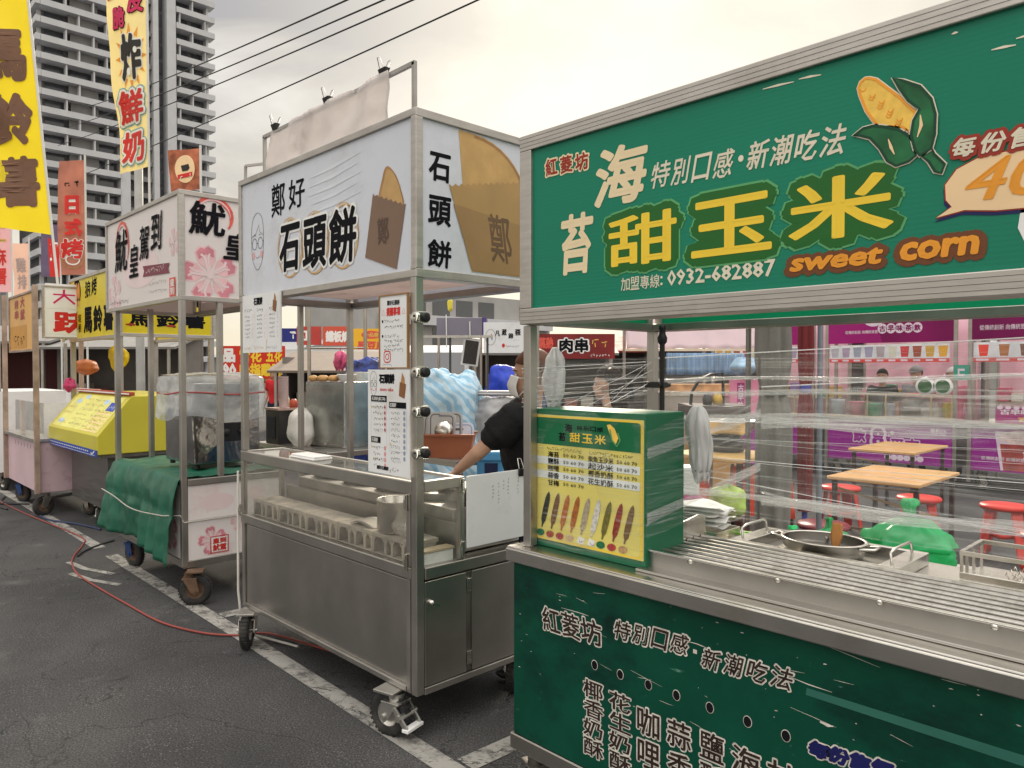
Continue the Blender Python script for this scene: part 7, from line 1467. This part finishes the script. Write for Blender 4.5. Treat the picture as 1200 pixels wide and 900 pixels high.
mb.grid(lambda a, b_: tuple(U*(-.95+1.95*a)+n_*(.25*(1-b_))+Vector((0, 0, 1.86+.48*b_+.012*math.sin(a*40)))), 40, 8, pm('awning_pink', (.74, .62, .66), .5, 0, .05, 3, trans=.4)); mb.build('sheet', aw, solid=.004)
for u in (-.95, .12, 1.0): mb = MB(); q = U*u; mb.tube([(q.x, q.y, 0), (q.x, q.y, 2.35)], .022, POSTM, 8); mb.build('post', aw)
mb = MB(); a_ = U*-.98; b2 = U*1.03; mb.bar((a_.x+n_.x*.26, a_.y+n_.y*.26, 1.845), (b2.x+n_.x*.26, b2.y+n_.y*.26, 1.845), .03, .03, pm('rail_cream', (.70, .58, .44), .5)); mb.build('front_rail', aw)
bs = thing('market_stall', 'stall with a blue and white striped curtain over steel shelves, under the pale pink awning', 'stall', (-5.15, 8.3, 0))
mb = MB(); mb.grid(lambda a, b_: tuple(U*(-.45+1.0*a)+Vector((0, 0, 1.52+.28*b_))+n_*(.02*math.sin(a*60))), 50, 4, pm('curtain_blue', (.28, .42, .60), .6, 0, .35, 5, trans=.3, stretch=(5, 5, .4))); mb.build('curtain', bs, solid=.004)
mb = MB(); M4 = Matrix.Rotation(R(46.1), 4, 'Z'); mb.box(-.5, .6, .05, .6, 0, 1.25, STEEL, M4); mb.build('cabinet', bs); mb = MB(); mb.box(-.52, .62, .0, .62, 1.255, 1.29, STEELB, M4); mb.build('counter', bs)
mb = MB(); mb.box(-.5, .5, .1, .4, 1.30, 1.40, pm('goods_orange', (.55, .30, .14), .6, 0, .5, 7), M4); mb.build('shelf_row', bs)
for x in (-.5, .6): mb = MB(); q = M4 @ Vector((x, .03, 0)); mb.tube([(q.x, q.y, 1.29), (q.x, q.y, 1.9)], .015, POSTM, 8); mb.build('post', bs)
board('menu_sign', 'upright pink menu panel with dark vertical lettering, left of the grey parasol', 'menu board', (-4.52, 8.26), .36, 1.05, 1.47, pm('menu_pink', (.68, .22, .36), .4, 0, .12, 3), lambda p, w_, h: (p.rect(.08, .04, .17, .38, 1, MAGV), p.vtext('古早味', .09, .06, .16, .36, 2, LILA, bold=.03)))
board('menu_sign', 'low purple panel with a pale stamp, beneath the pink menu panel', 'menu board', (-4.50, 8.20), .40, .45, 1.02, PURP, lambda p, w_, h: p.text('飲8', .06, .40, .26, .50, 1, LILA, bold=.05))
lumpy('striped_pillow_pack', 'blue and white packed bundle hanging over the pink menu panel', 'bundle', (-4.52, 8.22, 1.63), (.16, .12, .10), pm('pack_blue', (.30, .46, .62), .5, 0, .5, 6), 14)
# ================================================================== middle distance seen through the steel cart
mt = thing('steel_table', 'long steel work table behind the gap between blossom and stone-cake carts', 'table', (-5.35, 3.12, 0))
mb = MB(); mb.box(-.62, .55, -.36, .42, .95, .99, STEEL); mb.build('tabletop', mt, bevel=.003)
for x in (-.58, .51):
    for y in (-.32, .38): mb = MB(); mb.bar((x, y, 0), (x, y, .95), .03, .03, POSTM); mb.build('leg', mt)
sb = thing('steel_cabinet', 'shiny steel box with a clear front, topped with buns and bowls', 'steel box', (-5.2, 3.16, .99))
mb = MB(); mb.box(-.24, .20, -.20, .24, 0, .51, pm('hazy_steel', (.42, .42, .41), .25, 1, .35, 4, .15, 6), Matrix.Rotation(R(12), 4, 'Z')); mb.build('box', sb, bevel=.008)
mb = MB(); mb.box(-.23, .19, -.215, -.205, .04, .49, GLASS, Matrix.Rotation(R(12), 4, 'Z')); mb.build('clear_front', sb)
BUN = pm('bun_brown', (.46, .26, .10), .55, 0, .25, 20)
for i in range(6):
    mb = MB(); mb.ell((0, 0, 0), .036, .040, .026, BUN, 14, 9); o = mb.build('bun', loc=(-5.38+.045*i, 2.975+.022*i+.028*(i % 2), 1.523)); tag(o, 'golden bun in the row on top of the shiny steel box', 'bun', 'buns on the steel box')
mb = MB(); mb.lathe([(0, 0), (.05, 0), (.075, .05), (.08, .052), (.07, .055), (.045, .012), (0, .01)], (0, 0, 0), WHITEP, 24); tag(mb.build('white_bowl', loc=(-5.12, 3.12, 1.502)), 'white bowl beside the buns on the shiny steel box', 'bowl')
mb = MB(); mb.box(-.08, .08, -.06, .06, 0, .07, STEELB); mb.box(-.072, .072, -.052, .052, .0701, .072, STEELD); tag(mb.build('steel_tray', loc=(-5.2, 3.27, 1.502), bevel=.004), 'square steel tray behind the buns on the shiny steel box', 'tray')
lumpy('white_sack', 'lumpy white plastic sack on the work table, left of the shiny steel box', 'sack', (-5.36, 2.86, 1.13), (.12, .10, .16), pm('sack_white', (.72, .70, .66), .5, 0, .08, 6, .4, 10), 16)
mb = MB(); mb.box(-.11, .11, -.11, .11, 0, .27, pm('oven_black', (.022, .022, .024), .3)); mb.box(-.08, .06, -.114, -.111, .04, .22, pm('oven_glass', (.01, .01, .012), .08)); mb.box(-.115, .115, -.115, .115, .272, .29, pm('oven_top', (.42, .30, .26), .5)); tag(mb.build('small_oven', loc=(-5.72, 2.9, .99), bevel=.004), 'small black oven on the work table beyond the plastic-covered fryer', 'oven')
mb = MB()
for k in range(9): mb.lathe([(.030, 0), (.040, .07), (.043, .072), (.043, .078)], (0, 0, k*.022), pm('cup_pinkish', (.72, .56, .56), .5), 16)
tag(mb.build('cup_stack', loc=(-5.66, 2.86, 1.282)), 'tall stack of pinkish paper cups on the small black oven', 'cups')
for i, (dx, c, h_) in enumerate(((-.08, (.62, .56, .42), .10), (.06, (.5, .1, .06), .07))): mb = MB(); mb.lathe([(0, 0), (.034, 0), (.034, h_*.7), (.016, h_), (0, h_)], (0, 0, 0), pm('sauce_%d' % i, c, .4), 14); tag(mb.build('sauce_bottle', loc=(-5.72+dx, 2.95, 1.281)), ('cream' if i == 0 else 'red')+' sauce bottle beside the paper cups on the small oven', 'bottle')
# right of the corner post
ct = thing('steel_table', 'steel table with basket and trays behind the price list post', 'table', (-3.78, 3.16, 0))
mb = MB(); mb.box(-.42, .30, -.28, .36, 1.0, 1.04, STEEL); mb.build('tabletop', ct, bevel=.003)
for x in (-.38, .26):
    for y in (-.24, .32): mb = MB(); mb.bar((x, y, 0), (x, y, 1.0), .03, .03, POSTM); mb.build('leg', ct)
bk = thing('basket', 'terracotta brown plastic basket full of trays, behind the corner post', 'basket', (-3.73, 3.02, 1.04), R(44))
BASK = pm('basket_brown', (.36, .12, .06), .5, 0, .1, 6)
mb = MB()
for (a, b_, c, d) in ((-.15, .15, -.105, -.10), (-.15, .15, .10, .105)): mb.add([(a, b_*0+c, 0), (b_, c, 0), (b_+.02, c*1.15, .14), (a-.02, c*1.15, .14), (a, d, .004), (b_, d, .004), (b_+.02, d*1.15, .14), (a-.02, d*1.15, .14)], [(0, 1, 2, 3), (7, 6, 5, 4), (0, 4, 5, 1), (3, 2, 6, 7), (0, 3, 7, 4), (1, 5, 6, 2)], BASK)
for s_ in (-1, 1): mb.add([(s_*.15, -.10, 0), (s_*.15, .10, 0), (s_*.17, .118, .14), (s_*.17, -.118, .14)], [(0, 1, 2, 3)], BASK)
mb.box(-.148, .148, -.099, .099, 0, .006, BASK); mb.bar((-.18, -.125, .142), (.18, -.125, .142), .018, .012, BASK); mb.bar((-.18, .125, .142), (.18, .125, .142), .018, .012, BASK); mb.build('tub', bk)
for i, (u, m, tl, h_) in enumerate(((-.07, pm('tray_grey', (.45, .44, .43), .4), -8, .26), (-.02, pm('tray_grey', (.45, .44, .43), .4), 2, .27), (.06, pm('tray_lilac', (.62, .62, .70), .4), 8, .20))):
    mb = MB(); pts = rr(-.11+(.03 if i == 2 else 0), 0, .11, h_, .03); mb.add([(x, -.008, z) for x, z in pts]+[(x, .008, z) for x, z in pts], [tuple(range(len(pts))), tuple(range(len(pts)))[::-1][:0] or tuple(len(pts)+j for j in range(len(pts)))[::-1]]+[(j, j+len(pts), (j+1) % len(pts)+len(pts), (j+1) % len(pts)) for j in range(len(pts))], m)
    p = Panel(mb, (0, -.0085, 0), FU, FV); p.stroke(rr(-.095+(.03 if i == 2 else 0), .015, .095, h_-.015, .025), .006, 1, LINE if i < 2 else SLATE, True)
    if i == 2: p.rect(-.02, h_-.05, .04, h_-.035, 1, LINE)
    o = mb.build('serving_tray', loc=(-3.73+u*.69, 3.02+u*.72, 1.052), rotz=R(44+tl*2)); o.rotation_euler.x = R(-10); tag(o, ('grey' if i < 2 else 'pale lilac')+' serving tray standing in the brown basket, '+('at the back left', 'in the middle', 'front right')[i], 'tray', 'trays in the brown basket')
mb = MB(); mb.lathe([(.055, 0), (.065, .012), (.05, .05), (.0, .06)], (0, 0, 0), STEELB, 24, (.3, -.9, .3)); tag(mb.build('steel_bowl', loc=(-3.70, 2.97, 1.20)), 'round steel bowl leaning in front of the trays in the basket', 'bowl')
bb = thing('blue_bin', 'tall light blue plastic bin with a dark label, behind the black-shirted arm', 'bin', (-3.38, 3.14, 0), R(44)); BLUEB = pm('bin_blue', (.10, .36, .66), .45, 0, .06, 4)
mb = MB(); mb.lathe([(.15, 0), (.17, .06), (.18, 1.04)], (0, 0, 0), BLUEB, 4, sx=1, sy=1); mb.build('body', bb, rotz=R(45)); mb = MB(); mb.box(-.14, .14, -.14, .14, 1.041, 1.10, BLUEB); mb.build('lid', bb, bevel=.01); mb = MB(); mb.box(-.08, .0, -.136, -.131, .96, 1.03, pm('label_navy', (.02, .03, .08), .4)); mb.build('label_plate', bb)
def covered(name, label, c, a, b_, h, m, seed, rot=44, lump=.05):
    r2 = random.Random(seed); ph = [r2.uniform(0, 6.28) for _ in range(8)]
    def fn(u, v):
        t = 6.2832*u; k = 1/max(abs(math.cos(t)), abs(math.sin(t)))**.75
        if v < .45: q = v/.45; r_ = .02+.98*q; z = h-(h*.10)*q**4+lump*(math.sin(3*t+ph[0])*q+math.sin(5*q+ph[1])*.5+math.sin(7*t+4*q+ph[2])*.4*q)
        else: q = (v-.45)/.55; r_ = 1+.05*q+.05*math.sin(9*t+ph[3])*q+.03*math.sin(5*t+ph[4])*q; z = (h*.90+lump*(math.sin(3*t+ph[0])+math.sin(5+ph[1])*.5+math.sin(7*t+4+ph[2])*.4))*(1-q)+.12*q
        return (a*math.cos(t)*k*r_, b_*math.sin(t)*k*r_, z)
    mb = MB(); mb.grid(fn, 110, 60, m); o = mb.build(name, loc=c, rotz=R(rot)); tag(o, label, 'tarpaulin')
    tx = bpy.data.textures.get('crumple') or bpy.data.textures.new('crumple', 'CLOUDS'); tx.noise_scale = .17; tx.noise_depth = 5
    dm = o.modifiers.new('crumple', 'DISPLACE'); dm.texture = tx; dm.strength = .12; dm.mid_level = .5; dm.texture_coords = 'GLOBAL'
STRIPE = pm('tarp_striped', (.36, .55, .70), .5, 0, .0, 4)
def stripes(m):
    n = m.node_tree.nodes; l = m.node_tree.links; b = n['Principled BSDF']; t = n.new('ShaderNodeTexCoord'); w_ = n.new('ShaderNodeTexWave'); w_.bands_direction = 'DIAGONAL'; w_.inputs['Scale'].default_value = 6.5; w_.inputs['Distortion'].default_value = 5.; w_.inputs['Detail Scale'].default_value = 1.2; l.new(t.outputs['Object'], w_.inputs['Vector'])
    r = n.new('ShaderNodeValToRGB'); r.color_ramp.elements[0].position = .42; r.color_ramp.elements[1].position = .55; r.color_ramp.elements[0].color = (.26, .46, .62, 1); r.color_ramp.elements[1].color = (.46, .60, .69, 1); l.new(w_.outputs['Fac'], r.inputs[0]); l.new(r.outputs[0], b.inputs['Base Color'])
stripes(STRIPE)
covered('striped_tarp', 'light blue and white striped tarp over a lumpy load, behind the corner post clamps', (-4.68, 3.82, 0), .24, .24, 1.56, STRIPE, 3, 44, .06)
covered('blue_tarp', 'strong royal blue tarp over boxed goods, under the white sign with round emblem', (-5.06, 4.86, 0), .22, .26, 1.62, pm('tarp_blue', (.015, .045, .42), .45, 0, .2, 5, .3, 8), 5, 44, .02)
covered('grey_tarp', 'grey folded tarp over a low table between the striped and blue tarps', (-4.45, 4.10, 0), .26, .22, 1.36, pm('tarp_grey', (.30, .30, .31), .6, 0, .2, 5, .3, 9), 7, 44, .02)
covered('navy_cover', 'dark blue patterned cloth over a stall roof, left of the price list', (-7.72, 4.98, 0), .22, .22, 1.72, pm('cloth_navy', (.025, .04, .17), .6, 0, .8, 9, .3, 9), 9, 44, .05)
mb = MB()
for k in range(4): mb.tube([(-4.72+.01*k, 3.62+.03*k, 1.40+.016*(k % 2)), (-4.20+.02*k, 4.16+.02*k, 1.395+.016*(k % 2))], .014, pm('pole_grey', (.36, .36, .37), .5, .4), 8)
tag(mb.build('pole_bundle'), 'bundle of thin grey poles lying on the grey folded tarp', 'poles')
fm = thing('display_frame', 'thin steel frame on posts with a dark tilted screen, over the striped tarp', 'frame', (-5.0, 4.18, 0))
mb = MB(); mb.bar((-.26, -.27, 1.88), (.20, .21, 1.88), .05, .022, STEELB); mb.build('top_bar', fm)
for u in (-.24, -.06, .17): mb = MB(); mb.tube([(u*.98, u*1.02, 0), (u*.98, u*1.02, 1.87)], .010, DARKP, 8); mb.build('post', fm)
mb = MB(); M4 = Matrix.Translation((.06, .075, 1.745)) @ Matrix.Rotation(R(46), 4, 'Z') @ Matrix.Rotation(R(8), 4, 'Y'); mb.box(-.075, .075, -.02, .02, -.12, .12, pm('screen_rim', (.5, .48, .46), .5), M4); mb.box(-.058, .058, -.024, -.0205, -.105, .10, pm('screen_dark', (.03, .025, .022), .25), M4); mb.build('screen', fm, bevel=.004)
board('stall_sign', 'white sign with a round emblem and black brush characters, above the blue tarp', 'sign', (-6.54, 6.19), .54, 1.79, 2.16, WHITEB, lambda p, w_, h: (p.ring(.085, .19, .06, .095, .004, 1, LINE), p.oval(.07, .20, .012, .016, 1, MUST, 10), p.oval(.10, .17, .012, .014, 1, SLATE, 10), p.oval(.095, .22, .010, .014, 1, PINKP, 10), p.text('凡', .14, .20, .20, .27, 1, INK, bold=.03), p.text('葳', .22, .21, .28, .29, 1, INK, bold=.03), p.text('蹄', .30, .17, .36, .24, 1, INK, bold=.03), p.text('莪', .38, .21, .45, .29, 1, INK, bold=.03), p.oval(.24, .09, .018, .026, 1, RED, 14), p.scrawl(.26, .075, .44, .022, 1, INK, 410), p.scrawl(.36, .15, .44, .012, 1, INK, 411)))
cn = thing('purple_canopy', 'grey and purple fabric canopy stretched between poles, left of the white emblem sign', 'canopy', (-8.5, 7.15, 0))
mb = MB(); mb.box(-.38, .30, -.02, .5, 2.08, 2.36, pm('canopy_grey', (.20, .19, .24), .6, 0, .1, 2), Matrix.Rotation(R(46), 4, 'Z')); mb.build('valance', cn, bevel=.01); mb = MB(); mb.box(.301, .36, -.02, .5, 2.08, 2.36, pm('canopy_purple', (.09, .055, .22), .6), Matrix.Rotation(R(46), 4, 'Z')); mb.build('end_panel', cn)
for u in (-.35, .28): mb = MB(); mb.tube([(u*.69, u*.72, 0), (u*.69, u*.72, 2.08)], .02, POSTM, 8); mb.build('pole', cn)
for u in (-.22, .13): mb = MB(); mb.tube([(u*.69+.03, u*.72-.04, 1.9), (u*.69+.02, u*.72-.04, 2.3+.1*(u < 0))], .008, WHITEP, 6); mb.build('cord', cn)
lumpy('yellow_flag', 'small yellow pennant above the grey and purple canopy', 'pennant', (-8.62, 7.02, 2.56), (.06, .02, .10), pm('pennant_yellow', (.80, .72, .12), .5, trans=.3), 17)
def van(x, y, rz):
    t = thing('white_van', 'white van parked behind the stalls, only its roof and windscreen showing', 'van', (x, y, 0), rz); W_ = pm('van_white', (.74, .75, .76), .25, 0, .02, coat=.4)
    pr = [(-2.1, .35), (-2.1, 1.0), (-1.95, 1.75), (-1.7, 2.02), (1.0, 2.05), (1.35, 1.95), (1.95, 1.15), (2.2, .95), (2.25, .35)]
    mb = MB(); k = len(pr); mb.add([(x_, -.82, z) for x_, z in pr]+[(x_, .82, z) for x_, z in pr], [tuple(range(k))[::-1], tuple(k+i for i in range(k))]+[(i, (i+1) % k, (i+1) % k+k, i+k) for i in range(k)], W_); mb.build('body', t, bevel=.08)
    mb = MB(); mb.add([(1.40, -.70, 1.88), (1.92, -.74, 1.20), (1.92, .74, 1.20), (1.40, .70, 1.88)], [(0, 1, 2, 3)], TWIN); mb.build('windscreen', t, solid=.08)
    for s_ in (-1, 1):
        for a, b_ in ((-1.7, -.6), (-.5, .5), (.6, 1.45)): mb = MB(); mb.box(a, b_, s_*.822-.012, s_*.822+.012, 1.2, 1.78, TWIN); mb.build('window', t)
        for x_ in (-1.4, 1.5): mb = MB(); mb.lathe([(0, -.1), (.2, -.1), (.31, -.09), (.31, .09), (.2, .1), (0, .1)], (x_, s_*.78, .31), RUBBER, 24, (0, 1, 0)); mb.build('wheel', t)
        mb = MB(); mb.box(2.2, 2.27, s_*.6-.14, s_*.6+.14, .78, .92, pm('headlight', (.7, .7, .68), .1)); mb.build('headlight', t, bevel=.02)
van(-12.2, 9.6, R(-46))
# far row: signs, sheds
REDS = pm('banner_bright_red', (.58, .035, .02), .6, 0, .08, 2)
board('price_banner', 'red banner with a large white price and yellow characters, low behind the blossom cart', 'banner', (-17.3, 7.95), 1.55, 1.25, 2.15, REDS, lambda p, w_, h: (p.text('品', .04, .50, .36, .84, 1, WHT, bold=.06), p.text('90', .04, .14, .38, .48, 1, WHT, bold=.05), p.text('雪花', .46, .50, 1.0, .84, 1, YEL, bold=.04), p.text('吮指雞腿', .46, .16, 1.5, .48, 1, YEL, bold=.05), p.text('五花', 1.1, .5, 1.5, .84, 1, YEL, bold=.04), p.rect(.02, .02, 1.53, .11, 1, pm('dark_olive', (.10, .09, .03), .5)), p.scrawl(.05, .03, 1.5, .07, 2, YEL, 420, .1)))
board('stall_sign', 'dark blue sign with white strokes, in the far row left of the red signs', 'sign', (-22.2, 11.55), .95, 2.46, 2.9, pm('sign_deep_blue', (.02, .03, .20), .5), lambda p, w_, h: p.scrawl(.35, .06, .9, .3, 1, WHT, 421, .28))
board('stall_sign', 'orange red sign with pale characters in the far row, left one of two', 'sign', (-20.05, 10.95), .72, 2.30, 2.85, pm('sign_red_a', (.48, .06, .05), .5, 0, .2, 1), lambda p, w_, h: p.text('紅', .05, .12, .4, .45, 1, WHT, bold=.05))
board('stall_sign', 'orange red sign with pale characters in the far row, right one beside the yellow sign', 'sign', (-19.45, 11.55), .86, 2.28, 2.85, pm('sign_red_b', (.60, .10, .06), .5, 0, .15, 1), lambda p, w_, h: p.text('鐵板燒', .08, .10, .80, .44, 1, WHT, bold=.06))
board('stall_sign', 'yellow orange sign with red characters in an oval, in the far row', 'sign', (-18.75, 12.2), 1.12, 2.02, 2.78, pm('sign_amber', (.78, .44, .03), .5, 0, .1, 2), lambda p, w_, h: (p.oval(.62, .58, .30, .12, 1, BRUSH, 20), p.text('一品香', .40, .52, .84, .64, 2, MUST, bold=.04), p.text('黑豆腐', .20, .12, 1.05, .40, 1, BRUSH, bold=.05)))
def shed(x, y, w_, h, label, dark, roofm, seed):
    t = thing('market_stall', label, 'stall', (x, y, 0), R(46)); mb = MB(); mb.box(-w_/2, w_/2, .8, .9, 0, h, dark); mb.box(-w_/2, -w_/2+.08, 0, .79, 0, h, dark); mb.box(w_/2-.08, w_/2, 0, .79, 0, h, dark); mb.build('walls', t)
    mb = MB(); mb.add([(-w_/2-.1, -.5, h-.25), (w_/2+.1, -.5, h-.25), (w_/2+.1, 1.0, h+.1), (-w_/2-.1, 1.0, h+.1)], [(0, 1, 2, 3)], roofm); mb.build('roof', t, solid=.04); mb = MB(); mb.box(-w_/2+.09, w_/2-.09, -.1, .5, 0, .9, STEELD); mb.build('counter', t)
    mb = MB(); r2 = random.Random(seed)
    for i in range(7): a = -w_/2+.2+i*(w_-.4)/7; mb.box(a, a+.22, .1+r2.uniform(0, .2), .4, .9, .9+r2.uniform(.1, .45), pm('goods_%d' % (i % 4), ((.3, .28, .25), (.4, .12, .1), (.5, .48, .42), (.12, .16, .3))[i % 4], .6))
    o = mb.build('goods', t)
    for x_ in (-w_/2+.03, w_/2-.03): mb = MB(); mb.tube([(x_, -.45, 0), (x_, -.45, h-.25)], .03, POSTM, 8); mb.build('post', t)
GR = pm('shed_grey', (.20, .19, .175), .8, 0, .1, 1); DKI = pm('shed_dark', (.17, .155, .145), .8); SLR = pm('awning_grey', (.24, .235, .225), .6)
shed(-17.9, 10.1, 2.4, 2.02, 'grey walled stall behind the dark-clothed person in the far row', GR, SLR, 1); shed(-16.2, 11.2, 2.2, 2.0, 'dark stall with a low grey awning, below the amber sign', DKI, SLR, 2); shed(-11.4, 6.6, 1.6, 1.8, 'dark stall beyond the pink bag, seen between the thin posts', DKI, pm('awning_brown', (.22, .18, .15), .7), 3)
shed(-21.5, 6.4, 3.2, 2.3, 'dark stall far behind the fryer and the blossom cart', DKI, SLR, 4); shed(-9.2, 9.6, 2.4, 2.1, 'dark stall behind the royal blue tarp', DKI, SLR, 5); shed(-9.6, 12.6, 3.0, 2.2, 'grey stall far behind the maroon skewer banner', GR, pm('awning_red', (.30, .06, .05), .6), 6); shed(-7.6, 13.2, 3.0, 2.2, 'stall with a pale awning far behind the striped curtain', GR, pm('awning_cream', (.6, .54, .48), .6), 7)
shed(-14.2, 4.1, 2.2, 2.2, 'dark stall behind the yellow potato cart', DKI, SLR, 8); shed(-15.8, 2.6, 2.2, 2.3, 'dark stall behind the pale pink cart', pm('shed_maroon', (.09, .03, .03), .8), SLR, 9)
shed(-12.6, 14.2, 3.4, 2.3, 'wide stall with a brown awning in the farthest row', GR, pm('awning_brown', (.22, .18, .15), .7), 10); shed(-5.2, 15.5, 3.4, 2.4, 'wide dark stall behind the purple carts', DKI, SLR, 11); shed(-1.2, 15.5, 3.4, 2.4, 'wide stall with a plum awning behind the right-hand purple cart', pm('shed_plum', (.26, .13, .19), .8), pm('awning_plum', (.2, .05, .12), .6), 12)
draped_bag('pink_bag', 'pink plastic bag hanging in the gap beyond the steel box', 'plastic bag', (-8.81, 5.27, 1.84), .26, .20, .12, pm('bag_rose', (.74, .14, .30), .4, 0, .1, 5, trans=.3), 19)
mb = MB(); mb.tube([(-9.15, 5.0, 0), (-9.15, 5.0, 2.4)], .025, POSTM, 8); mb.tube([(-8.55, 5.5, 0), (-8.55, 5.5, 2.4)], .025, POSTM, 8); mb.tube([(-9.15, 5.0, 1.88), (-8.55, 5.5, 1.88)], .012, POSTM, 6); tag(mb.build('bag_stand'), 'steel frame of two posts and a rail carrying the pink bag', 'frame')
